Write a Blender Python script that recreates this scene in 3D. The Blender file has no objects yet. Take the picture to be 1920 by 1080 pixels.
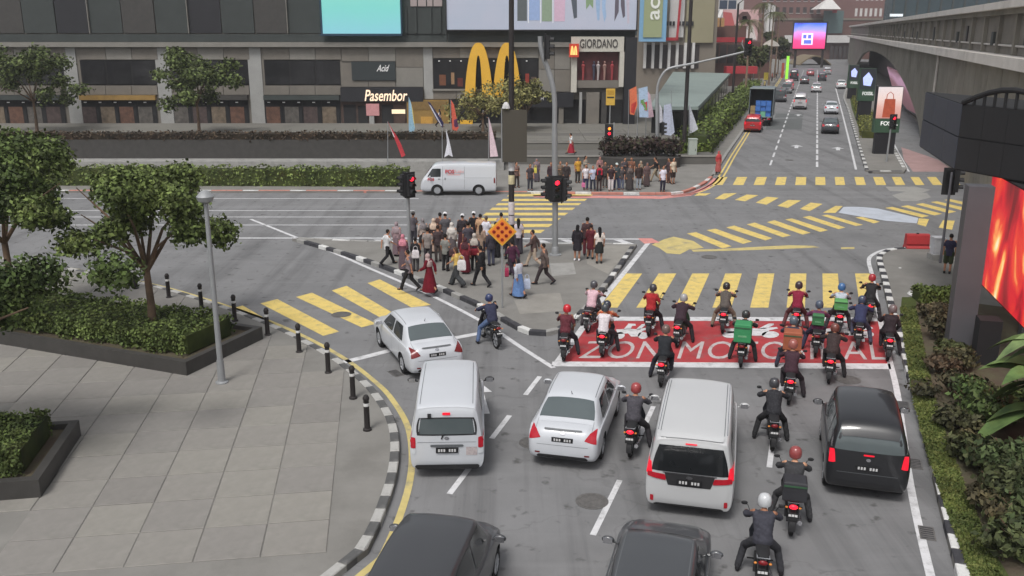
import bpy, bmesh, math, random
import numpy as np
from mathutils import Vector, Matrix
from mathutils.bvhtree import BVHTree

random.seed(7)
rng = np.random.default_rng(7)
sc = bpy.context.scene
COL = sc.collection
PI = math.pi
rad = math.radians

# ------------------------------------------------------------------ camera, sky, sun, exposure
CAM_H, FPX, TILT = 9.85, 1723.0, math.atan(482 / 1723.0)
camd = bpy.data.cameras.new('camera')
cam = bpy.data.objects.new('camera', camd)
COL.objects.link(cam)
cam.location = (0, 0, CAM_H)
cam.rotation_euler = (PI / 2 - TILT, 0, 0)
camd.sensor_width = 36.0
camd.lens = 36.0 * FPX / 1920.0
camd.clip_start = 0.1
camd.clip_end = 3000
sc.camera = cam

SUN_EL, SUN_AZ = rad(58), rad(205)          # high soft sun behind thin cloud
world = bpy.data.worlds.new('World')
sc.world = world
world.use_nodes = True
wn = world.node_tree
wn.nodes.clear()
w_out = wn.nodes.new('ShaderNodeOutputWorld')
w_bg = wn.nodes.new('ShaderNodeBackground')
w_sky = wn.nodes.new('ShaderNodeTexSky')
w_hs = wn.nodes.new('ShaderNodeHueSaturation')
w_sky.sky_type = 'NISHITA'
w_sky.sun_disc = False
w_sky.sun_elevation = SUN_EL
w_sky.sun_rotation = SUN_AZ
w_sky.air_density = 1.0
w_sky.dust_density = 4.0
w_hs.inputs['Saturation'].default_value = 0.22      # overcast: the sky is grey
w_bg.inputs['Strength'].default_value = 0.115
wn.links.new(w_sky.outputs[0], w_hs.inputs['Color'])
wn.links.new(w_hs.outputs[0], w_bg.inputs['Color'])
wn.links.new(w_bg.outputs[0], w_out.inputs[0])

sund = bpy.data.lights.new('sun', 'SUN')
sun = bpy.data.objects.new('sun', sund)
COL.objects.link(sun)
sund.energy = 1.5
sund.angle = rad(15)
sund.color = (1.0, 0.97, 0.93)
sun.location = (0, 0, 60)
sdir = Vector((math.sin(SUN_AZ) * math.cos(SUN_EL), math.cos(SUN_AZ) * math.cos(SUN_EL), math.sin(SUN_EL)))
sun.rotation_euler = sdir.to_track_quat('Z', 'Y').to_euler()

sc.view_settings.view_transform = 'Standard'
sc.view_settings.look = 'None'
sc.view_settings.gamma = 1.0
sc.view_settings.use_curve_mapping = False
sc.view_settings.exposure = 0.36

# ------------------------------------------------------------------ geometry of the place
CT, ST = math.cos(TILT), math.sin(TILT)
YAW = math.atan((1533 - 960) / (FPX / CT))       # the main road runs this far right of the view
RD = (math.sin(YAW), math.cos(YAW))              # along the main road
RL = (math.cos(YAW), -math.sin(YAW))             # to its right

def ray(u, v):
    x, y = (u - 960) / FPX, (540 - v) / FPX
    return Vector((x, y * ST + CT, y * CT - ST))

def G(u, v, z=0.0):
    d = ray(u, v)
    t = (z - CAM_H) / d.z
    return Vector((d.x * t, d.y * t, z))

def AT(u, v, Y):
    d = ray(u, v)
    t = Y / d.y
    return Vector((d.x * t, Y, CAM_H + d.z * t))

def RA(u, v, l):                                  # on the upright plane l metres right of the road axis
    d = ray(u, v)
    t = l / (d.x * RL[0] + d.y * RL[1])
    return Vector((d.x * t, d.y * t, CAM_H + d.z * t))

def W(a, l, z=0.0):                               # road coordinates to world
    return Vector((a * RD[0] + l * RL[0], a * RD[1] + l * RL[1], z))

def AL(p):
    return (p[0] * RD[0] + p[1] * RD[1], p[0] * RL[0] + p[1] * RL[1])

def s2l(c):
    return tuple((x / 12.92 if x <= 0.04045 else ((x + 0.055) / 1.055) ** 2.4) for x in c)

def C8(r, g, b):
    return s2l((r / 255, g / 255, b / 255))

# ------------------------------------------------------------------ materials
MATS = {}
def mat(name, col, rough=0.6, metal=0.0, var=0.10, scale=5.0, bump=0.0, bscale=60.0, spec=0.4,
        emit=0.0, ecol=None, coat=0.0, col2=None, wear=None, wscale=1.2, wamt=0.5, back=None):
    if name in MATS:
        return MATS[name]
    m = bpy.data.materials.new(name)
    m.use_nodes = True
    nt = m.node_tree
    b = nt.nodes['Principled BSDF']
    b.inputs['Roughness'].default_value = rough
    b.inputs['Metallic'].default_value = metal
    b.inputs['Specular IOR Level'].default_value = spec
    if coat:
        b.inputs['Coat Weight'].default_value = coat
        b.inputs['Coat Roughness'].default_value = 0.06
    tc = nt.nodes.new('ShaderNodeTexCoord')
    n = nt.nodes.new('ShaderNodeTexNoise')
    n.inputs['Scale'].default_value = scale
    n.inputs['Detail'].default_value = 5.0
    n.inputs['Roughness'].default_value = 0.62
    nt.links.new(tc.outputs['Object'], n.inputs['Vector'])
    mx = nt.nodes.new('ShaderNodeMix')
    mx.data_type = 'RGBA'
    c1 = tuple(min(1, c * (1 - var)) for c in col)
    c2 = tuple(min(1, c * (1 + var)) for c in (col2 or col))
    mx.inputs[6].default_value = (*c1, 1)
    mx.inputs[7].default_value = (*c2, 1)
    rm = nt.nodes.new('ShaderNodeMapRange')
    rm.inputs[1].default_value = 0.32
    rm.inputs[2].default_value = 0.68
    nt.links.new(n.outputs['Fac'], rm.inputs[0])
    nt.links.new(rm.outputs[0], mx.inputs[0])
    out = mx.outputs[2]
    if wear:
        n2 = nt.nodes.new('ShaderNodeTexNoise')
        n2.inputs['Scale'].default_value = wscale
        n2.inputs['Detail'].default_value = 8.0
        n2.inputs['Roughness'].default_value = 0.7
        nt.links.new(tc.outputs['Object'], n2.inputs['Vector'])
        r2 = nt.nodes.new('ShaderNodeMapRange')
        r2.inputs[1].default_value = 0.50
        r2.inputs[2].default_value = 0.72
        r2.inputs[4].default_value = wamt
        nt.links.new(n2.outputs['Fac'], r2.inputs[0])
        m2 = nt.nodes.new('ShaderNodeMix')
        m2.data_type = 'RGBA'
        nt.links.new(r2.outputs[0], m2.inputs[0])
        nt.links.new(out, m2.inputs[6])
        m2.inputs[7].default_value = (*wear, 1)
        out = m2.outputs[2]
    nt.links.new(out, b.inputs['Base Color'])
    if bump:
        n3 = nt.nodes.new('ShaderNodeTexNoise')
        n3.inputs['Scale'].default_value = bscale
        n3.inputs['Detail'].default_value = 3.0
        nt.links.new(tc.outputs['Object'], n3.inputs['Vector'])
        bp = nt.nodes.new('ShaderNodeBump')
        bp.inputs['Strength'].default_value = bump
        bp.inputs['Distance'].default_value = 0.02
        nt.links.new(n3.outputs['Fac'], bp.inputs['Height'])
        nt.links.new(bp.outputs[0], b.inputs['Normal'])
    if emit:
        b.inputs['Emission Color'].default_value = (*(ecol or col), 1)
        b.inputs['Emission Strength'].default_value = emit
    MATS[name] = m
    return m

def screen_mat(name, stops, strength, axis='Z', noise=0.35, scale=0.7, lo=0.0, hi=1.0):
    """a lit screen: colour bands wobbled by noise over the screen's own generated coordinates"""
    if name in MATS:
        return MATS[name]
    m = bpy.data.materials.new(name)
    m.use_nodes = True
    nt = m.node_tree
    b = nt.nodes['Principled BSDF']
    tc = nt.nodes.new('ShaderNodeTexCoord')
    sp = nt.nodes.new('ShaderNodeSeparateXYZ')
    nt.links.new(tc.outputs['Generated'], sp.inputs[0])
    n = nt.nodes.new('ShaderNodeTexNoise')
    n.inputs['Scale'].default_value = scale
    n.inputs['Detail'].default_value = 3
    n.inputs['Distortion'].default_value = 1.5
    nt.links.new(tc.outputs['Generated'], n.inputs['Vector'])
    a = nt.nodes.new('ShaderNodeMath'); a.operation = 'MULTIPLY_ADD'
    nt.links.new(n.outputs['Fac'], a.inputs[0])
    a.inputs[1].default_value = noise
    nt.links.new(sp.outputs[axis], a.inputs[2])
    s = nt.nodes.new('ShaderNodeMath'); s.operation = 'SUBTRACT'
    nt.links.new(a.outputs[0], s.inputs[0])
    s.inputs[1].default_value = noise / 2
    r = nt.nodes.new('ShaderNodeValToRGB')
    e = r.color_ramp.elements
    while len(e) < len(stops):
        e.new(0.5)
    for i, (p, c) in enumerate(stops):
        e[i].position = p
        e[i].color = (*c, 1)
    nt.links.new(s.outputs[0], r.inputs[0])
    b.inputs['Base Color'].default_value = (0.02, 0.02, 0.02, 1)
    b.inputs['Roughness'].default_value = 0.5
    nt.links.new(r.outputs[0], b.inputs['Emission Color'])
    b.inputs['Emission Strength'].default_value = strength
    MATS[name] = m
    return m

# ------------------------------------------------------------------ mesh helpers
class MB:
    def __init__(self):
        self.v, self.f, self.m = [], [], []
    def add(self, vs, fs, mi=0):
        o = len(self.v)
        self.v.extend(tuple(p) for p in vs)
        self.f.extend(tuple(i + o for i in f) for f in fs)
        self.m.extend([mi] * len(fs))
        return self
    def box(self, c, s, rz=0.0, mi=0, rx=0.0, ry=0.0):
        hx, hy, hz = s[0] / 2, s[1] / 2, s[2] / 2
        R = Matrix.Rotation(rz, 3, 'Z') @ Matrix.Rotation(ry, 3, 'Y') @ Matrix.Rotation(rx, 3, 'X')
        vs = []
        for z in (-hz, hz):
            for x, y in ((-hx, -hy), (hx, -hy), (hx, hy), (-hx, hy)):
                vs.append(Vector(c) + R @ Vector((x, y, z)))
        return self.add(vs, [(3, 2, 1, 0), (4, 5, 6, 7), (0, 1, 5, 4), (1, 2, 6, 5), (2, 3, 7, 6), (3, 0, 4, 7)], mi)
    def bx(self, x0, x1, y0, y1, z0, z1, mi=0):
        return self.box(((x0 + x1) / 2, (y0 + y1) / 2, (z0 + z1) / 2), (x1 - x0, y1 - y0, z1 - z0), 0, mi)
    def prism(self, pts, z0, z1, mi=0):
        pts = [(p[0], p[1]) for p in pts]
        ar = sum(pts[i][0] * pts[(i + 1) % len(pts)][1] - pts[(i + 1) % len(pts)][0] * pts[i][1] for i in range(len(pts)))
        if ar < 0:
            pts = pts[::-1]
        n = len(pts)
        vs = [(x, y, z0) for x, y in pts] + [(x, y, z1) for x, y in pts]
        fs = [tuple(range(n - 1, -1, -1)), tuple(range(n, 2 * n))]
        fs += [(i, (i + 1) % n, n + (i + 1) % n, n + i) for i in range(n)]
        return self.add(vs, fs, mi)
    def slab(self, pts, off, mi=0):
        """a 3D outline pushed along a vector"""
        n = len(pts)
        pts = [Vector(p) for p in pts]
        off = Vector(off)
        nrm = Vector((0, 0, 0))
        for i in range(n):
            nrm += pts[i].cross(pts[(i + 1) % n])
        if nrm.dot(off) > 0:
            pts = pts[::-1]
        vs = pts + [p + off for p in pts]
        fs = [tuple(range(n)), tuple(range(2 * n - 1, n - 1, -1))]
        fs += [((i + 1) % n, i, n + i, n + (i + 1) % n) for i in range(n)]
        return self.add(vs, fs, mi)
    def sheet(self, pts, z=None, mi=0):
        ps = [(p[0], p[1], p[2] if z is None else z) for p in pts]
        ar = sum(ps[i][0] * ps[(i + 1) % len(ps)][1] - ps[(i + 1) % len(ps)][0] * ps[i][1] for i in range(len(ps)))
        if ar < 0:
            ps = ps[::-1]
        return self.add(ps, [tuple(range(len(ps)))], mi)
    def tube(self, path, r, n=8, mi=0, caps=True):
        path = [Vector(p) for p in path]
        k = len(path)
        rr = r if isinstance(r, (list, tuple)) else [r] * k
        up = None
        vs, fs = [], []
        for i, p in enumerate(path):
            d = (path[min(i + 1, k - 1)] - path[max(i - 1, 0)]).normalized()
            if up is None:
                up = d.orthogonal().normalized()
            else:
                up = (up - d * up.dot(d))
                up = up.normalized() if up.length > 1e-6 else d.orthogonal().normalized()
            sd = d.cross(up)
            for j in range(n):
                a = 2 * PI * j / n
                vs.append(p + (up * math.cos(a) + sd * math.sin(a)) * rr[i])
        for i in range(k - 1):
            for j in range(n):
                fs.append((i * n + j, i * n + (j + 1) % n, (i + 1) * n + (j + 1) % n, (i + 1) * n + j))
        if caps:
            fs.append(tuple(range(n - 1, -1, -1)))
            fs.append(tuple(range((k - 1) * n, k * n)))
        return self.add(vs, fs, mi)
    def lathe(self, prof, n=16, c=(0, 0, 0), axis='Z', mi=0, closed=False):
        vs, fs = [], []
        for r, h in prof:
            for j in range(n):
                a = 2 * PI * j / n
                x, y = r * math.cos(a), r * math.sin(a)
                p = (x, y, h) if axis == 'Z' else ((h, x, y) if axis == 'X' else (y, h, x))
                vs.append((p[0] + c[0], p[1] + c[1], p[2] + c[2]))
        k = len(prof)
        for i in range(k if closed else k - 1):
            i2 = (i + 1) % k
            for j in range(n):
                fs.append((i * n + j, i * n + (j + 1) % n, i2 * n + (j + 1) % n, i2 * n + j))
        if not closed:
            if prof[0][0] > 1e-5: fs.append(tuple(range(n - 1, -1, -1)))
            if prof[-1][0] > 1e-5: fs.append(tuple(range((k - 1) * n, k * n)))
        return self.add(vs, fs, mi)
    def ball(self, c, r, n=12, m=8, mi=0, R=None):
        r = r if isinstance(r, (list, tuple)) else (r, r, r)
        vs, fs = [], []
        for i in range(1, m):
            th = PI * i / m
            for j in range(n):
                ph = 2 * PI * j / n
                p = Vector((r[0] * math.sin(th) * math.cos(ph), r[1] * math.sin(th) * math.sin(ph), r[2] * math.cos(th)))
                vs.append(Vector(c) + (R @ p if R else p))
        t = Vector((0, 0, r[2]))
        vs.append(Vector(c) + (R @ t if R else t))
        vs.append(Vector(c) - (R @ t if R else t))
        T_, B_ = len(vs) - 2, len(vs) - 1
        for i in range(m - 2):
            for j in range(n):
                fs.append((i * n + j, (i + 1) * n + j, (i + 1) * n + (j + 1) % n, i * n + (j + 1) % n))
        for j in range(n):
            fs.append((T_, j, (j + 1) % n))
            fs.append((B_, (m - 2) * n + (j + 1) % n, (m - 2) * n + j))
        return self.add(vs, fs, mi)
    def loft(self, rings, mi=0, caps=True):
        n = len(rings[0])
        vs = [p for r in rings for p in r]
        fs = []
        for i in range(len(rings) - 1):
            for j in range(n):
                fs.append((i * n + j, i * n + (j + 1) % n, (i + 1) * n + (j + 1) % n, (i + 1) * n + j))
        if caps:
            fs.append(tuple(range(n - 1, -1, -1)))
            fs.append(tuple(range((len(rings) - 1) * n, len(rings) * n)))
        return self.add(vs, fs, mi)
    def mesh(self, name, mats, smooth=False, angle=38):
        me = bpy.data.meshes.new(name)
        me.from_pydata([tuple(p) for p in self.v], [], self.f)
        for m in (mats if isinstance(mats, (list, tuple)) else [mats]):
            me.materials.append(m)
        if max(self.m, default=0) > 0:
            me.polygons.foreach_set('material_index', self.m)
        if smooth:
            me.shade_smooth()
            me.set_sharp_from_angle(angle=rad(angle))
        me.update()
        return me
    def build(self, name, mats, parent=None, smooth=False, angle=38, loc=None, rz=0.0):
        o = bpy.data.objects.new(name, self.mesh(name, mats, smooth, angle))
        COL.objects.link(o)
        if loc is not None:
            o.location = loc
        if rz:
            o.rotation_euler = (0, 0, rz)
        if parent is not None:
            o.parent = parent
        return o

def fix_normals(me):
    bm = bmesh.new(); bm.from_mesh(me)
    bmesh.ops.recalc_face_normals(bm, faces=bm.faces)
    bm.to_mesh(me); bm.free()

def tag(o, label=None, cat=None, group=None, kind=None):
    if label: o['label'] = label
    if cat: o['category'] = cat
    if group: o['group'] = group
    if kind: o['kind'] = kind
    return o

def empty(name, loc=(0, 0, 0), rz=0.0, label=None, cat=None, group=None):
    o = bpy.data.objects.new(name, None)
    o.empty_display_size = 0.3
    COL.objects.link(o)
    o.location = loc
    o.rotation_euler = (0, 0, rz)
    return tag(o, label, cat, group)

def inst(name, me, parent=None, mats=None, loc=None, rot=None, scale=None):
    """an object on shared mesh data, with materials of its own"""
    o = bpy.data.objects.new(name, me)
    COL.objects.link(o)
    if parent is not None: o.parent = parent
    if loc is not None: o.location = loc
    if rot is not None: o.rotation_euler = rot
    if scale is not None: o.scale = (scale,) * 3 if not isinstance(scale, (list, tuple)) else scale
    if mats:
        for i, m in enumerate(mats if isinstance(mats, (list, tuple)) else [mats]):
            if m is not None:
                o.material_slots[i].link = 'OBJECT'
                o.material_slots[i].material = m
    return o

def copy_tree(o, parent=None, swap=None):
    c = o.copy()
    COL.objects.link(c)
    c.parent = parent
    if swap and c.type == 'MESH':
        for s in c.material_slots:
            k = s.material.name if s.material else None
            if k in swap:
                m = swap[k]
                s.link = 'OBJECT'
                s.material = m
    for ch in [x for x in o.children]:
        copy_tree(ch, c, swap)
    return c

def text_mb(body, size=1.0, extrude=0.0, bold=0.0, spacing=1.0, shear=0.0):
    """lettering as plain mesh data in its own xy plane, x from 0, baseline at 0; returns (verts, faces, width)"""
    cu = bpy.data.curves.new('lettering', 'FONT')
    cu.body = body; cu.size = size; cu.extrude = extrude; cu.offset = bold; cu.space_character = spacing; cu.shear = shear
    cu.resolution_u = 4
    ob = bpy.data.objects.new('lettering', cu)
    COL.objects.link(ob)
    bpy.context.view_layer.update()
    me = bpy.data.meshes.new_from_object(ob.evaluated_get(bpy.context.evaluated_depsgraph_get()))
    vs = [v.co.copy() for v in me.vertices]
    fs = [tuple(p.vertices) for p in me.polygons]
    bpy.data.objects.remove(ob)
    bpy.data.curves.remove(cu)
    bpy.data.meshes.remove(me)
    x0 = min(v.x for v in vs); x1 = max(v.x for v in vs)
    vs = [Vector((v.x - x0, v.y, v.z)) for v in vs]
    return vs, fs, x1 - x0

def lettering(name, body, origin, right, up, height, mats, parent, width=None, extrude=0.03, bold=0.0, shear=0.0):
    """raised lettering on a surface: lower left corner at origin"""
    vs, fs, w = text_mb(body, 1.0, 0.0, bold, 1.0, shear)
    y0 = min(v.y for v in vs); y1 = max(v.y for v in vs)
    k = height / (y1 - y0)
    kx = (width / w) if width else k
    right = Vector(right).normalized(); up = Vector(up).normalized()
    nrm = right.cross(up)
    o = Vector(origin)
    mb = MB()
    top = [o + right * v.x * kx + up * (v.y - y0) * k + nrm * extrude for v in vs]
    mb.add(top, fs)
    # side walls along the border edges
    cnt = {}
    for f in fs:
        for i in range(len(f)):
            a, b = f[i], f[(i + 1) % len(f)]
            cnt[(a, b)] = cnt.get((a, b), 0) + 1
    bot = [p - nrm * extrude for p in top]
    base = len(mb.v)
    mb.v.extend(tuple(p) for p in bot)
    for (a, b) in cnt:
        if (b, a) not in cnt:
            mb.f.append((b, a, base + a, base + b)); mb.m.append(0)
    return mb.build(name, mats, parent)

def resample(pts, step):
    pts = [Vector(p) for p in pts]
    out = [pts[0]]
    carry = 0.0
    for a, b in zip(pts[:-1], pts[1:]):
        L = (b - a).length
        t = step - carry
        while t <= L:
            out.append(a + (b - a) * (t / L))
            t += step
        carry = (carry + L) % step
    return out

def smooth_line(pts, n=6):
    P = [Vector(p) for p in pts]
    out = []
    for i in range(len(P) - 1):
        p0, p1, p2, p3 = P[max(i - 1, 0)], P[i], P[i + 1], P[min(i + 2, len(P) - 1)]
        for k in range(n):
            t = k / n
            out.append(0.5 * ((2 * p1) + (p2 - p0) * t + (2 * p0 - 5 * p1 + 4 * p2 - p3) * t * t + (3 * p1 - p0 - 3 * p2 + p3) * t ** 3))
    out.append(P[-1])
    return out
# ------------------------------------------------------------------ ground, roads, markings
ASPH = C8(120, 120, 121)
m_asph = mat('asphalt', ASPH, 0.86, var=0.10, scale=0.55, bump=0.25, bscale=28, spec=0.25, wear=C8(101, 102, 103), wscale=0.16, wamt=0.65)
def asphalt_wear(m):
    nt = m.node_tree; b = nt.nodes['Principled BSDF']
    src = b.inputs['Base Color'].links[0].from_socket
    tc = nt.nodes.new('ShaderNodeTexCoord')
    def layer(src, scale, rot, nscale, lo, hi, col, amt, detail=6, rough=.65, dist=0.0, kind='noise'):
        mp = nt.nodes.new('ShaderNodeMapping'); mp.inputs['Scale'].default_value = scale; mp.inputs['Rotation'].default_value = (0, 0, rot)
        nt.links.new(tc.outputs['Object'], mp.inputs[0])
        if kind == 'noise':
            n = nt.nodes.new('ShaderNodeTexNoise'); n.inputs['Scale'].default_value = nscale; n.inputs['Detail'].default_value = detail; n.inputs['Roughness'].default_value = rough; n.inputs['Distortion'].default_value = dist
            f = n.outputs['Fac']
        else:
            n = nt.nodes.new('ShaderNodeTexVoronoi'); n.feature = 'DISTANCE_TO_EDGE'; n.inputs['Scale'].default_value = nscale
            n0 = nt.nodes.new('ShaderNodeTexNoise'); n0.inputs['Scale'].default_value = 1.2; n0.inputs['Detail'].default_value = 5
            nt.links.new(mp.outputs[0], n0.inputs['Vector'])
            ad = nt.nodes.new('ShaderNodeVectorMath'); ad.operation = 'MULTIPLY_ADD'; ad.inputs[1].default_value = (1.6, 1.6, 0)
            nt.links.new(n0.outputs['Color'], ad.inputs[0]); nt.links.new(mp.outputs[0], ad.inputs[2])
            nt.links.new(ad.outputs[0], n.inputs['Vector'])
            f = n.outputs['Distance']
        if kind == 'noise': nt.links.new(mp.outputs[0], n.inputs['Vector'])
        r = nt.nodes.new('ShaderNodeMapRange'); r.inputs[1].default_value = lo; r.inputs[2].default_value = hi; r.inputs[3].default_value = 0; r.inputs[4].default_value = amt
        if kind != 'noise': r.inputs[3].default_value = amt; r.inputs[4].default_value = 0
        nt.links.new(f, r.inputs[0])
        x = nt.nodes.new('ShaderNodeMix'); x.data_type = 'RGBA'
        nt.links.new(r.outputs[0], x.inputs[0]); nt.links.new(src, x.inputs[6]); x.inputs[7].default_value = (*col, 1)
        return x.outputs[2]
    o = layer(src, (1.0, .035, 1), YAW, .95, .50, .66, C8(92, 92, 93), .65)          # wheel paths along the main road
    o = layer(o, (.03, 1.0, 1), 0, .8, .52, .70, C8(134, 134, 135), .5)               # polished bands along the cross street
    o = layer(o, (1, 1, 1), .4, 2.3, .62, .72, C8(74, 73, 72), .75, 3, .5)            # oil drips
    o = layer(o, (1, 1, 1), .2, .16, .002, .007, C8(80, 80, 80), .22, kind='voronoi') # faint sealed cracks
    nt.links.new(o, b.inputs['Base Color'])
asphalt_wear(m_asph)
m_asph_dk = mat('asphalt_patch', C8(96, 99, 99), 0.9, var=0.08, scale=2, bump=0.2, bscale=30, spec=0.2)
m_pave = mat('paving_concrete', C8(126, 124, 120), 0.85, var=0.10, scale=0.9, bump=0.15, bscale=20, spec=0.2, wear=C8(108, 106, 102), wscale=0.5, wamt=0.7)
m_pave2 = mat('paving_slab', C8(140, 137, 131), 0.85, var=0.10, scale=1.5, bump=0.15, bscale=20, spec=0.2, wear=C8(118, 115, 110), wscale=0.9, wamt=0.6)
m_white = mat('road_paint_white', C8(202, 202, 204), 0.75, var=0.08, scale=4, spec=0.25, wear=C8(132, 132, 132), wscale=3.0, wamt=0.8)
m_yellow = mat('road_paint_yellow', C8(212, 188, 112), 0.75, var=0.08, scale=3, spec=0.25, wear=C8(140, 134, 112), wscale=2.6, wamt=0.8)
m_yellow_f = mat('road_paint_yellow_faded', C8(192, 176, 118), 0.8, var=0.12, scale=2.5, spec=0.2, wear=C8(134, 130, 118), wscale=1.4, wamt=0.95)
m_red = mat('road_paint_red', C8(166, 62, 66), 0.8, var=0.14, scale=1.6, spec=0.2, wear=C8(128, 92, 92), wscale=1.8, wamt=0.9)
m_pink = mat('road_paint_pink', C8(204, 138, 132), 0.8, var=0.12, scale=1.8, spec=0.2, wear=C8(150, 132, 130), wscale=1.2, wamt=0.8)
m_redkerb = mat('kerb_red', C8(176, 120, 108), 0.8, var=0.14, scale=2.5, spec=0.2)
m_kerb_w = mat('kerb_white', C8(205, 205, 203), 0.7, var=0.10, scale=3, spec=0.25, wear=C8(120, 120, 118), wscale=2.4, wamt=0.8)
m_kerb_k = mat('kerb_black', C8(62, 62, 66), 0.8, var=0.15, scale=3, spec=0.25, wear=C8(100, 100, 100), wscale=2.4, wamt=0.6)
m_kerb_g = mat('kerb_grey', C8(148, 147, 144), 0.8, var=0.10, scale=2, spec=0.2, wear=C8(100, 99, 97), wscale=1.4, wamt=0.7)
m_soil = mat('soil', C8(96, 84, 74), 0.95, var=0.25, scale=2.0, bump=0.6, bscale=14, spec=0.1, col2=C8(80, 78, 62))
m_grass = mat('grass_turf', C8(80, 86, 50), 0.95, var=0.30, scale=3.0, bump=0.5, bscale=40, spec=0.1, col2=C8(66, 76, 42))

ground = MB().sheet([(-1200, -60), (1200, -60), (1200, 1800), (-1200, 1800)], -0.012).build('ground', mat('ground_far', C8(112, 112, 110), 0.9, var=0.1, scale=0.05))
tag(ground, kind='structure')
road = MB().sheet([(-260, -30), (260, -30), (260, 420), (-260, 420)], 0.0).build('road', m_asph)
tag(road, kind='structure')

def struct(name, mb, mats, parent=None, smooth=False):
    o = mb.build(name, mats, parent, smooth)
    if parent is None: tag(o, kind='structure')
    return o

def gp(pts, z=0.0):
    return [G(u, v, z) for u, v in pts]

def mark(name, pts, m, z=0.006, px=True):
    o = MB().sheet(gp(pts) if px else pts, z).build(name, m, road)
    return o

def strip(name, line, w, m, z=0.006, dash=None):
    """a painted line along a ground polyline; dash = (on, off) metres"""
    line = [Vector((p[0], p[1], 0)) for p in line]
    def ribbon(ps):
        L, R = [], []
        for i, p in enumerate(ps):
            d = (ps[min(i + 1, len(ps) - 1)] - ps[max(i - 1, 0)]).normalized()
            n = Vector((-d.y, d.x, 0)) * (w / 2)
            L.append(p + n); R.append(p - n)
        mb = MB()
        k = len(ps)
        vs = [(q.x, q.y, z) for q in L] + [(q.x, q.y, z) for q in R]
        mb.add(vs, [(k + i, k + i + 1, i + 1, i) for i in range(k - 1)])
        mb.build(name, m, road)
    if not dash:
        ribbon(line); return
    fine = resample(line, 0.25)
    on, off = int(dash[0] / 0.25), int(dash[1] / 0.25)
    i = 0
    while i + on < len(fine):
        ribbon(fine[i:i + on + 1:max(on // 4, 1)])
        i += on + off

# --- repaired patches of asphalt
for q in ([(1437, 223), (1505, 222), (1503, 243), (1436, 243)], [(1455, 213), (1507, 213), (1505, 220), (1452, 221)],
          ):
    mark('asphalt_patch', q, m_asph_dk, 0.004)

# --- main zebra nearest the riders
def vpx(x, y0, y1):
    return 1533 + (x - 1533) * (y1 - 58) / (y0 - 58)
for a, b in ((1174, 1204), (1235, 1268), (1298, 1330), (1360, 1391), (1422, 1452), (1482, 1512), (1542, 1571), (1603, 1633)):
    mark('zebra_bar', [(a, 513), (b, 513), (vpx(b, 513, 577), 577), (vpx(a, 513, 577), 577)], m_yellow)
# --- zebra across the far arm
for a, b in ((1345, 1364), (1382, 1401), (1419, 1438), (1457, 1475), (1493, 1512), (1529, 1547), (1565, 1582), (1602, 1619), (1637, 1655), (1672, 1689), (1707, 1723), (1738, 1755), (1770, 1787), (1802, 1818)):
    mark('zebra_bar', [(a, 332), (b, 332), (vpx(b, 332, 347), 347), (vpx(a, 332, 347), 347)], m_yellow)
# --- zebra to the far corner, bars along the cross street
for y0, y1 in ((364, 368.5), (373, 377), (381, 385), (389.5, 394), (399, 404), (409, 414.5), (420, 426), (431, 437)):
    L = lambda y: 957 - 1.27 * (y - 363)
    R = lambda y: 1115 - 1.37 * (y - 363)
    mark('zebra_bar', [(L(y0), y0), (R(y0), y0), (R(y1), y1), (L(y1), y1)], m_yellow)
# --- diagonal zebra over the middle of the junction
for q in ([(1325, 431.7), (1341.7, 429), (1410, 453), (1393, 457.5)], [(1361.7, 426.7), (1376.7, 423), (1448, 446.7), (1435, 451)],
          [(1400, 421), (1415, 417.5), (1483, 441.7), (1468, 445)], [(1438, 416.7), (1452, 413), (1520, 436.7), (1505, 440)],
          [(1472, 411.7), (1485, 409.7), (1553, 431.7), (1538, 435)], [(1505, 407.5), (1518, 405), (1585, 426.7), (1572, 429.7)],
          [(1540, 404), (1552, 402.5), (1618, 421.7), (1605, 424)], [(1604, 408), (1616, 406.5), (1650, 416), (1638, 419)],
          [(1288, 438), (1305, 435.5), (1372, 462), (1355, 466)],
          [(1660, 390), (1673, 388), (1742, 405), (1729, 408)], [(1689, 387), (1702, 385), (1767, 401), (1752, 404)],
          [(1717, 383), (1730, 381), (1793, 397), (1779, 400)], [(1745, 379), (1757, 377.5), (1815, 391), (1802, 394)], [(1770, 375), (1782, 373.5), (1830, 384), (1818, 387)],
          [(1760, 427), (1768, 413), (1790, 414), (1785, 431)]):
    mark('zebra_bar', q, m_yellow)
for q in ([(1302, 367), (1310, 362.5), (1333, 362.5), (1322, 367)], [(1340, 373), (1357, 363), (1382, 362), (1358, 374)], [(1377.5, 375), (1400, 365), (1422, 366), (1397, 377.5)],
          [(1417, 380), (1438, 369), (1460, 371), (1437, 384)], [(1457.5, 386), (1478, 375), (1502, 376), (1477, 390)],
          [(1500, 391.7), (1520, 380), (1542.5, 382.5), (1518, 396)], [(1543, 399), (1567, 386), (1580, 386.7), (1566, 399.5)]):
    mark('zebra_bar', q, m_yellow)
mark('worn_paint', [(1222, 459), (1245, 449), (1263, 444), (1300, 452), (1320, 465), (1292, 468), (1275, 477), (1250, 475), (1236, 465)], m_yellow_f)
mark('worn_paint', [(1296, 468.2), (1350, 466.8), (1420, 463), (1480, 460), (1526, 461), (1538, 464), (1480, 466.5), (1380, 470), (1300, 472)], m_yellow_f, 0.005)
mark('worn_paint', [(1577, 464), (1602, 463.5), (1602, 467), (1577, 467)], m_yellow_f, 0.005)
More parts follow.
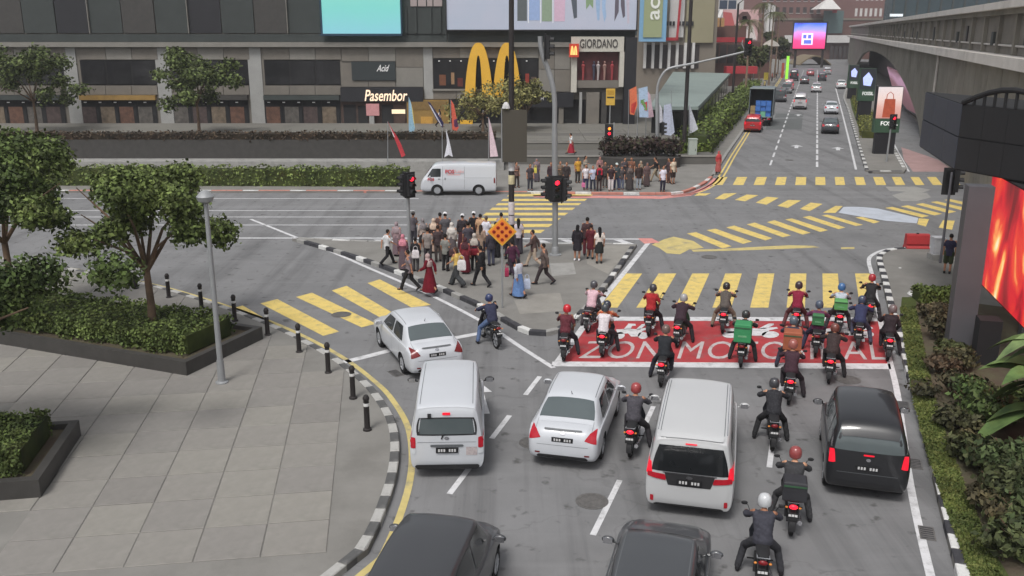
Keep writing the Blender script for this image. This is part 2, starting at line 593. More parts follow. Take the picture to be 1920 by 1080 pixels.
mark('bleached_patch', [(1582, 388), (1612, 388), (1645, 391), (1722, 409), (1719, 419), (1660, 414), (1600, 404), (1572, 399)],
     mat('bleached_paint', C8(178, 184, 194), 0.8, var=0.06, scale=1.2, wear=C8(150, 153, 158), wscale=0.8, wamt=0.7), 0.008)
mark('zebra_bar', [(1723, 409.5), (1742, 411), (1736, 425), (1720, 420.5)], m_yellow)
mark('bleached_patch', [(1672, 366), (1700, 359), (1738, 362), (1746, 370), (1720, 377), (1690, 377)], mat('bleached_grey', C8(146, 145, 141), 0.8, var=0.08, scale=0.8), 0.004)
mark('bleached_patch', [(1690, 276), (1760, 300), (1790, 322), (1712, 322), (1695, 300)], mat('faded_red_patch', C8(160, 132, 130), .8, var=.12, scale=.7), 0.004)
mark('bleached_patch', [(1660, 350), (1715, 350), (1745, 356), (1730, 361), (1668, 358)], mat('bleached_grey', (0, 0, 0)), 0.005)
mark('bleached_patch', [(1196, 447), (1222, 447), (1238, 455), (1208, 457)], m_pink, 0.007)
# --- slip road zebra
for q in ([(712, 524), (808, 572), (772, 577), (689, 531)], [(650, 536), (742, 590), (712, 595), (622, 545)],
          [(585, 549), (705, 607), (678, 614), (555, 557)], [(520, 561), (636, 622), (606, 630), (488, 569)], [(455, 573), (560, 634), (528, 642), (424, 582)]):
    mark('zebra_bar', q, m_yellow)
# --- motorcycle box
mark('motorcycle_box', [(1106, 602), (1650, 602), (1667, 683), (1047, 678)], m_red, 0.004)
mark('stop_line', [(1100, 594), (1648, 595.5), (1650, 602.5), (1104, 601.5)], m_white)
mark('stop_line', [(1036, 678), (1669, 682), (1671, 692.5), (1034, 687)], m_white)
mark('edge_line', [(1100, 596), (1108, 602), (1054, 679), (1037, 681)], m_white, 0.008)
# lettering ZON MOTOSIKAL, laid on the ground
vs, fs, tw = text_mb('ZON MOTOSIKAL', 1.0, 0, 0.0, 1.10)
y0 = min(v.y for v in vs); y1 = max(v.y for v in vs)
BL, BR, TL, TR = G(1084, 672), G(1662, 675), G(1103, 640), G(1655, 641)
mb = MB()
mb.add([(lambda s, t: (BL * (1 - s) + BR * s) * (1 - t) + (TL * (1 - s) + TR * s) * t)(v.x / tw, (v.y - y0) / (y1 - y0)) + Vector((0, 0, 0.008)) for v in vs], fs)
mb.build('box_lettering', mat('road_paint_worn', C8(186, 178, 178), .8, var=.1, scale=3, wear=C8(140, 96, 96), wscale=3.2, wamt=.75), road)
# painted motorcycles in each lane of the box
def moto_icon(u0, u1, v0, v1):
    A, B, C_, D = G(u0, v1), G(u1, v1), G(u0 + 6, v0), G(u1 - 1, v0)
    def P(s, t): return (A * (1 - s) + B * s) * (1 - t) + (C_ * (1 - s) + D * s) * t + Vector((0, 0, 0.009))
    mb = MB()
    for cx in (0.16, 0.84):
        ring = [(cx + 0.15 * math.cos(a), 0.22 + 0.22 * math.sin(a)) for a in np.linspace(0, 2 * PI, 18)[:-1]]
        mb.add([P(*q) for q in ring], [tuple(range(17))])
    for q in ([(0.1, 0.3), (0.4, 0.35), (0.5, 0.15), (0.72, 0.15), (0.82, 0.5), (0.98, 0.62), (0.95, 0.72), (0.6, 0.62), (0.4, 0.66), (0.02, 0.6)],
              [(0.62, 0.6), (0.8, 0.95), (0.9, 0.98), (0.9, 0.86), (0.75, 0.6)], [(0.25, 0.6), (0.38, 1.0), (0.6, 0.98), (0.62, 0.86), (0.5, 0.84), (0.46, 0.62)]):
        mb.add([P(*t) for t in q], [tuple(range(len(q)))])
    mb.build('motorcycle_symbol', m_white, road)
moto_icon(1150, 1216, 607, 636)
moto_icon(1352, 1462, 606, 634)
moto_icon(1540, 1640, 606, 634)
# --- lines round the island and the slip road
strip('edge_line', smooth_line(gp([(470, 411), (560, 447), (640, 480), (690, 502), (800, 550), (905, 604), (975, 650), (1038, 690)])), 0.17, m_white)
strip('edge_line', gp([(1218, 452), (1165, 518), (1120, 572), (1098, 598)]), 0.22, m_white)
strip('edge_line', gp([(440, 446.5), (690, 446.5), (1218, 448.5)]), 0.22, m_white)
for x in (700, 760, 820, 880, 940, 1000, 1050, 1100, 1150):
    mark('chevron_bar', [(x, 449.5), (x + 16, 449.5), (x + 46, 460), (x + 28, 460)], m_white)
strip('give_way_line', gp([(560, 700), (690, 668), (740, 655), (900, 625)]), 0.28, m_white)
strip('lane_line', gp([(-700, 372), (785, 372.5)]), 0.14, m_white)
strip('lane_line', gp([(-700, 395), (777, 395)]), 0.14, m_white)
strip('lane_line', gp([(-700, 407), (770, 407)]), 0.14, m_white)
strip('lane_line', gp([(-700, 422), (768, 422)]), 0.14, m_white)
# --- near lane lines
strip('lane_line', gp([(1012, 706), (974, 755), (930, 812), (840, 930), (760, 1040), (690, 1135)]), 0.14, m_white, dash=(1.5, 1.5))
strip('lane_line', gp([(1225, 762), (1160, 905), (1083, 1062), (1000, 1230)]), 0.13, m_white, dash=(2.5, 2.0))
strip('lane_line', gp([(1470, 700), (1450, 815), (1436, 930), (1418, 1075), (1400, 1230)]), 0.13, m_white, dash=(2.5, 1.5))
# --- far lane lines
aa = AL(G(1445, 308))[0]
strip('lane_line', [W(AL(G(1444, 310))[0], AL(G(1444, 310))[1]), W(260, AL(G(1444, 310))[1])], 0.15, m_white, dash=(3.0, 2.0))
strip('lane_line', [W(AL(G(1532, 313))[0], AL(G(1532, 313))[1]), W(260, AL(G(1532, 313))[1])], 0.17, m_white, dash=(3.0, 1.0))
strip('edge_line', smooth_line(gp([(1605, 180 + 138), (1590, 255), (1576, 200), (1567, 165)])), 0.16, m_white)
def arrow(u, v):
    a0, l0 = AL(G(u, v))
    pts = [(-1.1, -.16), (.2, -.16), (.2, -.55), (1.3, 0), (.2, .55), (.2, .16), (-1.1, .16)]
    mark('lane_arrow', [W(a0 + p, l0 + q) for p, q in pts], m_white, 0.006, px=False)
arrow(1493.5, 275); arrow(1571, 279); arrow(1497, 216)
def arrow_near(u, v, h, s=1.0):
    c = G(u, v)
    f = Vector((math.sin(h), math.cos(h), 0)); r = Vector((math.cos(h), -math.sin(h), 0))
    pts = [(-1.6, -.12), (.3, -.12), (.3, -.42), (1.5, 0), (.3, .42), (.3, .12), (-1.6, .12)]
    mark('lane_arrow', [c + f * p * s + r * q * s for p, q in pts], m_white, 0.006, px=False)
arrow_near(902, 742, rad(-8), 0.8)
# --- double yellow line at the far left kerb
kl = [(1250, 365.5), (1290, 360), (1320, 347), (1338, 331), (1364, 290), (1390, 252), (1420, 206), (1445, 168), (1470, 132)]
klw = smooth_line(gp(kl))
def offset(ps, d):
    out = []
    for i, p in enumerate(ps):
        t = (ps[min(i + 1, len(ps) - 1)] - ps[max(i - 1, 0)]).normalized()
        out.append(p + Vector((t.y, -t.x, 0)) * d)
    return out
strip('edge_line', offset(klw, 0.35), 0.13, m_yellow)
strip('edge_line', offset(klw, 0.65), 0.13, m_yellow)

# ------------------------------------------------------------------ pavements
def poly_pave(name, px, z1, m, inner=None):
    return struct(name, MB().prism(gp(px) if inner is None else inner, -0.05, z1), m)

def kerb_run(parent, line, step, w, h, mats, side=1.0, jitter=0.0, prob=None):
    """single kerb stones set along a line, each an object of its own; side=+1 puts them to the right of travel"""
    line = resample(line, step)
    me = {}
    for i, (a, b) in enumerate(zip(line[:-1], line[1:])):
        d = (b - a); L = d.length; d.normalize()
        n = Vector((d.y, -d.x, 0)) * side
        c = (a + b) / 2 + n * w / 2
        if 'k' not in me:
            mb = MB(); g = 0.012; t = 0.02
            hx, hy = w / 2, step / 2 - g
            rings = [[(-hx, -hy, -0.05), (hx, -hy, -0.05), (hx, hy, -0.05), (-hx, hy, -0.05)], [(-hx, -hy, h - t), (hx, -hy, h - t), (hx, hy, h - t), (-hx, hy, h - t)],
                     [(-hx + t, -hy + t, h), (hx - t, -hy + t, h), (hx - t, hy - t, h), (-hx + t, hy - t, h)]]
            mb.loft(rings); me['k'] = mb.mesh('kerb_stone', [mats[0]])
        m = mats[i % len(mats)] if prob is None else mats[prob(i)]
        o = inst('kerb_stone', me['k'], parent, [m], loc=c + Vector((random.uniform(-jitter, jitter), random.uniform(-jitter, jitter), random.uniform(-jitter, jitter) * .5)),
                 rot=(0, 0, math.atan2(d.y, d.x) - PI / 2 + random.uniform(-jitter, jitter)))

# traffic island where the crowd stands
isl = [(548, 452), (620, 456), (700, 459), (900, 462), (1100, 463), (1194, 463), (1160, 512), (1125, 558), (1095, 592), (1072, 612), (1045, 625), (1010, 628), (980, 622), (945, 603), (900, 577), (820, 541), (745, 512), (690, 492), (615, 468)]
island = poly_pave('traffic_island', isl, 0.14, m_pave)
kerb_run(island, smooth_line(gp([(1190, 468), (1160, 512), (1125, 558), (1095, 592), (1072, 612), (1045, 627), (1010, 631), (980, 625), (945, 606), (900, 580), (820, 544), (745, 515), (690, 495), (615, 471), (552, 453)])),
         0.62, 0.22, 0.165, [m_kerb_k, m_kerb_g, m_kerb_k, m_kerb_w, m_kerb_k], side=1.0, jitter=0.006)
kerb_run(island, gp([(560, 450.5), (700, 457), (900, 460), (1100, 461), (1190, 461.5)]), 0.9, 0.2, 0.16, [m_kerb_g, m_kerb_g, m_kerb_w], side=1.0, jitter=0.004)
# paler worn patches and covers let into the island
for q, mm in (([(1105, 465), (1185, 466), (1140, 520), (1100, 500)], m_pave2), ([(1030, 500), (1075, 498), (1080, 520), (1035, 524)], m_kerb_g), 
              ([(960, 560), (1050, 556), (1060, 590), (975, 596)], m_pave2)):
    MB().sheet(gp(q, 0.0), 0.1445).build('paving_patch', mm, island)

# far corner with the plaza
fc = [(-900, 361), (685, 362), (1000, 364), (1240, 365.5), (1285, 360), (1318, 346), (1337, 330), (1363, 290), (1389, 252), (1419, 206), (1444, 168), (1490, 104)]
fcw = gp(fc) + [Vector((-30, 300, 0)), Vector((-200, 200, 0))]
corner = poly_pave('far_pavement', None, 0.13, m_pave, inner=fcw)
kerb_run(corner, smooth_line(gp([(-700, 361), (200, 361.5), (685, 362), (1000, 364), (1240, 366), (1288, 361), (1322, 346), (1340, 331)]))[:], 1.0, 0.25, 0.15, [m_kerb_w, m_redkerb, m_redkerb], side=-1.0)
kerb_run(corner, smooth_line(gp([(1341, 329), (1364, 291), (1390, 253), (1420, 207), (1445, 169)])), 1.5, 0.25, 0.15, [m_kerb_g], side=-1.0)
mark('worn_paint', [(1000, 366), (1240, 368), (1292, 362), (1325, 348), (1338, 334), (1345, 336), (1330, 352), (1295, 367), (1240, 373), (1000, 370)], m_pink, 0.006)

# left pavement in the foreground
lpl = [(690, 1040), (722, 970), (743, 905), (749, 850), (742, 800), (718, 756), (688, 722), (620, 670), (520, 618), (400, 573), (250, 531), (0, 488), (-300, 462), (-700, 450)]
lp_line = smooth_line(gp(lpl))
lp_line = [Vector((-6.5, 9, 0)), Vector((-4.6, 12.5, 0))] + lp_line
left_pave = poly_pave('left_pavement', None, 0.14, m_pave, inner=lp_line + [Vector((-120, 46, 0)), Vector((-120, 4, 0)), Vector((-8, 4, 0))])
kerb_run(left_pave, lp_line, 0.55, 0.22, 0.165, [mat('kerb_white_worn', C8(168, 167, 164), .8, var=.14, scale=3, wear=C8(112, 111, 108), wscale=2.2, wamt=.8), mat('kerb_black_worn', C8(86, 86, 86), .8, var=.14, scale=3, wear=C8(118, 117, 114), wscale=2.2, wamt=.7)], side=-1.0, jitter=0.008)
strip('edge_line', offset(lp_line, 0.30), 0.16, m_yellow_f)

# right pavement, bed and kerb
rk = [(1850, 1330), (1795, 1095), (1758, 945), (1736, 845), (1716, 765), (1692, 682), (1668, 595), (1652, 525), (1643, 492), (1648, 480), (1668, 472), (1710, 469), (1800, 468), (2050, 470), (2500, 480)]
rk_line = smooth_line(gp(rk))
right_pave = poly_pave('right_pavement', None, 0.14, m_pave, inner=rk_line + [W(50, 60), W(0, 60), W(2, 3.6)])
kerb_run(right_pave, rk_line, 0.56, 0.24, 0.17, [m_kerb_w, m_kerb_k], side=1.0, jitter=0.006)
strip('edge_line', smooth_line(gp([(1810, 1330), (1746, 1085), (1706, 905), (1683, 740), (1666, 668), (1648, 590), (1636, 520), (1629, 490), (1636, 478), (1660, 468), (1698, 464)])), 0.17, m_white)
bed = struct('planting_bed', MB().prism([G(1700, 566, .14), G(1800, 566, .14), W(34, 16), W(10, 16), W(10, 3.75), G(1756, 900), G(1733, 800), G(1708, 690), G(1688, 610)], 0.10, 0.165), m_soil)
turf = struct('turf_strip', MB().prism([G(1690, 566), G(1716, 566), G(1722, 640), G(1740, 740), G(1775, 850), G(1830, 1000), W(10, 5.2), W(10, 3.78), G(1766, 940), G(1744, 850), G(1726, 775), G(1704, 690), G(1686, 610)], 0.12, 0.19), m_grass)
# right-hand road island with the screens
ri = [(1622, 322), (1604, 262), (1588, 205), (1581, 182), (1590, 158), (1604, 140)]
ri2 = [(1622, 140), (1640, 180), (1672, 270), (1700, 318), (1695, 326), (1640, 326)]
ri_w = smooth_line(gp(ri)) + gp(ri2)
r_island = poly_pave('screen_island', None, 0.14, m_pave, inner=ri_w)
kerb_run(r_island, smooth_line(gp([(1604, 142), (1590, 160), (1581, 182), (1588, 205), (1604, 262), (1622, 322)])), 0.8, 0.25, 0.17, [m_kerb_w, m_kerb_k, m_kerb_g], side=-1.0)
kerb_run(r_island, gp([(1630, 325), (1695, 325)]), 0.8, 0.25, 0.17, [m_kerb_k, m_kerb_w], side=-1.0)
kerb_run(r_island, gp([(1699, 320), (1672, 272), (1645, 195)]), 0.8, 0.25, 0.17, [m_kerb_g, m_kerb_w], side=-1.0)
strip('edge_line', gp([(1704, 322), (1677, 272), (1650, 200)]), 0.14, m_white)
turf2 = struct('island_turf', MB().prism(gp([(1607, 235), (1637, 235), (1626, 190), (1618, 160), (1600, 160), (1592, 180), (1597, 205)]), 0.12, 0.19), m_grass)
# pavement under the viaduct
vp_side = struct('viaduct_pavement', MB().prism([W(50, 11.5), W(330, 11.5), W(330, 60), W(52, 60)], -0.05, 0.13), m_pave)

# manhole and drain covers let into the road
m_iron = mat('cast_iron', C8(104, 102, 100), .6, .3, var=.2, scale=9)
for u, v in ((1330, 482), (1000, 830), (1110, 940), (1590, 712), (640, 590), (1480, 300), (900, 432)):
    p = G(u, v)
    c = MB().lathe([(.36, .003), (.36, .010), (.33, .012), (0, .012)], 24).build('manhole_cover', m_iron, road, loc=p)
    MB().lathe([(.30, .0125), (.30, .017), (.27, .017), (.27, .0125)], 24, closed=True).build('cover_ring', m_iron, c)
for u, v, h in ((1694, 760, YAW), (1716, 870, YAW), (1738, 1000, YAW), (742, 700, -.6), (1660, 640, YAW)):
    p = G(u, v)
    g_ = MB().box((0, 0, .006), (.30, .55, .012)).build('drain_grate', m_iron, road, loc=p, rz=-h)
    for i in range(6): MB().box((0, -.21 + i * .085, .0145), (.24, .03, .005)).build('grate_slot', m_kerb_k, g_)
# ------------------------------------------------------------------ vehicles
def paint(name, c, coat=0.6, rough=0.38, metal=0.0):
    return mat(name, c, rough, metal, var=0.02, scale=1.0, spec=0.45, coat=coat)
m_paint = paint('paint_white', C8(190, 193, 198))
m_glass = mat('tinted_glass', C8(40, 44, 46), 0.10, var=0.05, scale=1, spec=0.6)
m_glass2 = mat('grey_glass', C8(84, 92, 94), 0.12, var=0.06, scale=1, spec=0.6)
m_rubber = mat('rubber', C8(38, 38, 39), 0.85, var=0.1, scale=8, spec=0.2)
m_alloy = mat('alloy', C8(172, 174, 178), 0.35, 0.6, var=0.05)
m_blackp = mat('black_plastic', C8(40, 40, 42), 0.6, var=0.08, scale=6)
m_trim = mat('grey_trim', C8(92, 95, 98), 0.5, var=0.05)
m_chrome = mat('chrome', C8(200, 200, 204), 0.18, 0.9, var=0.03)
m_plate = mat('number_plate', C8(28, 28, 30), 0.5, var=0.03)
m_platew = mat('plate_marks', C8(190, 190, 190), 0.6, var=0.02)
m_tail = mat('tail_lens', C8(160, 26, 40), 0.25, var=0.15, scale=14, spec=0.5, emit=0.05, ecol=C8(230, 30, 50))
m_brake = mat('brake_lens', C8(200, 20, 40), 0.25, var=0.02, spec=0.5, emit=0.45, ecol=C8(240, 40, 60))
m_taildk = mat('tail_lens_unlit', C8(112, 34, 36), 0.25, var=0.05, spec=0.5)
m_lens = mat('clear_lens', C8(196, 200, 204), 0.12, var=0.03, spec=0.6)
m_under = mat('underbody', C8(22, 22, 23), 0.9, var=0.05)

def crom(P, n):
    """Catmull-Rom through rows of P (k, ...), n steps for each interval"""
    k = len(P)
    out = []
    for i in range(k - 1):
        p0, p1, p2, p3 = P[max(i - 1, 0)], P[i], P[i + 1], P[min(i + 2, k - 1)]
        for j in range(n):
            t = j / n
            out.append(0.5 * (2 * p1 + (p2 - p0) * t + (2 * p0 - 5 * p1 + 4 * p2 - p3) * t * t + (3 * p1 - p0 - 3 * p2 + p3) * t ** 3))
    out.append(P[-1])
    return np.array(out)

def section(y, zb, zsh, w, wsh, zt, wt):
    zm = zb + 0.45 * (zsh - zb)
    pts = [(0, zb), (w * .72, zb), (w * .94, zb + .05), (w, zm), (w * .99, zsh - .06), (wsh, zsh), (wsh * .52 + wt * .48, zsh * .5 + zt * .5 - .02),
           (wt, zt - min(.09, (zt - zsh) * .35)), (wt * .86, zt - min(.03, (zt - zsh) * .1)), (wt * .45, zt), (0, zt + .006)]
    return np.array([(x, y, z) for x, z in pts])

def loft_body(secs, wheels, wr, ns=4, nt=3):
    S = np.array([section(*s) for s in secs])                # k, 11, 3
    S = crom(S, ns)
    S = np.array([crom(r, nt) for r in S])
    rings = []
    for r in S:
        left = r[1:-1][::-1].copy(); left[:, 0] *= -1
        ring = np.vstack([r, left])
        rings.append([tuple(p) for p in ring])
    mb = MB(); mb.loft(rings)
    me = mb.mesh('car_body', m_paint)
    fix_normals(me)
    ob = bpy.data.objects.new('car_body', me); COL.objects.link(ob)
    cut = MB()
    W_ = max(s[3] for s in secs)
    for wy in wheels:
        for sx in (-1, 1):
            cut.lathe([(wr + .055, sx * (W_ - .30)), (wr + .055, sx * (W_ + .2))], 28, (0, wy, wr), 'X')
    cme = cut.mesh('arch_cut', m_under); fix_normals(cme)
    co = bpy.data.objects.new('arch_cut', cme); COL.objects.link(co)
    me.materials.append(m_under)
    md = ob.modifiers.new('b', 'BOOLEAN'); md.operation = 'DIFFERENCE'; md.object = co; md.solver = 'EXACT'; md.material_mode = 'TRANSFER'
    bpy.context.view_layer.update()
    dg = bpy.context.evaluated_depsgraph_get()
    res = bpy.data.meshes.new_from_object(ob.evaluated_get(dg), depsgraph=dg)
    bpy.data.objects.remove(ob); bpy.data.objects.remove(co)
    bm = bmesh.new(); bm.from_mesh(res)
    bvh = BVHTree.FromBMesh(bm)
    bm.free()
    res.shade_smooth(); res.set_sharp_from_angle(angle=rad(40))
    return res, bvh

def patch(bvh, view, quad, nx=8, ny=6, off=0.007, rnd=0.12, thick=0.0):
    """a panel laid on the body as seen from one side; quad = four 2D corners in order"""
    vs, idx = [], {}
    q = [Vector((a, b)) for a, b in quad]
    for j in range(ny + 1):
        for i in range(nx + 1):
            s, t = i / nx * 2 - 1, j / ny * 2 - 1
            s2, t2 = s * math.sqrt(1 - rnd * t * t), t * math.sqrt(1 - rnd * s * s)
            a, b = (s2 + 1) / 2, (t2 + 1) / 2
            p = (q[0] * (1 - a) + q[1] * a) * (1 - b) + (q[3] * (1 - a) + q[2] * a) * b
            if view == 'rear': o, d = Vector((p.x, -6, p.y)), Vector((0, 1, 0))
            elif view == 'front': o, d = Vector((p.x, 6, p.y)), Vector((0, -1, 0))
            elif view == 'left': o, d = Vector((-4, p.x, p.y)), Vector((1, 0, 0))
            elif view == 'right': o, d = Vector((4, p.x, p.y)), Vector((-1, 0, 0))
            else: o, d = Vector((p.x, p.y, 5)), Vector((0, 0, -1))
            h = bvh.ray_cast(o, d)
            if h[0] is not None:
                n = h[1] if h[1].dot(d) < 0 else -h[1]
                idx[(i, j)] = len(vs)
                vs.append(h[0] + n * off)
    mb = MB()
    fs = []
    for j in range(ny):
        for i in range(nx):
            ks = [(i, j), (i + 1, j), (i + 1, j + 1), (i, j + 1)]
            if all(k in idx for k in ks):
                f = tuple(idx[k] for k in ks)
                a, b, c = vs[f[0]], vs[f[1]], vs[f[2]]
                nn = (b - a).cross(c - a)
                want = {'rear': Vector((0, -1, 0)), 'front': Vector((0, 1, 0)), 'left': Vector((-1, 0, 0)), 'right': Vector((1, 0, 0)), 'top': Vector((0, 0, 1))}[view]
                fs.append(f if nn.dot(want) > 0 else f[::-1])
    mb.add(vs, fs)
    return mb

def wheel_mesh(r, w):
    t = MB().lathe([(r * .62, -w / 2), (r * .93, -w / 2), (r, -w * .36), (r, w * .36), (r * .93, w / 2), (r * .62, w / 2)], 24, axis='X', closed=True).mesh('wheel', m_rubber, True)
    rm = MB()
    rm.lathe([(r * .63, w * .45), (r * .6, w * .5), (r * .56, w * .3), (r * .54, -w * .45)], 24, axis='X')
    for k in range(5):
        a = 2 * PI * k / 5
        rm.tube([(w * .36, r * .1 * math.cos(a), r * .1 * math.sin(a)), (w * .42, r * .59 * math.cos(a), r * .59 * math.sin(a))], [r * .10, r * .085], 6)
    rm.lathe([(r * .16, w * .30), (r * .16, w * .44), (r * .02, w * .48)], 12, axis='X')
    rm.lathe([(r * .55, -w * .3), (r * .02, -w * .3)], 20, axis='X', mi=1)
    r_ = rm.mesh('rim', [m_alloy, m_blackp], True)
    return t, r_
WHEELS = {}

def add_wheels(root, ys, r, w, half):
    k = (r, w)
    if k not in WHEELS: WHEELS[k] = wheel_mesh(r, w)
    t, rm = WHEELS[k]
    for y in ys:
        for sx in (1, -1):
            o = inst('wheel', t, root, loc=(sx * (half - w / 2 - .02), y, r), rot=(0, 0, 0 if sx > 0 else PI))
            inst('rim', rm, o)

def plate(root, y, z, w=0.50, h=0.11, tilt=0.0, n=7):
    p = MB().box((0, 0, 0), (w, .02, h)).build('number_plate', m_plate, root, loc=(0, y, z))
    mb = MB()
    for i in range(n):
        if i == 3: continue
        x = (i - (n - 1) / 2) * w * .12
        mb.box((x, -.012, 0), (w * .075, .006, h * .52))
    o = mb.build('plate_characters', m_platew, p)
    tag(o, kind='stuff')
    return p

def mirror(root, x, y, z, m=None):
    s = 1 if x > 0 else -1
    mb = MB()
    mb.ball((s * .10, 0, 0), (.12, .055, .075), 12, 8)
    mb.tube([(-s * .05, .02, -.05), (s * .05, .01, -.02)], .022, 6)
    o = mb.build('door_mirror', m or m_paint, root, True, loc=(x, y, z))
    MB().box((s * .10, -.052, 0), (.17, .012, .105)).build('mirror_glass', m_chrome, o)
    return o

def make_car(kind):
    root = empty(kind)
    if kind == 'sedan_car':
        secs = [(-2.225, .42, .62, .60, .56, .70, .46), (-2.19, .32, .74, .74, .69, .86, .55), (-2.08, .25, .88, .82, .76, 1.00, .60), (-1.85, .22, .94, .845, .79, 1.055, .64), (-1.72, .22, .96, .85, .80, 1.085, .70),
                (-1.08, .22, .96, .85, .80, 1.42, .63), (-.60, .22, .95, .85, .80, 1.49, .645), (.05, .22, .94, .85, .80, 1.505, .645), (.46, .22, .93, .85, .80, 1.46, .63), (1.18, .22, .91, .85, .79, 1.03, .71),
                (1.55, .22, .85, .84, .76, .94, .66), (1.95, .24, .76, .81, .70, .83, .6), (2.15, .30, .66, .75, .62, .71, .5), (2.225, .42, .56, .6, .5, .60, .4)]
        wy, wr, ww, half = (-1.30, 1.30), .31, .19, .85
        body, bvh = loft_body(secs, wy, wr)
        inst('body', body, root)
        add_wheels(root, wy, wr, ww, half)
        P = lambda name, m, *a, **k: patch(bvh, *a, **k).build(name, m, root, True)
        P('rear_window', m_glass2, 'top', [(-.67, -1.67), (.67, -1.67), (.57, -1.13), (-.57, -1.13)], 12, 8, rnd=.06)
        P('windscreen', m_glass, 'top', [(-.57, .54), (.57, .54), (.66, 1.12), (-.66, 1.12)], 12, 8, rnd=.06)
        for v in ('left', 'right'):
            P('side_window', m_glass, v, [(-1.28, .985), (-.33, .985), (-.33, 1.38), (-.95, 1.36)], 10, 6)
            P('side_window', m_glass, v, [(-.25, .985), (.86, .985), (.40, 1.36), (-.25, 1.39)], 10, 6)
            P('door_handle', m_paint, v, [(-.62, .86), (-.42, .86), (-.42, .89), (-.62, .89)], 3, 2, off=.03)
            P('sill_trim', m_trim, v, [(-.92, .26), (.92, .26), (.92, .30), (-.92, .30)], 8, 2, off=.01)
        for s in (-1, 1):
            P('tail_light', m_tail, 'rear', [(s * .50, .80), (s * .79, .72), (s * .76, .98), (s * .62, .95)], 6, 6, rnd=.1, off=.01)
            P('headlight', m_lens, 'front', [(s * .42, .62), (s * .72, .62), (s * .74, .76), (s * .46, .72)], 6, 4)
        P('boot_trim', m_trim, 'rear', [(-.45, .965), (.45, .965), (.45, .995), (-.45, .995)], 10, 2, off=.02)
        P('bumper_vent', m_blackp, 'rear', [(-.62, .30), (.62, .30), (.58, .40), (-.58, .40)], 8, 3)
        P('badge', m_chrome, 'rear', [(-.06, .885), (.06, .885), (.06, .95), (-.06, .95)], 4, 4, off=.015, rnd=.5)
        plate(root, -2.215, .78)
        for s in (-1, 1): mirror(root, s * .86, .78, 1.0)
        P('grille', m_blackp, 'front', [(-.4, .48), (.4, .48), (.42, .62), (-.42, .62)], 6, 3)
        for v in ('left', 'right'):
            for y_ in (-.29, .82, -1.12): P('door_seam', m_trim, v, [(y_, .34), (y_ + .010, .34), (y_ + .010, .94), (y_, .94)], 1, 8, rnd=0, off=.003)
            P('door_seam', m_trim, v, [(-1.1, .95), (.9, .95), (.9, .962), (-1.1, .962)], 10, 1, rnd=0, off=.005)
        P('boot_seam', m_trim, 'rear', [(-.60, .64), (.60, .64), (.60, .648), (-.60, .648)], 10, 1, rnd=0, off=.004)
        for s in (-1, 1): P('boot_seam', m_trim, 'top', [(s * .66, -2.06), (s * .652, -2.06), (s * .652, -1.70), (s * .66, -1.70)], 1, 8, rnd=0, off=.004)
        for s in (-1, 1): P('reflector', m_taildk, 'rear', [(s * .52, .42), (s * .64, .42), (s * .64, .46), (s * .52, .46)], 3, 2, off=.008)
        MB().tube([(0, -.98, 1.43), (0, -1.10, 1.56)], [.012, .006], 6).build('aerial', m_blackp, root)
        P('roof_seam', m_trim, 'top', [(-.575, -1.0), (-.56, -1.0), (-.56, .45), (-.575, .45)], 1, 10, rnd=0, off=.004)
        P('roof_seam', m_trim, 'top', [(.56, -1.0), (.575, -1.0), (.575, .45), (.56, .45)], 1, 10, rnd=0, off=.004)
    elif kind == 'cargo_van':
        secs = [(-2.20, .50, .95, .70, .66, 1.62, .58), (-2.17, .34, 1.0, .80, .76, 1.74, .64), (-2.10, .26, 1.02, .84, .80, 1.80, .67), (-1.6, .24, 1.02, .85, .81, 1.84, .69), (-.6, .24, 1.02, .85, .81, 1.86, .70),
                (.4, .24, 1.02, .85, .81, 1.85, .69), (.85, .24, 1.0, .85, .80, 1.78, .66), (1.35, .24, .98, .85, .79, 1.28, .68), (1.55, .24, .95, .85, .78, 1.06, .68), (1.95, .26, .84, .82, .73, .93, .62), (2.13, .32, .70, .76, .66, .77, .54), (2.2, .44, .6, .62, .52, .64, .4)]
        wy, wr, ww, half = (-1.30, 1.42), .30, .18, .85
        body, bvh = loft_body(secs, wy, wr)
        inst('body', body, root); add_wheels(root, wy, wr, ww, half)
        P = lambda name, m, *a, **k: patch(bvh, *a, **k).build(name, m, root, True)
        P('window_seal', m_blackp, 'rear', [(-.70, 1.10), (.70, 1.10), (.645, 1.545), (-.645, 1.545)], 12, 8, rnd=.10, off=.006)
        P('rear_window', m_glass2, 'rear', [(-.63, 1.135), (.63, 1.135), (.58, 1.515), (-.58, 1.515)], 12, 8, rnd=.08, off=.012)
        P('windscreen', m_glass, 'top', [(-.58, .92), (.58, .92), (.64, 1.42), (-.64, 1.42)], 12, 8, rnd=.06)
        for v in ('left', 'right'):
            P('side_window', m_glass, v, [(.10, 1.08), (1.10, 1.08), (.80, 1.62), (.10, 1.65)], 10, 6)
            P('side_window', m_glass, v, [(-1.0, 1.10), (-.02, 1.10), (-.02, 1.65), (-1.0, 1.65)], 8, 6)
        for s in (-1, 1):
            P('tail_light', m_tail, 'rear', [(s * .70, .80), (s * .815, .80), (s * .815, 1.06), (s * .70, 1.06)], 4, 6, off=.014)
            P('indicator', m_lens, 'rear', [(s * .70, .66), (s * .815, .66), (s * .815, .79), (s * .70, .79)], 4, 4, off=.014)
            P('headlight', m_lens, 'front', [(s * .45, .66), (s * .74, .66), (s * .76, .86), (s * .5, .80)], 5, 4)
            P('roof_seam', m_trim, 'top', [(s * .60, -2.0), (s * .585, -2.0), (s * .585, .7), (s * .60, .7)], 1, 12, rnd=0, off=.003)
            mirror(root, s * .90, 1.05, 1.18, m_blackp)
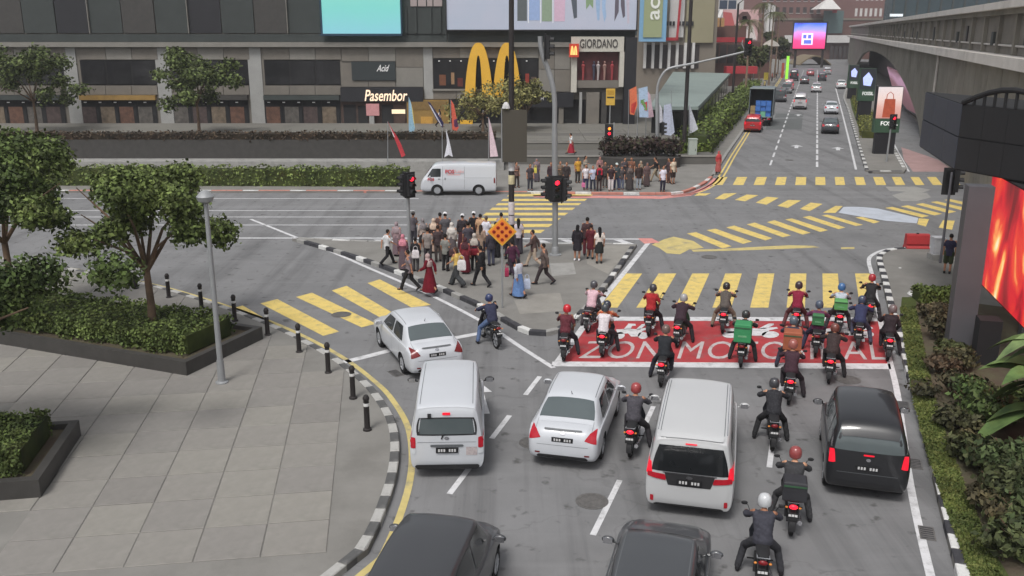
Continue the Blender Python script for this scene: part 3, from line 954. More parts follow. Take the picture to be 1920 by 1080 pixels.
        P('handle_trim', m_trim, 'rear', [(-.38, .83), (.38, .83), (.38, .89), (-.38, .89)], 6, 2, off=.022)
        P('high_brake_light', m_brake, 'rear', [(-.09, 1.60), (.09, 1.60), (.09, 1.66), (-.09, 1.66)], 4, 2, off=.02)
        P('badge', m_chrome, 'rear', [(-.055, 1.0), (.055, 1.0), (.055, 1.08), (-.055, 1.08)], 4, 4, off=.015, rnd=.5)
        P('sticker', mat('sticker', C8(170, 160, 160), 0.7, var=.25, scale=14), 'rear', [(.43, .62), (.68, .62), (.68, .82), (.43, .82)], 3, 3, rnd=0, off=.009)
        P('rear_bumper', m_blackp, 'rear', [(-.72, .28), (.72, .28), (.74, .40), (-.74, .40)], 10, 3, off=.03)
        P('door_seam', m_trim, 'rear', [(-.66, .935), (.66, .935), (.66, .943), (-.66, .943)], 8, 1, rnd=0, off=.006)
        MB().tube([(-.12, -2.21, 1.02), (-.08, -2.225, 1.14)], .016, 6).build('rear_wiper', m_blackp, root)
        MB().box((-.38, -2.19, 1.59), (.08, .10, .09)).build('rear_camera', m_blackp, root)
        plate(root, -2.225, .75, .50, .13)
    elif kind == 'people_carrier':
        secs = [(-2.45, .44, 1.0, .72, .69, 1.62, .60), (-2.42, .32, 1.05, .84, .80, 1.74, .68), (-2.34, .24, 1.08, .90, .86, 1.83, .73), (-1.8, .22, 1.08, .92, .88, 1.89, .76), (-.6, .22, 1.07, .925, .88, 1.93, .77),
                (.5, .22, 1.05, .925, .88, 1.91, .76), (.95, .22, 1.04, .925, .87, 1.84, .73), (1.6, .22, 1.02, .92, .86, 1.22, .74), (1.8, .22, .99, .92, .85, 1.08, .74), (2.15, .25, .90, .89, .80, .97, .7), (2.36, .30, .76, .82, .70, .82, .6), (2.45, .42, .64, .66, .56, .68, .45)]
        wy, wr, ww, half = (-1.52, 1.48), .34, .22, .925
        body, bvh = loft_body(secs, wy, wr)
        inst('body', body, root); add_wheels(root, wy, wr, ww, half)
        P = lambda name, m, *a, **k: patch(bvh, *a, **k).build(name, m, root, True)
        m_gdk = mat('privacy_glass', C8(33, 35, 37), 0.10, var=0.03, spec=0.6)
        P('rear_window', m_gdk, 'rear', [(-.80, 1.06), (.80, 1.06), (.66, 1.66), (-.66, 1.66)], 14, 10, rnd=.05, off=.01)
        P('tailgate_panel', m_blackp, 'rear', [(-.44, .76), (.44, .76), (.52, 1.04), (-.52, 1.04)], 10, 5, rnd=.04, off=.009)
        P('chrome_strip', m_chrome, 'rear', [(-.55, 1.035), (.55, 1.035), (.55, 1.055), (-.55, 1.055)], 8, 1, rnd=0, off=.02)
        P('badge', m_chrome, 'rear', [(-.07, .93), (.07, .93), (.07, 1.01), (-.07, 1.01)], 4, 4, off=.02, rnd=.5)
        for s in (-1, 1):
            P('tail_light', m_brake, 'rear', [(s * .76, .98), (s * .88, .98), (s * .86, 1.26), (s * .79, 1.26)], 4, 6, off=.016)
            P('tail_light', m_tail, 'rear', [(s * .47, .86), (s * .87, .92), (s * .86, 1.03), (s * .50, 1.00)], 6, 4, off=.018)
            P('reflector', m_tail, 'rear', [(s * .72, .36), (s * .79, .36), (s * .79, .50), (s * .72, .50)], 2, 4, off=.012)
            P('headlight', m_lens, 'front', [(s * .5, .74), (s * .8, .74), (s * .8, .9), (s * .55, .86)], 5, 4)
            P('roof_channel', m_trim, 'top', [(s * .655, -2.15), (s * .64, -2.15), (s * .64, .8), (s * .655, .8)], 1, 14, rnd=0, off=.004)
            P('roof_channel', m_chrome, 'top', [(s * .71, -2.1), (s * .695, -2.1), (s * .695, .75), (s * .71, .75)], 1, 14, rnd=0, off=.006)
            mirror(root, s * .97, 1.20, 1.18)
        for v in ('left', 'right'):
            P('side_window', m_gdk, v, [(-2.15, 1.13), (-.98, 1.13), (-.98, 1.74), (-2.05, 1.70)], 10, 6)
            P('side_window', m_gdk, v, [(-.92, 1.13), (.25, 1.13), (.25, 1.75), (-.92, 1.75)], 10, 6)
            P('side_window', m_gdk, v, [(.31, 1.13), (1.36, 1.13), (.92, 1.70), (.31, 1.74)], 10, 6)
        P('windscreen', m_glass, 'top', [(-.64, 1.0), (.64, 1.0), (.70, 1.62), (-.70, 1.62)], 12, 8, rnd=.06)
        P('high_brake_light', m_brake, 'rear', [(-.12, 1.70), (.12, 1.70), (.12, 1.725), (-.12, 1.725)], 4, 2, off=.03)
        P('roof_spoiler', m_paint, 'top', [(-.66, -2.40), (.66, -2.40), (.62, -2.10), (-.62, -2.10)], 10, 4, off=.035)
        P('bumper_vent', m_blackp, 'rear', [(-.75, .26), (.75, .26), (.70, .32), (-.70, .32)], 8, 2)
        plate(root, -2.475, .86, .52, .12)
    elif kind == 'hatchback_car':
        secs = [(-2.03, .46, .86, .68, .65, 1.08, .54), (-2.0, .34, .96, .80, .76, 1.26, .62), (-1.92, .26, 1.02, .85, .81, 1.46, .65), (-1.72, .24, 1.04, .865, .82, 1.62, .655), (-1.2, .23, 1.03, .87, .82, 1.69, .66), (-.3, .22, 1.01, .87, .82, 1.71, .665),
                (.3, .22, 1.0, .87, .82, 1.68, .65), (.66, .22, .98, .87, .81, 1.60, .63), (1.22, .22, .93, .86, .78, 1.06, .68), (1.55, .24, .86, .85, .76, .96, .66), (1.85, .26, .76, .80, .69, .84, .58), (1.98, .32, .66, .74, .6, .71, .5), (2.03, .44, .56, .58, .48, .6, .4)]
        wy, wr, ww, half = (-1.28, 1.30), .31, .19, .865
        body, bvh = loft_body(secs, wy, wr)
        inst('body', body, root); add_wheels(root, wy, wr, ww, half)
        P = lambda name, m, *a, **k: patch(bvh, *a, **k).build(name, m, root, True)
        P('rear_window', m_glass, 'rear', [(-.72, 1.10), (.72, 1.10), (.60, 1.56), (-.60, 1.56)], 12, 8, rnd=.05)
        P('windscreen', m_glass, 'top', [(-.57, .74), (.57, .74), (.66, 1.20), (-.66, 1.20)], 12, 8, rnd=.06)
        for v in ('left', 'right'):
            P('side_window', m_glass, v, [(-1.78, 1.10), (-1.15, 1.08), (-1.15, 1.55), (-1.62, 1.52)], 6, 5)
            P('side_window', m_glass, v, [(-1.10, 1.08), (-.20, 1.07), (-.20, 1.58), (-1.10, 1.57)], 8, 6)
            P('side_window', m_glass, v, [(-.14, 1.07), (1.0, 1.06), (.62, 1.52), (-.14, 1.58)], 10, 6)
        for s in (-1, 1):
            P('tail_light', m_brake, 'rear', [(s * .66, .82), (s * .80, .80), (s * .79, 1.08), (s * .70, 1.10)], 4, 6, off=.014)
            P('headlight', m_lens, 'front', [(s * .42, .64), (s * .70, .64), (s * .74, .80), (s * .48, .74)], 5, 4)
            P('lamp_trim', m_chrome, 'rear', [(s * .74, 1.12), (s * .77, 1.12), (s * .745, 1.36), (s * .725, 1.36)], 2, 5, off=.012)
            mirror(root, s * .88, .95, 1.07)
        P('high_brake_light', m_brake, 'rear', [(-.11, 1.02), (.11, 1.02), (.11, 1.055), (-.11, 1.055)], 4, 2, off=.02)
        P('badge', m_chrome, 'rear', [(-.05, .90), (.05, .90), (.05, .97), (-.05, .97)], 4, 4, off=.015, rnd=.5)
        P('bumper_vent', m_blackp, 'rear', [(-.60, .32), (.60, .32), (.58, .42), (-.58, .42)], 8, 3)
        P('grille', m_blackp, 'front', [(-.4, .46), (.4, .46), (.42, .62), (-.42, .62)], 6, 3)
        for v in ('left', 'right'):
            for y_ in (-.17, .90, -1.12): P('door_seam', m_trim, v, [(y_, .34), (y_ + .010, .34), (y_ + .010, 1.0), (y_, 1.0)], 1, 8, rnd=0, off=.003)
            P('sill_trim', m_trim, v, [(-.92, .26), (.92, .26), (.92, .30), (-.92, .30)], 8, 2, off=.01)
        P('tailgate_seam', m_trim, 'rear', [(-.62, .62), (.62, .62), (.62, .63), (-.62, .63)], 10, 1, rnd=0, off=.004)
        P('roof_spoiler', m_paint, 'top', [(-.60, -1.96), (.60, -1.96), (.58, -1.70), (-.58, -1.70)], 10, 4, off=.03)
        plate(root, -2.04, .75)
        MB().tube([(-.1, -1.99, 1.03), (.28, -1.965, 1.12)], .013, 6).build('rear_wiper', m_blackp, root)
    elif kind == 'delivery_van':
        secs = [(-2.35, .48, 1.05, .74, .72, 1.78, .66), (-2.33, .34, 1.08, .82, .80, 1.90, .70), (-2.27, .27, 1.10, .845, .825, 1.95, .72), (-1.6, .25, 1.10, .85, .83, 1.975, .73), (-.4, .25, 1.10, .85, .83, 1.985, .73), (.8, .25, 1.10, .85, .83, 1.98, .73),
                (1.35, .25, 1.08, .85, .82, 1.93, .70), (1.62, .25, 1.06, .85, .82, 1.78, .69), (1.98, .25, 1.04, .85, .81, 1.34, .71), (2.14, .26, .98, .84, .79, 1.09, .71), (2.28, .29, .80, .80, .72, .88, .64), (2.35, .42, .62, .66, .58, .68, .5)]
        wy, wr, ww, half = (-1.27, 1.30), .33, .19, .85
        body, bvh = loft_body(secs, wy, wr)
        inst('body', body, root); add_wheels(root, wy, wr, ww, half)
        P = lambda name, m, *a, **k: patch(bvh, *a, **k).build(name, m, root, True)
        P('windscreen', m_glass, 'front', [(-.66, 1.16), (.66, 1.16), (.60, 1.76), (-.60, 1.76)], 12, 8, rnd=.06)
        P('rear_window', m_glass, 'rear', [(-.62, 1.2), (.62, 1.2), (.6, 1.72), (-.6, 1.72)], 10, 6, rnd=.06)
        for v in ('left', 'right'):
            P('side_window', m_glass, v, [(1.06, 1.16), (1.92, 1.16), (1.60, 1.66), (1.06, 1.68)], 10, 6, rnd=.08)
            P('door_seam', m_trim, v, [(.94, .42), (.955, .42), (.955, 1.80), (.94, 1.80)], 1, 10, rnd=0, off=.004)
            P('door_seam', m_trim, v, [(-.40, .42), (-.385, .42), (-.385, 1.80), (-.40, 1.80)], 1, 10, rnd=0, off=.004)
            P('door_rail', m_trim, v, [(-2.1, 1.10), (-.35, 1.10), (-.35, 1.115), (-2.1, 1.115)], 10, 1, rnd=0, off=.004)
            P('door_handle', m_blackp, v, [(.78, .98), (.82, .98), (.82, 1.12), (.78, 1.12)], 2, 3, off=.03)
            P('door_handle', m_blackp, v, [(1.10, 1.02), (1.24, 1.02), (1.24, 1.06), (1.10, 1.06)], 3, 2, off=.03)
        for s in (-1, 1):
            P('tail_light', m_tail, 'rear', [(s * .66, .78), (s * .80, .78), (s * .80, 1.15), (s * .66, 1.15)], 4, 6, off=.012)
            P('headlight', m_lens, 'front', [(s * .42, .72), (s * .76, .72), (s * .78, .94), (s * .5, .90)], 5, 4)
            mirror(root, s * .92, 1.72, 1.20)
        P('tail_light', m_taildk, 'left', [(-2.30, .78), (-2.20, .78), (-2.20, 1.12), (-2.28, 1.12)], 3, 6, off=.012)
        P('grille', m_blackp, 'front', [(-.4, .60), (.4, .60), (.42, .72), (-.42, .72)], 6, 3)
        m_posr = mat('van_lettering_red', C8(190, 60, 70), .6, var=.05); m_posg = mat('van_lettering_pale', C8(224, 158, 156), .6, var=.05)
        # the van stands with its left side to the viewer: lettering reads from the nose backwards
        lettering('lettering', 'POS', (-.853, .78, 1.38), (0, -1, 0), (0, 0, 1), .24, m_posr, root, width=.56, extrude=.012, bold=.03, shear=.0)
        lettering('lettering', 'Laju', (-.853, .16, 1.38), (0, -1, 0), (0, 0, 1), .24, m_posg, root, width=.50, extrude=.012)
        P('lettering_line', m_posg, 'left', [(-.14, 1.275), (.66, 1.275), (.66, 1.315), (-.14, 1.315)], 8, 1, rnd=0, off=.006)
        lettering('lettering', 'POS', (-.855, 1.88, .93), (0, -1, 0), (0, 0, 1), .18, m_posr, root, width=.40, extrude=.012, bold=.03)
        plate(root, -2.36, .6)
    return root

CARS = {k: None for k in ('sedan_car', 'cargo_van', 'people_carrier', 'hatchback_car', 'delivery_van')}
def car(kind, pos, heading, label, cat, swap=None, group=None, scale=1.0, name=None):
    if CARS[kind] is None:
        CARS[kind] = make_car(kind)
        o = copy_tree(CARS[kind], None, swap)
    else:
        o = copy_tree(CARS[kind], None, swap)
    o.location = pos
    o.rotation_euler = (0, 0, -heading)
    o.scale = (scale,) * 3 if not isinstance(scale, tuple) else scale
    if name: o.name = name
    tag(o, label, cat, group)
    return o

def mids(u, v, L, heading):
    """centre of a car whose rear bumper stands at pixel (u, v)"""
    p = G(u, v)
    return p + Vector((math.sin(heading), math.cos(heading), 0)) * L / 2

pk = lambda c, n: {'paint_white': paint(n, c)}
NEAR = 'vehicles waiting at the lights'
car('sedan_car', mids(822, 712, 4.45, rad(-23)), rad(-23), 'white saloon turning into the slip road by the yellow crossing', 'car', group=NEAR,
    swap={'tail_lens': m_taildk})
car('cargo_van', mids(833, 900, 4.4, rad(0)), rad(-2), 'white small van with wide rear window beside the left yellow kerb line', 'van', group=NEAR, name='cargo_van')
car('sedan_car', mids(1056, 884, 4.45, rad(13)), rad(14), 'white saloon with grey boot trim between the small van and the people carrier', 'car', group=NEAR)
car('people_carrier', mids(1300, 976, 4.9, rad(11)), rad(14), 'large white people carrier with black tailgate glass in the middle lane', 'people carrier', group=NEAR, swap={'paint_white': paint('paint_pearl', C8(184, 185, 186))})
car('hatchback_car', mids(1618, 942, 3.74, rad(17)), rad(16.5), 'black hatchback in the right lane beside the chequered kerb', 'car', group=NEAR, swap=dict(pk(C8(30, 31, 34), 'paint_black'), tinted_glass=m_glass2), scale=(1.0, .92, 1.07))  # paler glass colour here stands in for the bright sky's reflection
car('hatchback_car', mids(735, 1300, 4.06, rad(14)), rad(11), 'dark grey car at the lower left behind the small white van', 'car', group=NEAR, swap=pk(C8(58, 59, 62), 'paint_graphite'))
car('sedan_car', mids(1190, 1330, 4.45, rad(16)), rad(15), 'dark grey saloon cut by the lower edge behind the people carrier', 'car', group=NEAR, swap=pk(C8(66, 68, 71), 'paint_grey'))
p = (G(800, 366) + G(922, 368)) / 2
car('delivery_van', (p.x - .05, p.y + .85, 0), rad(-90), 'white postal delivery van with red lettering passing on the cross street', 'van', name='delivery_van')

FARG = 'traffic on the far road'
def far(kind, u, v, label, col, n, L=4.4, scale=1.0, swap=None, dh=0.0):
    s = dict(pk(col, n)); s.update(swap or {})
    h = YAW + dh
    return car(kind, mids(u, v, L * (scale if not isinstance(scale, tuple) else scale[1]), h), h, label, 'car' if 'van' not in kind else 'van', swap=s, group=FARG, scale=scale)
far('hatchback_car', 1410, 249, 'bright red hatchback parked behind the open truck', C8(176, 34, 40), 'paint_red', 4.06)
far('sedan_car', 1556, 252, 'dark grey saloon alone in the right far lane', C8(58, 62, 66), 'paint_slate', 4.45)
far('sedan_car', 1558, 215, 'silver white saloon ahead of the dark grey saloon', C8(196, 200, 206), 'paint_silver', 4.45)
far('hatchback_car', 1499, 206, 'silver van-like car with red tail lamps in the middle far lane', C8(182, 180, 182), 'paint_silver2', 4.06, (1, 1, 1.2))
far('sedan_car', 1530, 174, 'pale saloon ahead of the silver van-like car', C8(190, 190, 192), 'paint_pale', 4.45)
far('sedan_car', 1577, 167, 'white saloon at the bend near the screen island', C8(214, 216, 218), 'paint_white2', 4.45)
far('hatchback_car', 1478, 170, 'pinkish hatchback with glowing tail lamps beyond the truck', C8(176, 120, 124), 'paint_rose', 4.06, (1, 1, 1.1))
far('hatchback_car', 1488, 152, 'dark tall car between the pinkish hatchback and the far canopy', C8(50, 46, 54), 'paint_plum', 4.06, (1, 1.1, 1.35))
far('sedan_car', 1519, 143, 'red saloon under the far canopy', C8(150, 70, 74), 'paint_dullred', 4.45)
far('cargo_van', 1462, 192, 'dark grey van parked ahead of the open truck', C8(74, 78, 82), 'paint_vangrey', 4.4)
far('cargo_van', 1474, 176, 'light grey van parked ahead of the dark van', C8(130, 134, 138), 'paint_vanlight', 4.4)

far('hatchback_car', 1541, 152, 'dark hatchback in the right far lane near the canopy', C8(60, 62, 70), 'paint_slate2', 4.06)
far('sedan_car', 1508, 158, 'charcoal saloon between the pale saloon and the plum car', C8(70, 68, 72), 'paint_coal', 4.45)
far('hatchback_car', 1551, 140, 'silver car far ahead under the street screen', C8(170, 172, 176), 'paint_silver3', 4.06)
# open-backed truck parked on the far left
def truck():
    r = empty('box_truck', mids(1424, 237, 7.2, YAW), -YAW, 'grey box truck with open back and blue crates inside', 'truck', FARG)
    m_box = mat('truck_box', C8(112, 122, 126), .6, var=.08, scale=2, wear=C8(88, 96, 98), wamt=.5)
    mb = MB()
    y0, y1, w, z0, z1 = -3.6, 1.6, 1.25, .95, 3.95
    mb.bx(-w, w, y0, y1, z0, z0 + .08); mb.bx(-w, w, y0, y1, z1 - .06, z1)
    mb.bx(-w, -w + .06, y0, y1, z0 + .081, z1 - .061); mb.bx(w - .06, w, y0, y1, z0 + .081, z1 - .061)
    mb.bx(-w + .061, w - .061, y1 - .06, y1, z0 + .081, z1 - .061)
    mb.build('cargo_box', m_box, r)
    MB().bx(-w - .02, w + .02, y0 - .08, y0 - .005, z1 - .02, z1 + .10).build('rear_frame', mat('truck_frame', C8(150, 160, 160), .6), r)
    MB().bx(-.5, .5, -3.5, 3.0, .45, .94).build('chassis', m_under, r)
    cab = MB(); cab.loft([[(-1.05, 1.75, .5), (1.05, 1.75, .5), (1.05, 3.5, .5), (-1.05, 3.5, .5)], [(-1.05, 1.75, 1.5), (1.05, 1.75, 1.5), (1.05, 3.55, 1.4), (-1.05, 3.55, 1.4)], [(-1.0, 1.75, 2.4), (1.0, 1.75, 2.4), (.98, 3.1, 2.4), (-.98, 3.1, 2.4)]])
    cab.build('cab', mat('truck_cab', C8(90, 110, 150), .4), r)
    for y in (-2.4, 2.6):
        for s in (-1, 1):
            o = MB().lathe([(.26, -.12), (.42, -.12), (.45, -.07), (.45, .07), (.42, .12), (.26, .12)], 20, axis='X', closed=True).build('wheel', m_rubber, r, True, loc=(s * .95, y, .45))
            MB().lathe([(.27, .08), (.2, .05), (.05, .10)], 14, axis='X').build('rim', m_trim, o, rz=0 if s > 0 else PI)
    for s in (-1, 1):
        MB().box((s * .9, -3.62, .80), (.3, .05, .12)).build('tail_light', m_tail, r)
    mats_ = [mat('crate_blue', C8(64, 112, 184), .6, var=.1), mat('crate_tan', C8(150, 130, 92), .7, var=.1), mat('crate_green', C8(110, 170, 140), .6)]
    i = 0
    for zz in range(3):
        for xx in range(4):
            if (xx, zz) in ((0, 2),): continue
            k = 0 if xx >= 1 else 1
            if (xx, zz) == (2, 0): k = 2
            p0 = r.matrix_basis @ Vector((-.84 + xx * .54, -3.1 + .12 * ((xx + zz) % 2), z0 + .081 + zz * .56))
            c = MB()
            c.bx(-.25, .25, -.3, .3, 0, .02); c.bx(-.25, -.23, -.3, .3, .02, .53); c.bx(.23, .25, -.3, .3, .02, .53); c.bx(-.23, .23, -.3, -.28, .02, .53); c.bx(-.23, .23, .28, .3, .02, .53)
            o = c.build('cargo_crate', mats_[k], loc=p0, rz=-YAW)
            row = ('bottom', 'middle', 'top')[zz]; colm = ('far left', 'second', 'third', 'far right')[xx]
            tag(o, '%s crate in the %s row, %s column of the box truck load' % (('blue', 'tan', 'green')[k], row, colm), 'crate', 'crates loaded in the box truck')
truck()
for k, o in CARS.items():
    if o is not None:
        for ch in list(o.children_recursive): bpy.data.objects.remove(ch)
        bpy.data.objects.remove(o)
# ------------------------------------------------------------------ people
def V(*a): return Vector(a)
def cap(mb, a, b, ra, rb, n=10):
    a, b = Vector(a), Vector(b)
    mb.ball(a, ra, n, 7); mb.ball(b, rb, n, 7)
    if (b - a).length > 1e-4: mb.tube([a, b], [ra, rb], n)

def remeshed(mb, name, m, vox=0.014, smooth=2, wob=0.0):
    me = mb.mesh('t', m)
    ob = bpy.data.objects.new('t', me); COL.objects.link(ob)
    r = ob.modifiers.new('r', 'REMESH'); r.mode = 'VOXEL'; r.voxel_size = vox; r.adaptivity = 0
    if smooth:
        sm = ob.modifiers.new('s', 'SMOOTH'); sm.iterations = smooth; sm.factor = 0.5
    bpy.context.view_layer.update()
    dg = bpy.context.evaluated_depsgraph_get()
    res = bpy.data.meshes.new_from_object(ob.evaluated_get(dg), depsgraph=dg)
    bpy.data.objects.remove(ob); bpy.data.meshes.remove(me)
    if wob:
        co = np.empty(len(res.vertices) * 3); res.vertices.foreach_get('co', co); co = co.reshape(-1, 3)
        no = np.empty(len(res.vertices) * 3); res.vertices.foreach_get('normal', no); no = no.reshape(-1, 3)
        f = np.sin(co[:, 0] * 23 + co[:, 2] * 17) * np.sin(co[:, 2] * 31 - co[:, 1] * 19) + 0.6 * np.sin(co[:, 2] * 58 + co[:, 0] * 37 + co[:, 1] * 41)
        co += no * (f * wob)[:, None]
        res.vertices.foreach_set('co', co.ravel())
    res.name = name
    res.materials.clear(); res.materials.append(m)
    res.shade_smooth()
    res.update()
    return res

def pose(kind):
    """joints of a 1.70 m figure facing +Y, feet on the ground at the origin"""
    J = dict(pel=V(0, 0, .92), waist=V(0, 0, 1.05), chest=V(0, .0, 1.27), neck=V(0, -.005, 1.45), head=V(0, .02, 1.585), tilt=0.0,
             shL=V(-.175, 0, 1.385), shR=V(.175, 0, 1.385), elL=V(-.215, -.03, 1.12), elR=V(.215, -.03, 1.12), wrL=V(-.215, .05, .89), wrR=V(.215, .05, .89),
             hpL=V(-.09, 0, .90), hpR=V(.09, 0, .90), knL=V(-.10, .015, .49), knR=V(.10, .015, .49), anL=V(-.10, -.02, .08), anR=V(.10, -.02, .08), ftL=V(0, 1, 0), ftR=V(0, 1, 0))
    if kind == 'stand2':          # one forearm raised, weight on one leg
        J.update(elR=V(.22, -.02, 1.12), wrR=V(.11, .20, 1.17), knL=V(-.12, .05, .49), anL=V(-.15, .02, .08))
    if kind == 'walkA' or kind == 'walkB':
        s = 1 if kind == 'walkA' else -1
        L, R = ('L', 'R') if s > 0 else ('R', 'L')
        x = {'L': -1, 'R': 1}
        J.update({'pel': V(0, 0, .89), 'waist': V(0, .01, 1.02), 'chest': V(0, .03, 1.24), 'neck': V(0, .045, 1.42), 'head': V(0, .075, 1.555),
                  'hp' + L: V(x[L] * .09, .02, .87), 'kn' + L: V(x[L] * .09, .20, .50), 'an' + L: V(x[L] * .08, .34, .10),
                  'hp' + R: V(x[R] * .09, -.02, .87), 'kn' + R: V(x[R] * .10, -.04, .47), 'an' + R: V(x[R] * .09, -.36, .17),
                  'sh' + L: V(x[L] * .175, .0, 1.36), 'sh' + R: V(x[R] * .175, .05, 1.36),
                  'el' + L: V(x[L] * .22, -.15, 1.12), 'wr' + L: V(x[L] * .21, -.18, .90), 'el' + R: V(x[R] * .22, .11, 1.11), 'wr' + R: V(x[R] * .19, .30, 1.00),
                  'ft' + R: V(0, .8, -.6)})
    if kind.startswith('ride'):   # seated on a motorcycle whose origin is on the ground between the wheels
        J.update(pel=V(0, -.28, .86), waist=V(0, -.25, 1.0), chest=V(0, -.14, 1.20), neck=V(0, -.05, 1.375), head=V(0, .0, 1.51),
                 shL=V(-.18, -.07, 1.31), shR=V(.18, -.07, 1.31), elL=V(-.30, .12, 1.14), elR=V(.30, .12, 1.14), wrL=V(-.29, .37, 1.06), wrR=V(.29, .37, 1.06),
                 hpL=V(-.10, -.26, .84), hpR=V(.10, -.26, .84), knL=V(-.20, .14, .72), knR=V(.20, .14, .72), anL=V(-.20, .02, .33), anR=V(.20, .02, .33))
        if kind.endswith('F'):
            for k, d in (('waist', .03), ('chest', .09), ('neck', .15), ('head', .19), ('shL', .13), ('shR', .13)): J[k] = J[k] + V(0, d, -d * .45)
            J.update(elL=V(-.33, .20, 1.10), elR=V(.33, .20, 1.10))
        if kind.endswith('U'):
            for k, d in (('chest', -.05), ('neck', -.09), ('head', -.12), ('shL', -.08), ('shR', -.08)): J[k] = J[k] + V(0, d, -d * .15)
            J.update(elR=V(.27, -.12, 1.02), wrR=V(.20, .06, .84), elL=V(-.27, .10, 1.08), wrL=V(-.29, .36, 1.05)); J['head'] = J['head'] + V(.03, 0, 0)
        if kind in ('rideR', 'rideB', 'rideRF', 'rideRU', 'rideBF'): J.update(knR=V(.30, .06, .53), anR=V(.40, .0, .085))
        if kind in ('rideL', 'rideB', 'rideBF'): J.update(knL=V(-.30, .06, .53), anL=V(-.40, .0, .085))
        if kind == 'ridePillion':
            d = V(0, -.36, .03)
            for k in ('pel', 'waist', 'chest', 'neck', 'head', 'shL', 'shR', 'hpL', 'hpR'): J[k] = J[k] + d
            J.update(elL=V(-.25, -.32, 1.12), elR=V(.25, -.32, 1.12), wrL=V(-.16, -.10, 1.0), wrR=V(.16, -.10, 1.0), knL=V(-.24, -.12, .70), knR=V(.24, -.12, .70), anL=V(-.22, -.26, .36), anR=V(.22, -.26, .36))
    return J

POSES = ('stand', 'stand2', 'walkA', 'walkB', 'rideR', 'rideL', 'rideB', 'ridePillion', 'rideRF', 'rideBF', 'rideRU')
JP = {k: pose(k) for k in POSES}

def torso_rings(J, infl=0.0, lo=0.0, hem=0.0, fem=0.0):
    """elliptical rings up the spine"""
    pts = [(J['pel'] + V(0, 0, -.06), .155 + fem * .012, .115), (J['pel'] + V(0, 0, .02), .160 + fem * .012, .118), (J['waist'], .138 - fem * .012, .10), (J['chest'] * .5 + J['waist'] * .5, .150 - fem * .006, .108), (J['chest'], .168, .118),
           ((J['shL'] + J['shR']) / 2 + V(0, 0, -.05), .166, .10), ((J['shL'] + J['shR']) / 2 + V(0, 0, .005), .125, .080), ((J['shL'] + J['shR']) / 2 + V(0, 0, .04), .075, .064), (J['neck'] + V(0, 0, -.01), .055, .055)]
    rings = []
    for i, (c, rx, ry) in enumerate(pts):
        d = (pts[min(i + 1, len(pts) - 1)][0] - pts[max(i - 1, 0)][0]).normalized()
        x = V(1, 0, 0); y = d.cross(x).normalized()
        rings.append([c + x * ((rx + infl) * math.cos(a)) + y * ((ry + infl) * math.sin(a)) for a in np.linspace(0, 2 * PI, 17)[:-1]])
    return rings

MESH = {}
m_any = mat('cloth_any', (.3, .3, .3), .85)
def hand(mb, wr, d, side, curl):
    """palm and five fingers; d = direction of the hand"""
    d = d.normalized()
    up = V(0, 0, 1) if abs(d.z) < .8 else V(0, 1, 0)
    x = d.cross(up).normalized()
    n = x.cross(d).normalized()
    mb.ball(wr + d * .045, (.038, .038, .03), 8, 6)
    mb.ball(wr + d * .07, (.036, .036, .028), 8, 6)
    ln = (.062, .072, .067, .052)
    for i in range(4):
        b = wr + d * .088 + x * (i - 1.5) * .020
        m1 = b + d * ln[i] * .5 - n * curl * ln[i] * .35
        e = m1 + d * ln[i] * (.5 - .4 * curl) - n * curl * ln[i] * .6
        mb.tube([b - d * .02, m1, e], [.0095, .009, .007], 6)
    t = wr + d * .04 + x * side * .034
    mb.tube([t - x * side * .02, t + x * side * .022 + d * .025 - n * .01, t + x * side * .020 + d * .058 - n * (.012 + .02 * curl)], [.012, .0105, .008], 6)

def body_mesh(pk_):
    key = ('body', pk_)
    if key in MESH: return MESH[key]
    J = JP[pk_]
    mb = MB()
    mb.loft(torso_rings(J))
    cap(mb, J['neck'] + V(0, 0, -.05), J['head'] + V(0, -.015, -.05), .055, .05)
    h = J['head']
    mb.ball(h, (.074, .094, .105), 16, 12); mb.ball(h + V(0, .018, -.055), (.058, .070, .062), 12, 8)
    mb.ball(h + V(0, .099, -.012), (.012, .018, .022), 8, 6)                                  # nose
    mb.ball(h + V(0, .086, -.055), (.024, .010, .007), 8, 5)                                  # lips
    for s in (-1, 1):
        mb.ball(h + V(s * .076, -.005, -.01), (.012, .022, .032), 8, 6)                       # ears
        mb.ball(h + V(s * .030, .084, .012), (.016, .010, .010), 8, 5)                        # eyes under the brow
    for s in ('L', 'R'):
        cap(mb, J['sh' + s], J['el' + s], .052, .040); cap(mb, J['el' + s], J['wr' + s], .040, .027)
        cap(mb, J['hp' + s], J['kn' + s], .086, .058); cap(mb, J['kn' + s], J['an' + s], .056, .038)
        cap(mb, J['an' + s], J['an' + s] + J['ft' + s].normalized() * .14 + V(0, 0, -.04), .038, .028)
    me = remeshed(mb, 'person', m_any, .013, 2)
    fb = MB()
    for s, sd in (('L', 1), ('R', -1)):
        w, e = J['wr' + s], J['el' + s]
        d = (w - e) if not pk_.startswith('ride') else V(0, .9, -.25)
        hand(fb, w, d, sd, .35 if not pk_.startswith('ride') else 1.0)
    fm = fb.mesh('f', m_any, True)
    bm = bmesh.new(); bm.from_mesh(me); bm.from_mesh(fm)
    for f in bm.faces: f.smooth = True
    bm.to_mesh(me); bm.free(); bpy.data.meshes.remove(fm)
    MESH[key] = me
    return me

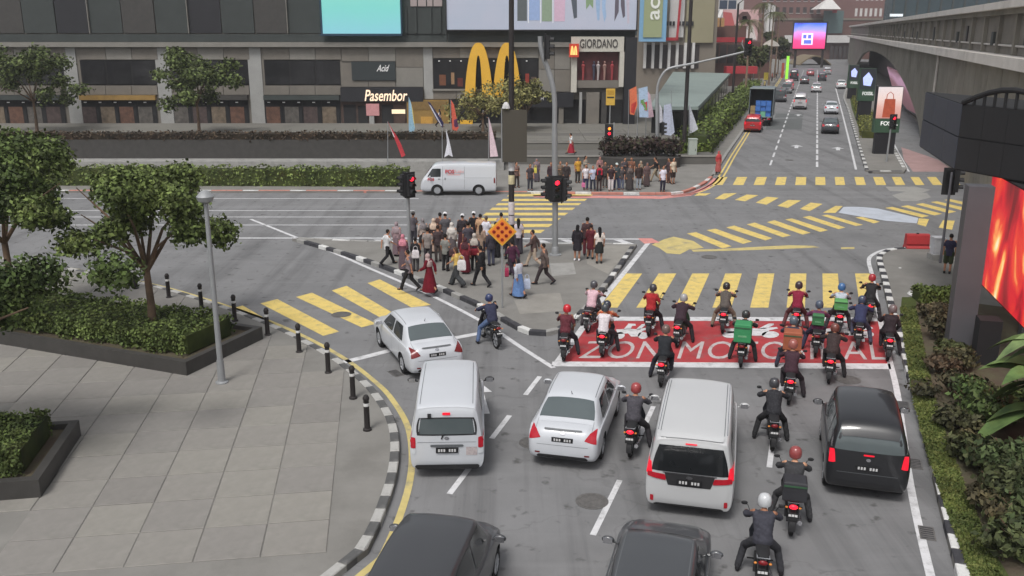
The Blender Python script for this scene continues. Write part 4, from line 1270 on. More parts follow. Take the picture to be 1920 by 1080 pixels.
def garment(kind, pk_):
    key = (kind, pk_)
    if key in MESH: return MESH[key]
    J = JP[pk_]
    mb = MB()
    ride = pk_.startswith('ride')
    h = J['head']
    if kind in ('shirt', 'jacket', 'tunic'):
        inf = {'shirt': .020, 'jacket': .034, 'tunic': .026}[kind]
        R = torso_rings(J, inf)
        R = R[:-1]
        if not ride:
            drop = {'shirt': .09, 'jacket': .11, 'tunic': .30}[kind]
            R = [[p + V(0, 0, -drop) + (p - J['pel']) * V(.12, .12, 0).x * V(1, 1, 0).x * 0 for p in R[0]]] + R
        mb.loft(R)
        for s in ('L', 'R'):
            sh, el, wr = J['sh' + s], J['el' + s], J['wr' + s]
            cap(mb, sh + V(-.02 if s == 'R' else .02, 0, -.022), el if kind != 'shirt' else sh.lerp(el, .72), .056 + inf * .45, .050 + inf * .5)
            if kind != 'shirt': cap(mb, el, el.lerp(wr, .92), .052 + inf * .5, .036 + inf * .4)
        me = remeshed(mb, kind, m_any, .017, 3, .0035)
    elif kind in ('trousers', 'wide_trousers', 'shorts'):
        k = {'trousers': (.012, .016, .02), 'wide_trousers': (.02, .045, .075), 'shorts': (.02, .03, .03)}[kind]
        mb.loft([[p for p in r] for r in torso_rings(J, .010)[:3]])
        for s in ('L', 'R'):
            hp, kn, an = J['hp' + s], J['kn' + s], J['an' + s]
            cap(mb, hp, kn, .092 + k[0], .062 + k[1])
            if kind != 'shorts': cap(mb, kn, kn.lerp(an, .93), .060 + k[1], .046 + k[2])
        me = remeshed(mb, kind, m_any, .017, 3, .003)
    elif kind in ('skirt', 'long_skirt', 'robe'):
        zb = {'skirt': .50, 'long_skirt': .10, 'robe': .06}[kind]
        fl = {'skirt': .205, 'long_skirt': .24, 'robe': .27}[kind]
        rings = []
        walk = pk_.startswith('walk')
        p = J['pel']
        for t in np.linspace(0, 1, 7):
            z = (p.z + .12) * (1 - t) + zb * t
            w = .15 + (fl - .15) * min(1, t * 1.25) ** .8
            rings.append([V(p.x + (w + .012 * math.sin(7 * a) * t) * math.cos(a), p.y + (w * (.86 + (.32 * t if walk else 0)) + .012 * math.cos(6 * a) * t) * math.sin(a), z) for a in np.linspace(0, 2 * PI, 33)[:-1]])
        mb.loft(rings[::-1])
        if kind == 'robe':
            mb.loft(torso_rings(J, .03)[:-1])
            for s in ('L', 'R'):
                cap(mb, J['sh' + s], J['el' + s], .075, .070); cap(mb, J['el' + s], J['el' + s].lerp(J['wr' + s], .95), .068, .062)
        me = remeshed(mb, kind, m_any, .017, 2, .003)
    elif kind == 'headscarf':
        mb.ball(h + V(0, -.012, .004), (.094, .110, .122), 16, 10)
        mb.ball(h + V(0, -.01, -.09), (.086, .09, .09), 12, 8)
        c = (J['shL'] + J['shR']) / 2
        rings = []
        for t, z, rx, ry in ((0, h.z - .08, .085, .09), (.3, c.z + .05, .13, .115), (.6, c.z - .03, .205, .145), (.8, c.z - .13, .215, .155), (1, c.z - .22, .19, .155)):
            q = h.lerp(c, min(1, t * 1.6))
            rings.append([V(q.x + rx * math.cos(a), q.y + ry * math.sin(a) * (1 if math.sin(a) < 0 else .9), z) for a in np.linspace(0, 2 * PI, 21)[:-1]])
        mb.loft(rings[::-1])
        me0 = remeshed(mb, kind, m_any, .014, 2, .002)
        # open the face
        bm = bmesh.new(); bm.from_mesh(me0)
        kill = [v for v in bm.verts if ((v.co.x - h.x) / .056) ** 2 + ((v.co.z - h.z + .012) / .078) ** 2 < 1 and v.co.y > h.y + .03]
        bmesh.ops.delete(bm, geom=kill, context='VERTS')
        bm.to_mesh(me0); bm.free()
        me = me0
    elif kind in ('short_hair', 'long_hair'):
        mb.ball(h + V(0, -.018, .018), (.083, .092, .100), 16, 10)
        if kind == 'long_hair':
            rings = []
            for t in np.linspace(0, 1, 5):
                z = h.z - .02 - .33 * t
                rings.append([V(h.x + (.085 - .012 * t) * math.cos(a), h.y - .062 - .055 * t + (.045 + .008 * t) * math.sin(a) , z) for a in np.linspace(0, 2 * PI, 17)[:-1]])
            mb.loft(rings[::-1])
        me0 = remeshed(mb, kind, m_any, .012, 1, .0025)
        bm = bmesh.new(); bm.from_mesh(me0)
        kill = [v for v in bm.verts if v.co.y > h.y + .035 and v.co.z < h.z + .055 and abs(v.co.x - h.x) < .075]
        bmesh.ops.delete(bm, geom=kill, context='VERTS')
        bm.to_mesh(me0); bm.free()
        me = me0
    elif kind == 'cap':
        vs = MB()
        vs.lathe([(.0, .115), (.05, .108), (.082, .075), (.092, .03), (.093, .012), (.088, .012)], 18, tuple(h + V(0, -.008, .01)))
        vs.box(tuple(h + V(0, .125, .032)), (.13, .10, .010), rx=-.2)
        me = vs.mesh('cap', m_any, True)
    elif kind == 'helmet':
        vs = MB()
        vs.lathe([(.0, .150), (.045, .144), (.085, .122), (.115, .078), (.126, .02), (.124, -.05), (.112, -.085), (.104, -.085)], 22, tuple(h + V(0, -.008, .008)))
        me = vs.mesh('helmet', m_any, True)
        bm = bmesh.new(); bm.from_mesh(me)
        kill = [v for v in bm.verts if v.co.y > h.y + .06 and v.co.z < h.z + .03]
        bmesh.ops.delete(bm, geom=kill, context='VERTS'); bm.to_mesh(me); bm.free()
    elif kind == 'visor':
        vs = MB()
        rings = []
        for dz, r in ((.055, .118), (.02, .134), (-.03, .138), (-.07, .128)):
            rings.append([h + V(r * math.sin(a), -.008 + r * math.cos(a), .008 + dz) for a in np.linspace(-1.15, 1.15, 13)])
        n = 13
        vs.add([p for r in rings for p in r], [(i * n + j, i * n + j + 1, (i + 1) * n + j + 1, (i + 1) * n + j) for i in range(3) for j in range(n - 1)])
        me = vs.mesh('visor', m_any, True)
    elif kind.startswith('shoe'):
        s = kind[-1]
        a, f = J['an' + s], J['ft' + s].normalized()
        cap(mb, a + V(0, 0, -.022) - f * .04, a + V(0, 0, -.040) + f * .09, .047, .042); cap(mb, a + V(0, 0, -.045) + f * .08, a + V(0, 0, -.048) + f * .16, .040, .030)
        cap(mb, a, a + V(0, 0, .02), .045, .045)
        me = remeshed(mb, 'shoe', m_any, .013, 1)
    MESH[key] = me
    return me

CM = {}
def cl(c, rough=.88):
    """a cloth, hair or skin material for an sRGB colour"""
    c = tuple(c)
    if c not in CM:
        k = sum(c) % 4
        lt = tuple(min(1, x * 1.7 + .05) for x in C8(*c)) if k < 2 else tuple(x * .5 for x in C8(*c))
        CM[c] = mat('cloth_%02x%02x%02x' % c, C8(*c), rough, var=.16, scale=9, bump=.25, bscale=34, spec=.2, wear=lt, wscale=(22, 9, 15, 6)[k], wamt=(.55, .30, .45, .25)[k])
    return CM[c]
SKIN = [(172, 124, 98), (150, 106, 82), (186, 140, 112), (138, 96, 74)]
BLK, DGR, GRY, WHT, NVY, JEAN, MAR, BEI, BRN, PNK, LGR, KHA = (36, 35, 38), (62, 60, 62), (112, 108, 110), (206, 206, 208), (44, 48, 70), (88, 106, 140), (96, 30, 40), (176, 160, 146), (84, 66, 60), (186, 120, 134), (156, 152, 152), (150, 136, 116)
HAIRC = (30, 27, 26)

def person(pos, heading, pk_, top, topc, bot, botc, headw, headc, label, group, hgt=1.66, shoes=BLK, skin=0, extra=()):
    """one standing or walking figure: the body with its clothes and hair as children"""
    b = inst('person', body_mesh(pk_), None, [cl(SKIN[skin % 4], .6)], loc=pos, rot=(0, 0, -heading), scale=hgt / 1.70)
    tag(b, label, 'person', group)
    if top: inst(top, garment(top, pk_), b, [cl(topc)])
    if bot: inst(bot, garment(bot, pk_), b, [cl(botc)])
    for s in 'LR': inst('shoe', garment('shoe' + s, pk_), b, [cl(shoes, .6)])
    if headw == 'cap':
        inst('short_hair', garment('short_hair', pk_), b, [cl(HAIRC, .6)])
        inst('cap', garment('cap', pk_), b, [cl(headc)])
    elif headw == 'helmet':
        inst('helmet', garment('helmet', pk_), b, [mat('helmet_%02x%02x%02x' % tuple(headc), C8(*headc), .3, var=.05, spec=.5, coat=.4)])
        inst('visor', garment('visor', pk_), b, [mat('visor', C8(46, 48, 52), .15, var=.05, spec=.6)])
    elif headw:
        inst(headw, garment(headw, pk_), b, [cl(headc, .75)])
    return b

def face(deg): return rad(deg)

ISL = 'people waiting on the near island'
def ped(u, v, *a, z=.14, **k):
    return person(G(u, v, z), *a, **k)

ped(727, 497, face(60), 'walkA', 'shirt', (190, 190, 192), 'trousers', BLK, 'short_hair', HAIRC, 'boy in white shirt and black trousers at the left end of the island', ISL, hgt=1.60)
ped(757, 507, face(10), 'stand', 'tunic', (96, 66, 76), 'long_skirt', (92, 78, 84), 'headscarf', PNK, 'woman in rose pink headscarf and mauve dress on the island', ISL, hgt=1.56)
ped(794, 473, face(-15), 'stand2', 'tunic', (160, 146, 138), 'skirt', BLK, 'headscarf', (122, 116, 118), 'woman in grey headscarf, beige top and black skirt on the island', ISL, hgt=1.58)
ped(780, 509, face(20), 'stand', 'jacket', BLK, 'trousers', DGR, 'short_hair', HAIRC, 'short dark-clad person carrying a white bag beside the pink headscarf', ISL, hgt=1.46)
ped(814, 474, face(0), 'stand', 'jacket', (58, 46, 46), 'long_skirt', (176, 152, 138), 'headscarf', (190, 168, 150), 'woman in beige headscarf, dark brown top and beige skirt', ISL, hgt=1.60)
ped(836, 470, face(-5), 'stand', 'shirt', (84, 82, 86), 'trousers', (70, 76, 92), 'cap', (220, 220, 222), 'tall man in white cap, grey shirt and dark jeans, back turned', ISL, hgt=1.80)
ped(826, 464, face(25), 'stand2', 'shirt', (90, 70, 66), 'trousers', BLK, 'short_hair', HAIRC, 'man in brown shirt half hidden beside the tall man in cap', ISL, hgt=1.66)
ped(769, 545, face(-75), 'walkA', 'shirt', (120, 110, 116), 'trousers', BLK, 'short_hair', HAIRC, 'man in mauve grey shirt striding left towards the slip road crossing', ISL, hgt=1.66)
ped(806, 549, face(-70), 'walkB', None, None, 'robe', (104, 24, 38), 'headscarf', (172, 150, 148), 'woman in long maroon robe and pale headscarf stepping off the kerb', ISL, hgt=1.58)
ped(868, 470, face(0), 'stand', 'jacket', (52, 46, 50), 'long_skirt', (70, 40, 46), 'cap', (224, 224, 226), 'person in white cap, charcoal jacket and long dark skirt', ISL, hgt=1.72)
ped(836, 508, face(30), 'stand2', 'shirt', (120, 120, 116), 'trousers', BLK, 'short_hair', HAIRC, 'person in grey vest with pale sleeves holding a brown bag', ISL, hgt=1.60)
ped(858, 537, face(-60), 'walkB', 'shirt', (205, 172, 96), 'wide_trousers', (58, 60, 62), 'long_hair', (66, 46, 36), 'woman with brown hair, yellow sleeve and wide charcoal trousers walking', ISL, hgt=1.62)
ped(873, 513, face(15), 'stand', 'tunic', (120, 44, 52), 'long_skirt', (92, 30, 40), 'headscarf', (70, 40, 46), 'woman in maroon dress and dark headscarf behind the wide trousers', ISL, hgt=1.54)
ped(890, 507, face(5), 'stand', 'jacket', (50, 46, 52), 'trousers', BLK, 'headscarf', (168, 160, 152), 'woman in pale grey headscarf and black jacket with maroon bag', ISL, hgt=1.60)
ped(903, 538, face(-50), 'walkA', 'jacket', BLK, 'trousers', BLK, 'short_hair', HAIRC, 'man all in black striding across the island', ISL, hgt=1.70)
ped(889, 464, face(0), 'stand2', 'shirt', BLK, 'trousers', DGR, 'cap', (222, 222, 224), 'person in white cap and black tee behind the crowd', ISL, hgt=1.70)
ped(901, 466, face(20), 'stand', 'shirt', (186, 150, 118), 'trousers', (104, 112, 132), 'short_hair', HAIRC, 'man in tan tee and faded jeans near the diamond sign', ISL, hgt=1.64)
ped(912, 470, face(10), 'stand', 'shirt', (206, 204, 214), 'trousers', (76, 104, 160), 'short_hair', (90, 76, 66), 'person in white tee and bright blue jeans near the diamond sign', ISL, hgt=1.62)
ped(930, 483, face(-10), 'stand', 'jacket', BLK, 'wide_trousers', BLK, 'long_hair', HAIRC, 'woman in black standing behind the diamond warning sign', ISL, hgt=1.62)
ped(953, 487, face(30), 'stand2', 'jacket', (52, 44, 50), 'trousers', (50, 48, 56), 'short_hair', HAIRC, 'dark-clad person between the diamond sign and the black lamp post', ISL, hgt=1.66)
ped(972, 476, face(0), 'stand', 'shirt', (202, 192, 200), 'wide_trousers', (70, 66, 74), 'long_hair', HAIRC, 'woman in pale patterned blouse at the right of the black lamp post', ISL, hgt=1.64)
ped(972, 558, face(-35), 'walkA', 'tunic', (204, 206, 216), 'long_skirt', (108, 140, 190), 'long_hair', (46, 42, 48), 'woman in white top and light blue skirt carrying bags', ISL, hgt=1.60)
ped(961, 520, face(-30), 'walkB', 'jacket', (74, 40, 60), 'trousers', (54, 44, 56), 'short_hair', HAIRC, 'person in plum jacket walking behind the light blue skirt', ISL, hgt=1.58)
ped(1001, 502, face(-80), 'walkB', 'jacket', (84, 68, 66), 'trousers', (168, 152, 136), 'short_hair', HAIRC, 'man in brown jacket and khaki trousers walking left', ISL, hgt=1.68)
ped(1021, 534, face(-75), 'walkA', 'jacket', (92, 80, 76), 'trousers', (58, 50, 52), 'short_hair', HAIRC, 'man in grey brown jacket and dark trousers walking by the signal pole', ISL, hgt=1.72)
ped(1082, 489, face(15), 'stand', 'jacket', (40, 36, 42), 'skirt', (44, 40, 46), 'long_hair', (24, 22, 24), 'woman with long black hair, black jacket and white shoes at the island corner', ISL, hgt=1.62, shoes=WHT)
ped(1100, 479, face(5), 'stand', 'jacket', (66, 48, 50), 'trousers', (92, 40, 48), 'short_hair', HAIRC, 'tall man in dark brown jacket at the island corner', ISL, hgt=1.76)
ped(1107, 486, face(20), 'stand2', 'tunic', (88, 34, 42), 'skirt', (90, 36, 44), 'short_hair', (40, 30, 30), 'woman in short maroon dress at the island corner', ISL, hgt=1.58)
ped(1123, 494, face(-5), 'stand', 'shirt', (206, 196, 190), 'skirt', (42, 44, 44), 'long_hair', (24, 22, 24), 'woman in white blouse and black skirt, rightmost on the island', ISL, hgt=1.62)

for (u, v, hd, pz, tp, tc_, bt, bc, hw, hc, lab, hg) in (
    (745, 480, 20, 'stand', 'tunic', (150, 126, 130), 'long_skirt', (110, 92, 98), 'headscarf', (150, 134, 138), 'woman in dusty lilac headscarf left of the rose pink one', 1.56),
    (803, 497, 10, 'stand2', 'shirt', (132, 124, 120), 'trousers', (66, 62, 66), 'short_hair', HAIRC, 'man in stone grey tee behind the maroon robe', 1.66),
    (822, 490, -20, 'stand', 'jacket', (70, 58, 60), 'trousers', (92, 82, 80), 'short_hair', (50, 40, 36), 'person in cocoa jacket in the middle of the island crowd', 1.62),
    (848, 482, 12, 'stand', 'tunic', (176, 168, 162), 'long_skirt', (96, 88, 90), 'headscarf', (200, 194, 188), 'woman in cream headscarf and pale tunic behind the yellow sleeve', 1.58),
    (878, 486, -8, 'stand2', 'shirt', (74, 70, 78), 'trousers', (46, 46, 52), 'short_hair', HAIRC, 'man in slate tee between the maroon dress and the white cap', 1.70),
    (902, 487, 15, 'stand', 'tunic', (150, 128, 112), 'wide_trousers', (60, 54, 58), 'long_hair', (44, 34, 30), 'long-haired woman in sand tunic left of the diamond sign', 1.58),
    (921, 498, -30, 'stand', 'jacket', (62, 58, 66), 'trousers', (70, 72, 88), 'short_hair', HAIRC, 'young man in dark hoodie just left of the diamond sign post', 1.64),
    (940, 467, 0, 'stand', 'shirt', (150, 138, 140), 'trousers', (60, 60, 70), 'short_hair', HAIRC, 'man in pale mauve tee hidden behind the diamond sign', 1.72),
    (776, 462, 30, 'stand2', 'shirt', (104, 98, 104), 'trousers', (70, 68, 76), 'cap', (110, 106, 104), 'person in grey cap at the far side of the island', 1.66)):
    ped(u, v, face(hd), pz, tp, tc_, bt, bc, hw, hc, lab, ISL, hgt=hg)

FARC = 'people waiting on the far corner'
def fped(u, v, *a, z=.13, **k): return person(G(u, v, z), *a, **k)
S = face(180)
fped(994, 357, face(170), 'stand', 'shirt', (66, 60, 66), 'trousers', (50, 52, 62), 'long_hair', (36, 30, 28), 'long-haired woman in dark clothes with yellow bag by the signboard', FARC, hgt=1.70)
fped(968, 352, face(150), 'stand2', 'shirt', (120, 96, 90), 'trousers', (70, 62, 58), 'short_hair', HAIRC, 'person in brown tee under the dark signboard', FARC)
fped(1033, 352, face(190), 'stand', 'jacket', (60, 44, 50), 'trousers', (44, 42, 48), 'short_hair', HAIRC, 'person in dark plum top left of the grey signal pole', FARC)
fped(1050, 350, face(170), 'stand2', 'shirt', (110, 96, 84), 'trousers', (60, 56, 56), 'short_hair', (60, 46, 38), 'person in olive brown tee just right of the grey signal pole', FARC)
fped(1062, 352, face(185), 'stand', 'jacket', (56, 50, 50), 'trousers', (62, 56, 56), 'short_hair', HAIRC, 'person in dark jacket above the twin signal head', FARC)
fped(1083, 343, face(160), 'stand', 'shirt', (196, 148, 62), 'trousers', (60, 56, 54), 'short_hair', HAIRC, 'man in mustard yellow shirt on the far corner', FARC, hgt=1.72)
fped(1097, 338, face(120), 'stand2', 'tunic', (150, 142, 130), 'long_skirt', (110, 100, 96), 'long_hair', HAIRC, 'long-haired woman in beige behind the mustard shirt', FARC)
fped(1098, 356, face(178), 'stand', 'shirt', (204, 200, 206), 'trousers', (54, 58, 86), 'short_hair', HAIRC, 'person in white tee and navy trousers on the far corner', FARC, hgt=1.62)
fped(1111, 358, face(185), 'stand2', 'shirt', (170, 178, 200), 'trousers', (48, 52, 66), 'short_hair', HAIRC, 'person in pale blue shirt on the far corner', FARC, hgt=1.62)
fped(1123, 358, face(0), 'stand', 'jacket', (46, 40, 44), 'trousers', (60, 46, 46), 'short_hair', HAIRC, 'person in black with a red backpack on the far corner', FARC, hgt=1.66)
fped(1124, 337, face(170), 'stand', 'tunic', (170, 128, 124), 'long_skirt', (120, 86, 88), 'headscarf', (150, 112, 112), 'woman in dusty pink headscarf behind the red backpack', FARC, hgt=1.56)
fped(1145, 358, face(180), 'stand', 'shirt', (58, 46, 50), 'trousers', (208, 204, 206), 'short_hair', HAIRC, 'person in dark tee and white trousers on the far corner', FARC)
fped(1155, 356, face(175), 'stand2', 'jacket', (66, 76, 80), 'trousers', (54, 62, 88), 'cap', (190, 200, 196), 'person in pale cap, teal grey jacket and jeans', FARC, hgt=1.72)
fped(1165, 356, face(190), 'stand', 'shirt', (70, 66, 68), 'trousers', (96, 104, 124), 'short_hair', HAIRC, 'short person in dark tee and faded jeans beside the grey robe', FARC, hgt=1.50)
fped(1170, 344, face(160), 'stand2', 'jacket', (72, 66, 70), 'trousers', (66, 62, 66), 'short_hair', HAIRC, 'person in charcoal coat behind the grey robe', FARC, hgt=1.72)
fped(1180, 357, face(180), 'stand', None, None, 'robe', (66, 62, 62), 'headscarf', (104, 92, 88), 'woman in long dark grey robe on the far corner', FARC, hgt=1.62)
fped(1183, 343, face(200), 'stand', 'shirt', (120, 82, 66), 'trousers', (60, 52, 50), 'short_hair', (70, 46, 36), 'person in rust brown tee at the back of the far group', FARC, hgt=1.70)
fped(1197, 356, face(175), 'stand', 'jacket', (56, 46, 44), 'trousers', (150, 158, 166), 'short_hair', HAIRC, 'man in dark jacket and pale jeans at the right of the far group', FARC, hgt=1.70)
fped(1200, 346, face(140), 'stand2', 'tunic', (140, 126, 110), 'long_skirt', (130, 116, 104), 'headscarf', (150, 140, 124), 'woman in sand headscarf behind the pale jeans', FARC, hgt=1.56)
fped(1229, 341, face(-90), 'walkA', 'shirt', (44, 42, 44), 'trousers', (150, 136, 116), 'short_hair', HAIRC, 'person in black tee and khaki trousers walking by the curved signal pole', FARC, hgt=1.68)
fped(1242, 360, face(170), 'stand', 'shirt', (208, 206, 218), 'trousers', (44, 44, 60), 'short_hair', HAIRC, 'person in white shirt and navy trousers alone at the kerb', FARC, hgt=1.66)
fped(1261, 345, face(150), 'stand', 'shirt', (198, 184, 164), 'shorts', (60, 48, 46), 'short_hair', HAIRC, 'man in cream shirt and dark shorts near the hedge', FARC, hgt=1.74)
fped(1253, 343, face(-120), 'stand2', 'jacket', (70, 56, 58), 'trousers', (90, 66, 60), 'short_hair', HAIRC, 'person in dark brown half hidden behind the cream shirt', FARC, hgt=1.66)
for (u, v, hd, pz, tp, tc_, bt, bc, hw, hc, lab, hg) in (
    (1006, 341, 175, 'stand2', 'tunic', (110, 96, 104), 'long_skirt', (84, 76, 84), 'headscarf', (126, 110, 116), 'woman in mauve headscarf right of the dark signboard', 1.56),
    (1134, 352, 185, 'stand', 'jacket', (70, 62, 60), 'trousers', (78, 72, 72), 'short_hair', HAIRC, 'person in umber jacket between the red backpack and white trousers', 1.68),
    (1212, 350, 170, 'stand', 'tunic', (92, 74, 74), 'long_skirt', (80, 66, 66), 'headscarf', (104, 84, 84), 'woman in russet headscarf at the right end of the far group', 1.56)):
    fped(u, v, face(hd), pz, tp, tc_, bt, bc, hw, hc, lab, FARC, hgt=hg)
fped(1346, 324, face(160), 'stand', 'tunic', (168, 62, 64), 'long_skirt', (160, 84, 80), 'headscarf', (176, 66, 70), 'woman all in red at the far kerb beside the double yellow line', FARC, hgt=1.54)
fped(1071, 289, face(-60), 'walkA', 'shirt', (206, 212, 214), 'long_skirt', (150, 40, 56), 'short_hair', HAIRC, 'woman in white top and red skirt walking on the plaza steps', 'people on the plaza', z=.8, hgt=1.62)
fped(1775, 513, face(30), 'stand', 'shirt', (48, 48, 70), 'shorts', (62, 70, 50), 'short_hair', HAIRC, 'man in navy tee and dark green shorts beside the screen pillar', None, z=.14, hgt=1.70)

# ------------------------------------------------------------------ bags and packs carried
def bag(pos, size, c, label, rz=0.0, strap=True, name='handbag'):
    mb = MB()
    w, d, h = size
    mb.loft([[V(x * w / 2 * k, y * d / 2 * k, z) for x, y in ((-1, -1), (1, -1), (1, 1), (-1, 1))] for z, k in ((0, .8), (h * .12, 1), (h * .8, .96), (h, .72))])
    r = mb.build(name, cl(c), None, loc=pos, rz=rz)
    tag(r, label, 'bag', 'bags carried by people')
    if strap: MB().tube([V(-w * .3, 0, h * .97), V(-w * .26, 0, h * 1.35), V(0, 0, h * 1.5), V(w * .26, 0, h * 1.35), V(w * .3, 0, h * .97)], .012, 6).build('handle', cl(c), r)
    return r
def at_ped(u, v, f, r, z):
    p = G(u, v, .14)
    return V(p.x + r, p.y + f, p.z + z)
bag(at_ped(780, 509, -.16, .02, .62), (.30, .16, .34), (206, 200, 204), 'white carrier bag held low beside the pink headscarf')
bag(at_ped(840, 508, -.18, .22, .70), (.30, .14, .26), (74, 52, 54), 'brown shoulder bag against the grey vest')
bag(at_ped(862, 537, -.22, .10, .72), (.34, .16, .40), (210, 206, 206), 'white tote bag hanging on the wide charcoal trousers')
bag(at_ped(890, 507, -.20, .0, .72), (.42, .18, .26), (112, 28, 40), 'maroon bag on the back of the pale grey headscarf')
bag(at_ped(960, 545, -.15, -.20, .62), (.16, .26, .32), (150, 46, 76), 'pink bag at the left of the light blue skirt')
bag(at_ped(980, 553, -.18, .16, .30), (.26, .16, .38), (190, 200, 220), 'pale blue shopping bag at the right of the light blue skirt')
bag(at_ped(1123, 357, -.17, .0, 1.0), (.34, .18, .42), (168, 36, 56), 'red backpack on a person in black at the far corner', strap=False, name='backpack')
bag(at_ped(1098, 355, -.18, -.16, .16), (.22, .14, .30), (196, 110, 150), 'pink bag low beside the white tee at the far corner')
bag(at_ped(1000, 353, -.12, .12, 1.0), (.18, .12, .34), (206, 196, 90), 'yellow bag on the long-haired woman by the signboard')
# ------------------------------------------------------------------ motorcycles and riders
m_bikep = mat('bike_paint', C8(52, 54, 60), .35, var=.04, coat=.5)
m_seat = mat('bike_seat', C8(34, 34, 36), .7, var=.1, scale=10)
m_eng = mat('engine_metal', C8(110, 112, 114), .45, .5, var=.12, scale=12)
m_btail = mat('bike_tail_lit', C8(210, 22, 40), .3, var=.02, emit=1.3, ecol=C8(255, 36, 56))
m_btdk = mat('bike_tail_dark', C8(120, 26, 32), .3, var=.02)
m_amber = mat('amber_lens', C8(206, 130, 60), .3, var=.02)
def ring_loft(secs, n=14):
    out = []
    for y, zc, w, h in secs:
        out.append([V(w * math.cos(a), y, zc + h * math.sin(a)) for a in np.linspace(0, 2 * PI, n + 1)[:-1]])
    return out
def make_bike():
    r = empty('motorcycle')
    tyre = MB().lathe([(.222, -.03), (.262, -.045), (.288, -.03), (.293, 0), (.288, .03), (.262, .045), (.222, .03)], 28, axis='X', closed=True).mesh('wheel', m_rubber, True)
    rim = MB(); rim.lathe([(.224, -.028), (.205, -.02), (.205, .02), (.224, .028)], 28, axis='X', closed=True); rim.lathe([(.045, -.05), (.045, .05)], 12, axis='X')
    for k in range(6):
        a = k * PI / 3
        rim.tube([V(0, .04 * math.cos(a), .04 * math.sin(a)), V(0, .21 * math.cos(a), .21 * math.sin(a))], .011, 5)
    rme = rim.mesh('rim', m_alloy, True)
    for y in (.62, -.62):
        o = inst('wheel', tyre, r, loc=(0, y, .293)); inst('rim', rme, o)
    b = MB(); b.loft(ring_loft([(-.86, .80, .03, .03), (-.80, .79, .07, .06), (-.55, .73, .10, .085), (-.25, .64, .11, .10), (.02, .55, .10, .10), (.18, .52, .08, .09), (.28, .60, .06, .10), (.36, .72, .05, .12), (.42, .84, .04, .08)]))
    b.build('body_cover', m_bikep, r, True)
    ls = MB()
    for s in (-1, 1):
        ls.loft([[V(s * x, y, z) for x, y, z in ((.05, .40, .92), (.13, .38, .92), (.13, .36, .90), (.05, .37, .90))], [V(s * x, y, z) for x, y, z in ((.05, .44, .70), (.22, .36, .70), (.22, .33, .70), (.05, .40, .70))], [V(s * x, y, z) for x, y, z in ((.05, .38, .42), (.19, .30, .42), (.19, .27, .42), (.05, .34, .42))]])
    lo = ls.build('leg_shield', m_bikep, r, True)
    st = MB(); st.loft(ring_loft([(-.84, .83, .06, .02), (-.78, .835, .11, .035), (-.45, .815, .125, .045), (-.15, .775, .12, .04), (.02, .755, .08, .03)]))
    st.build('seat', m_seat, r, True)
    e = MB(); e.ball((0, .02, .36), (.13, .19, .12), 12, 8); e.tube([(0, .12, .40), (0, .30, .44)], [.07, .06], 10)
    e.build('engine', m_eng, r, True)
    x = MB(); x.tube([(.10, .24, .36), (.13, .05, .25), (.15, -.25, .27), (.15, -.80, .37)], [.02, .022, .045, .05], 10)
    x.build('exhaust', m_chrome, r, True)
    fk = MB()
    for s in (-1, 1): fk.tube([(s * .075, .62, .293), (s * .075, .50, .58), (s * .06, .40, .92)], [.022, .024, .024], 8)
    fk.build('front_fork', m_eng, r, True)
    sw = MB()
    for s in (-1, 1): sw.tube([(s * .08, .0, .34), (s * .085, -.62, .293)], .02, 6); sw.tube([(s * .12, -.50, .33), (s * .11, -.40, .70)], [.028, .028], 8)
    sw.build('swing_arm', m_blackp, r, True)
    ff = MB(); n = 9
    rings = []
    for a in np.linspace(-.5, 2.0, n):
        rings.append([V(xx, .62 + rr * math.cos(a), .293 + rr * math.sin(a)) for xx, rr in ((-.065, .295), (-.05, .325), (.05, .325), (.065, .295))])
    ff.add([p for q in rings for p in q], [(i * 4 + j, i * 4 + j + 1, (i + 1) * 4 + j + 1, (i + 1) * 4 + j) for i in range(n - 1) for j in range(3)])
    ff.build('front_mudguard', m_bikep, r, True)
    rf = MB(); rings = []
    for a in np.linspace(1.2, 3.3, n):
        rings.append([V(xx, -.62 + rr * math.cos(a), .293 + rr * math.sin(a)) for xx, rr in ((-.07, .31), (-.055, .345), (.055, .345), (.07, .31))])
    rf.add([p for q in rings for p in q], [(i * 4 + j, i * 4 + j + 1, (i + 1) * 4 + j + 1, (i + 1) * 4 + j) for i in range(n - 1) for j in range(3)])
    rf.build('rear_mudguard', m_blackp, r, True)
    hb = MB(); hb.tube([(-.34, .36, 1.03), (-.22, .40, 1.035), (-.08, .42, .99), (.08, .42, .99), (.22, .40, 1.035), (.34, .36, 1.03)], .014, 8)
    ho = hb.build('handlebar', m_blackp, r, True)
    for s in (-1, 1): MB().tube([(s * .22, .400, 1.035), (s * .35, .355, 1.03)], .022, 8).build('grip', m_rubber, ho, True)
    cw = MB(); cw.ball((0, .44, .97), (.12, .10, .10), 12, 8); cwo = cw.build('headlight_cowl', m_bikep, r, True)
    MB().ball((0, .52, .96), (.085, .04, .06), 12, 8).build('headlight', m_lens, cwo, True)
    for s in (-1, 1):
        m = MB(); m.tube([(s * .22, .40, 1.04), (s * .27, .39, 1.18), (s * .32, .38, 1.22)], .007, 6); m.ball((s * .34, .375, 1.235), (.062, .014, .042), 12, 8)
        m.build('mirror', m_blackp, r, True)
    t = MB(); t.ball((0, -.865, .74), (.085, .035, .05), 12, 8); t.build('tail_light', m_btail, r, True)
    for s in (-1, 1):
        MB().ball((s * .13, -.83, .71), (.03, .03, .022), 8, 6).build('indicator', m_amber, r, True)
    p = MB().box((0, -.93, .56), (.20, .012, .15), rx=-.25).build('number_plate', m_plate, r)
    q = MB(); [q.box((x_, -.942, .56 + z_), (.05, .004, .045), rx=-.25) for x_ in (-.06, 0, .06) for z_ in (-.032, .032)]
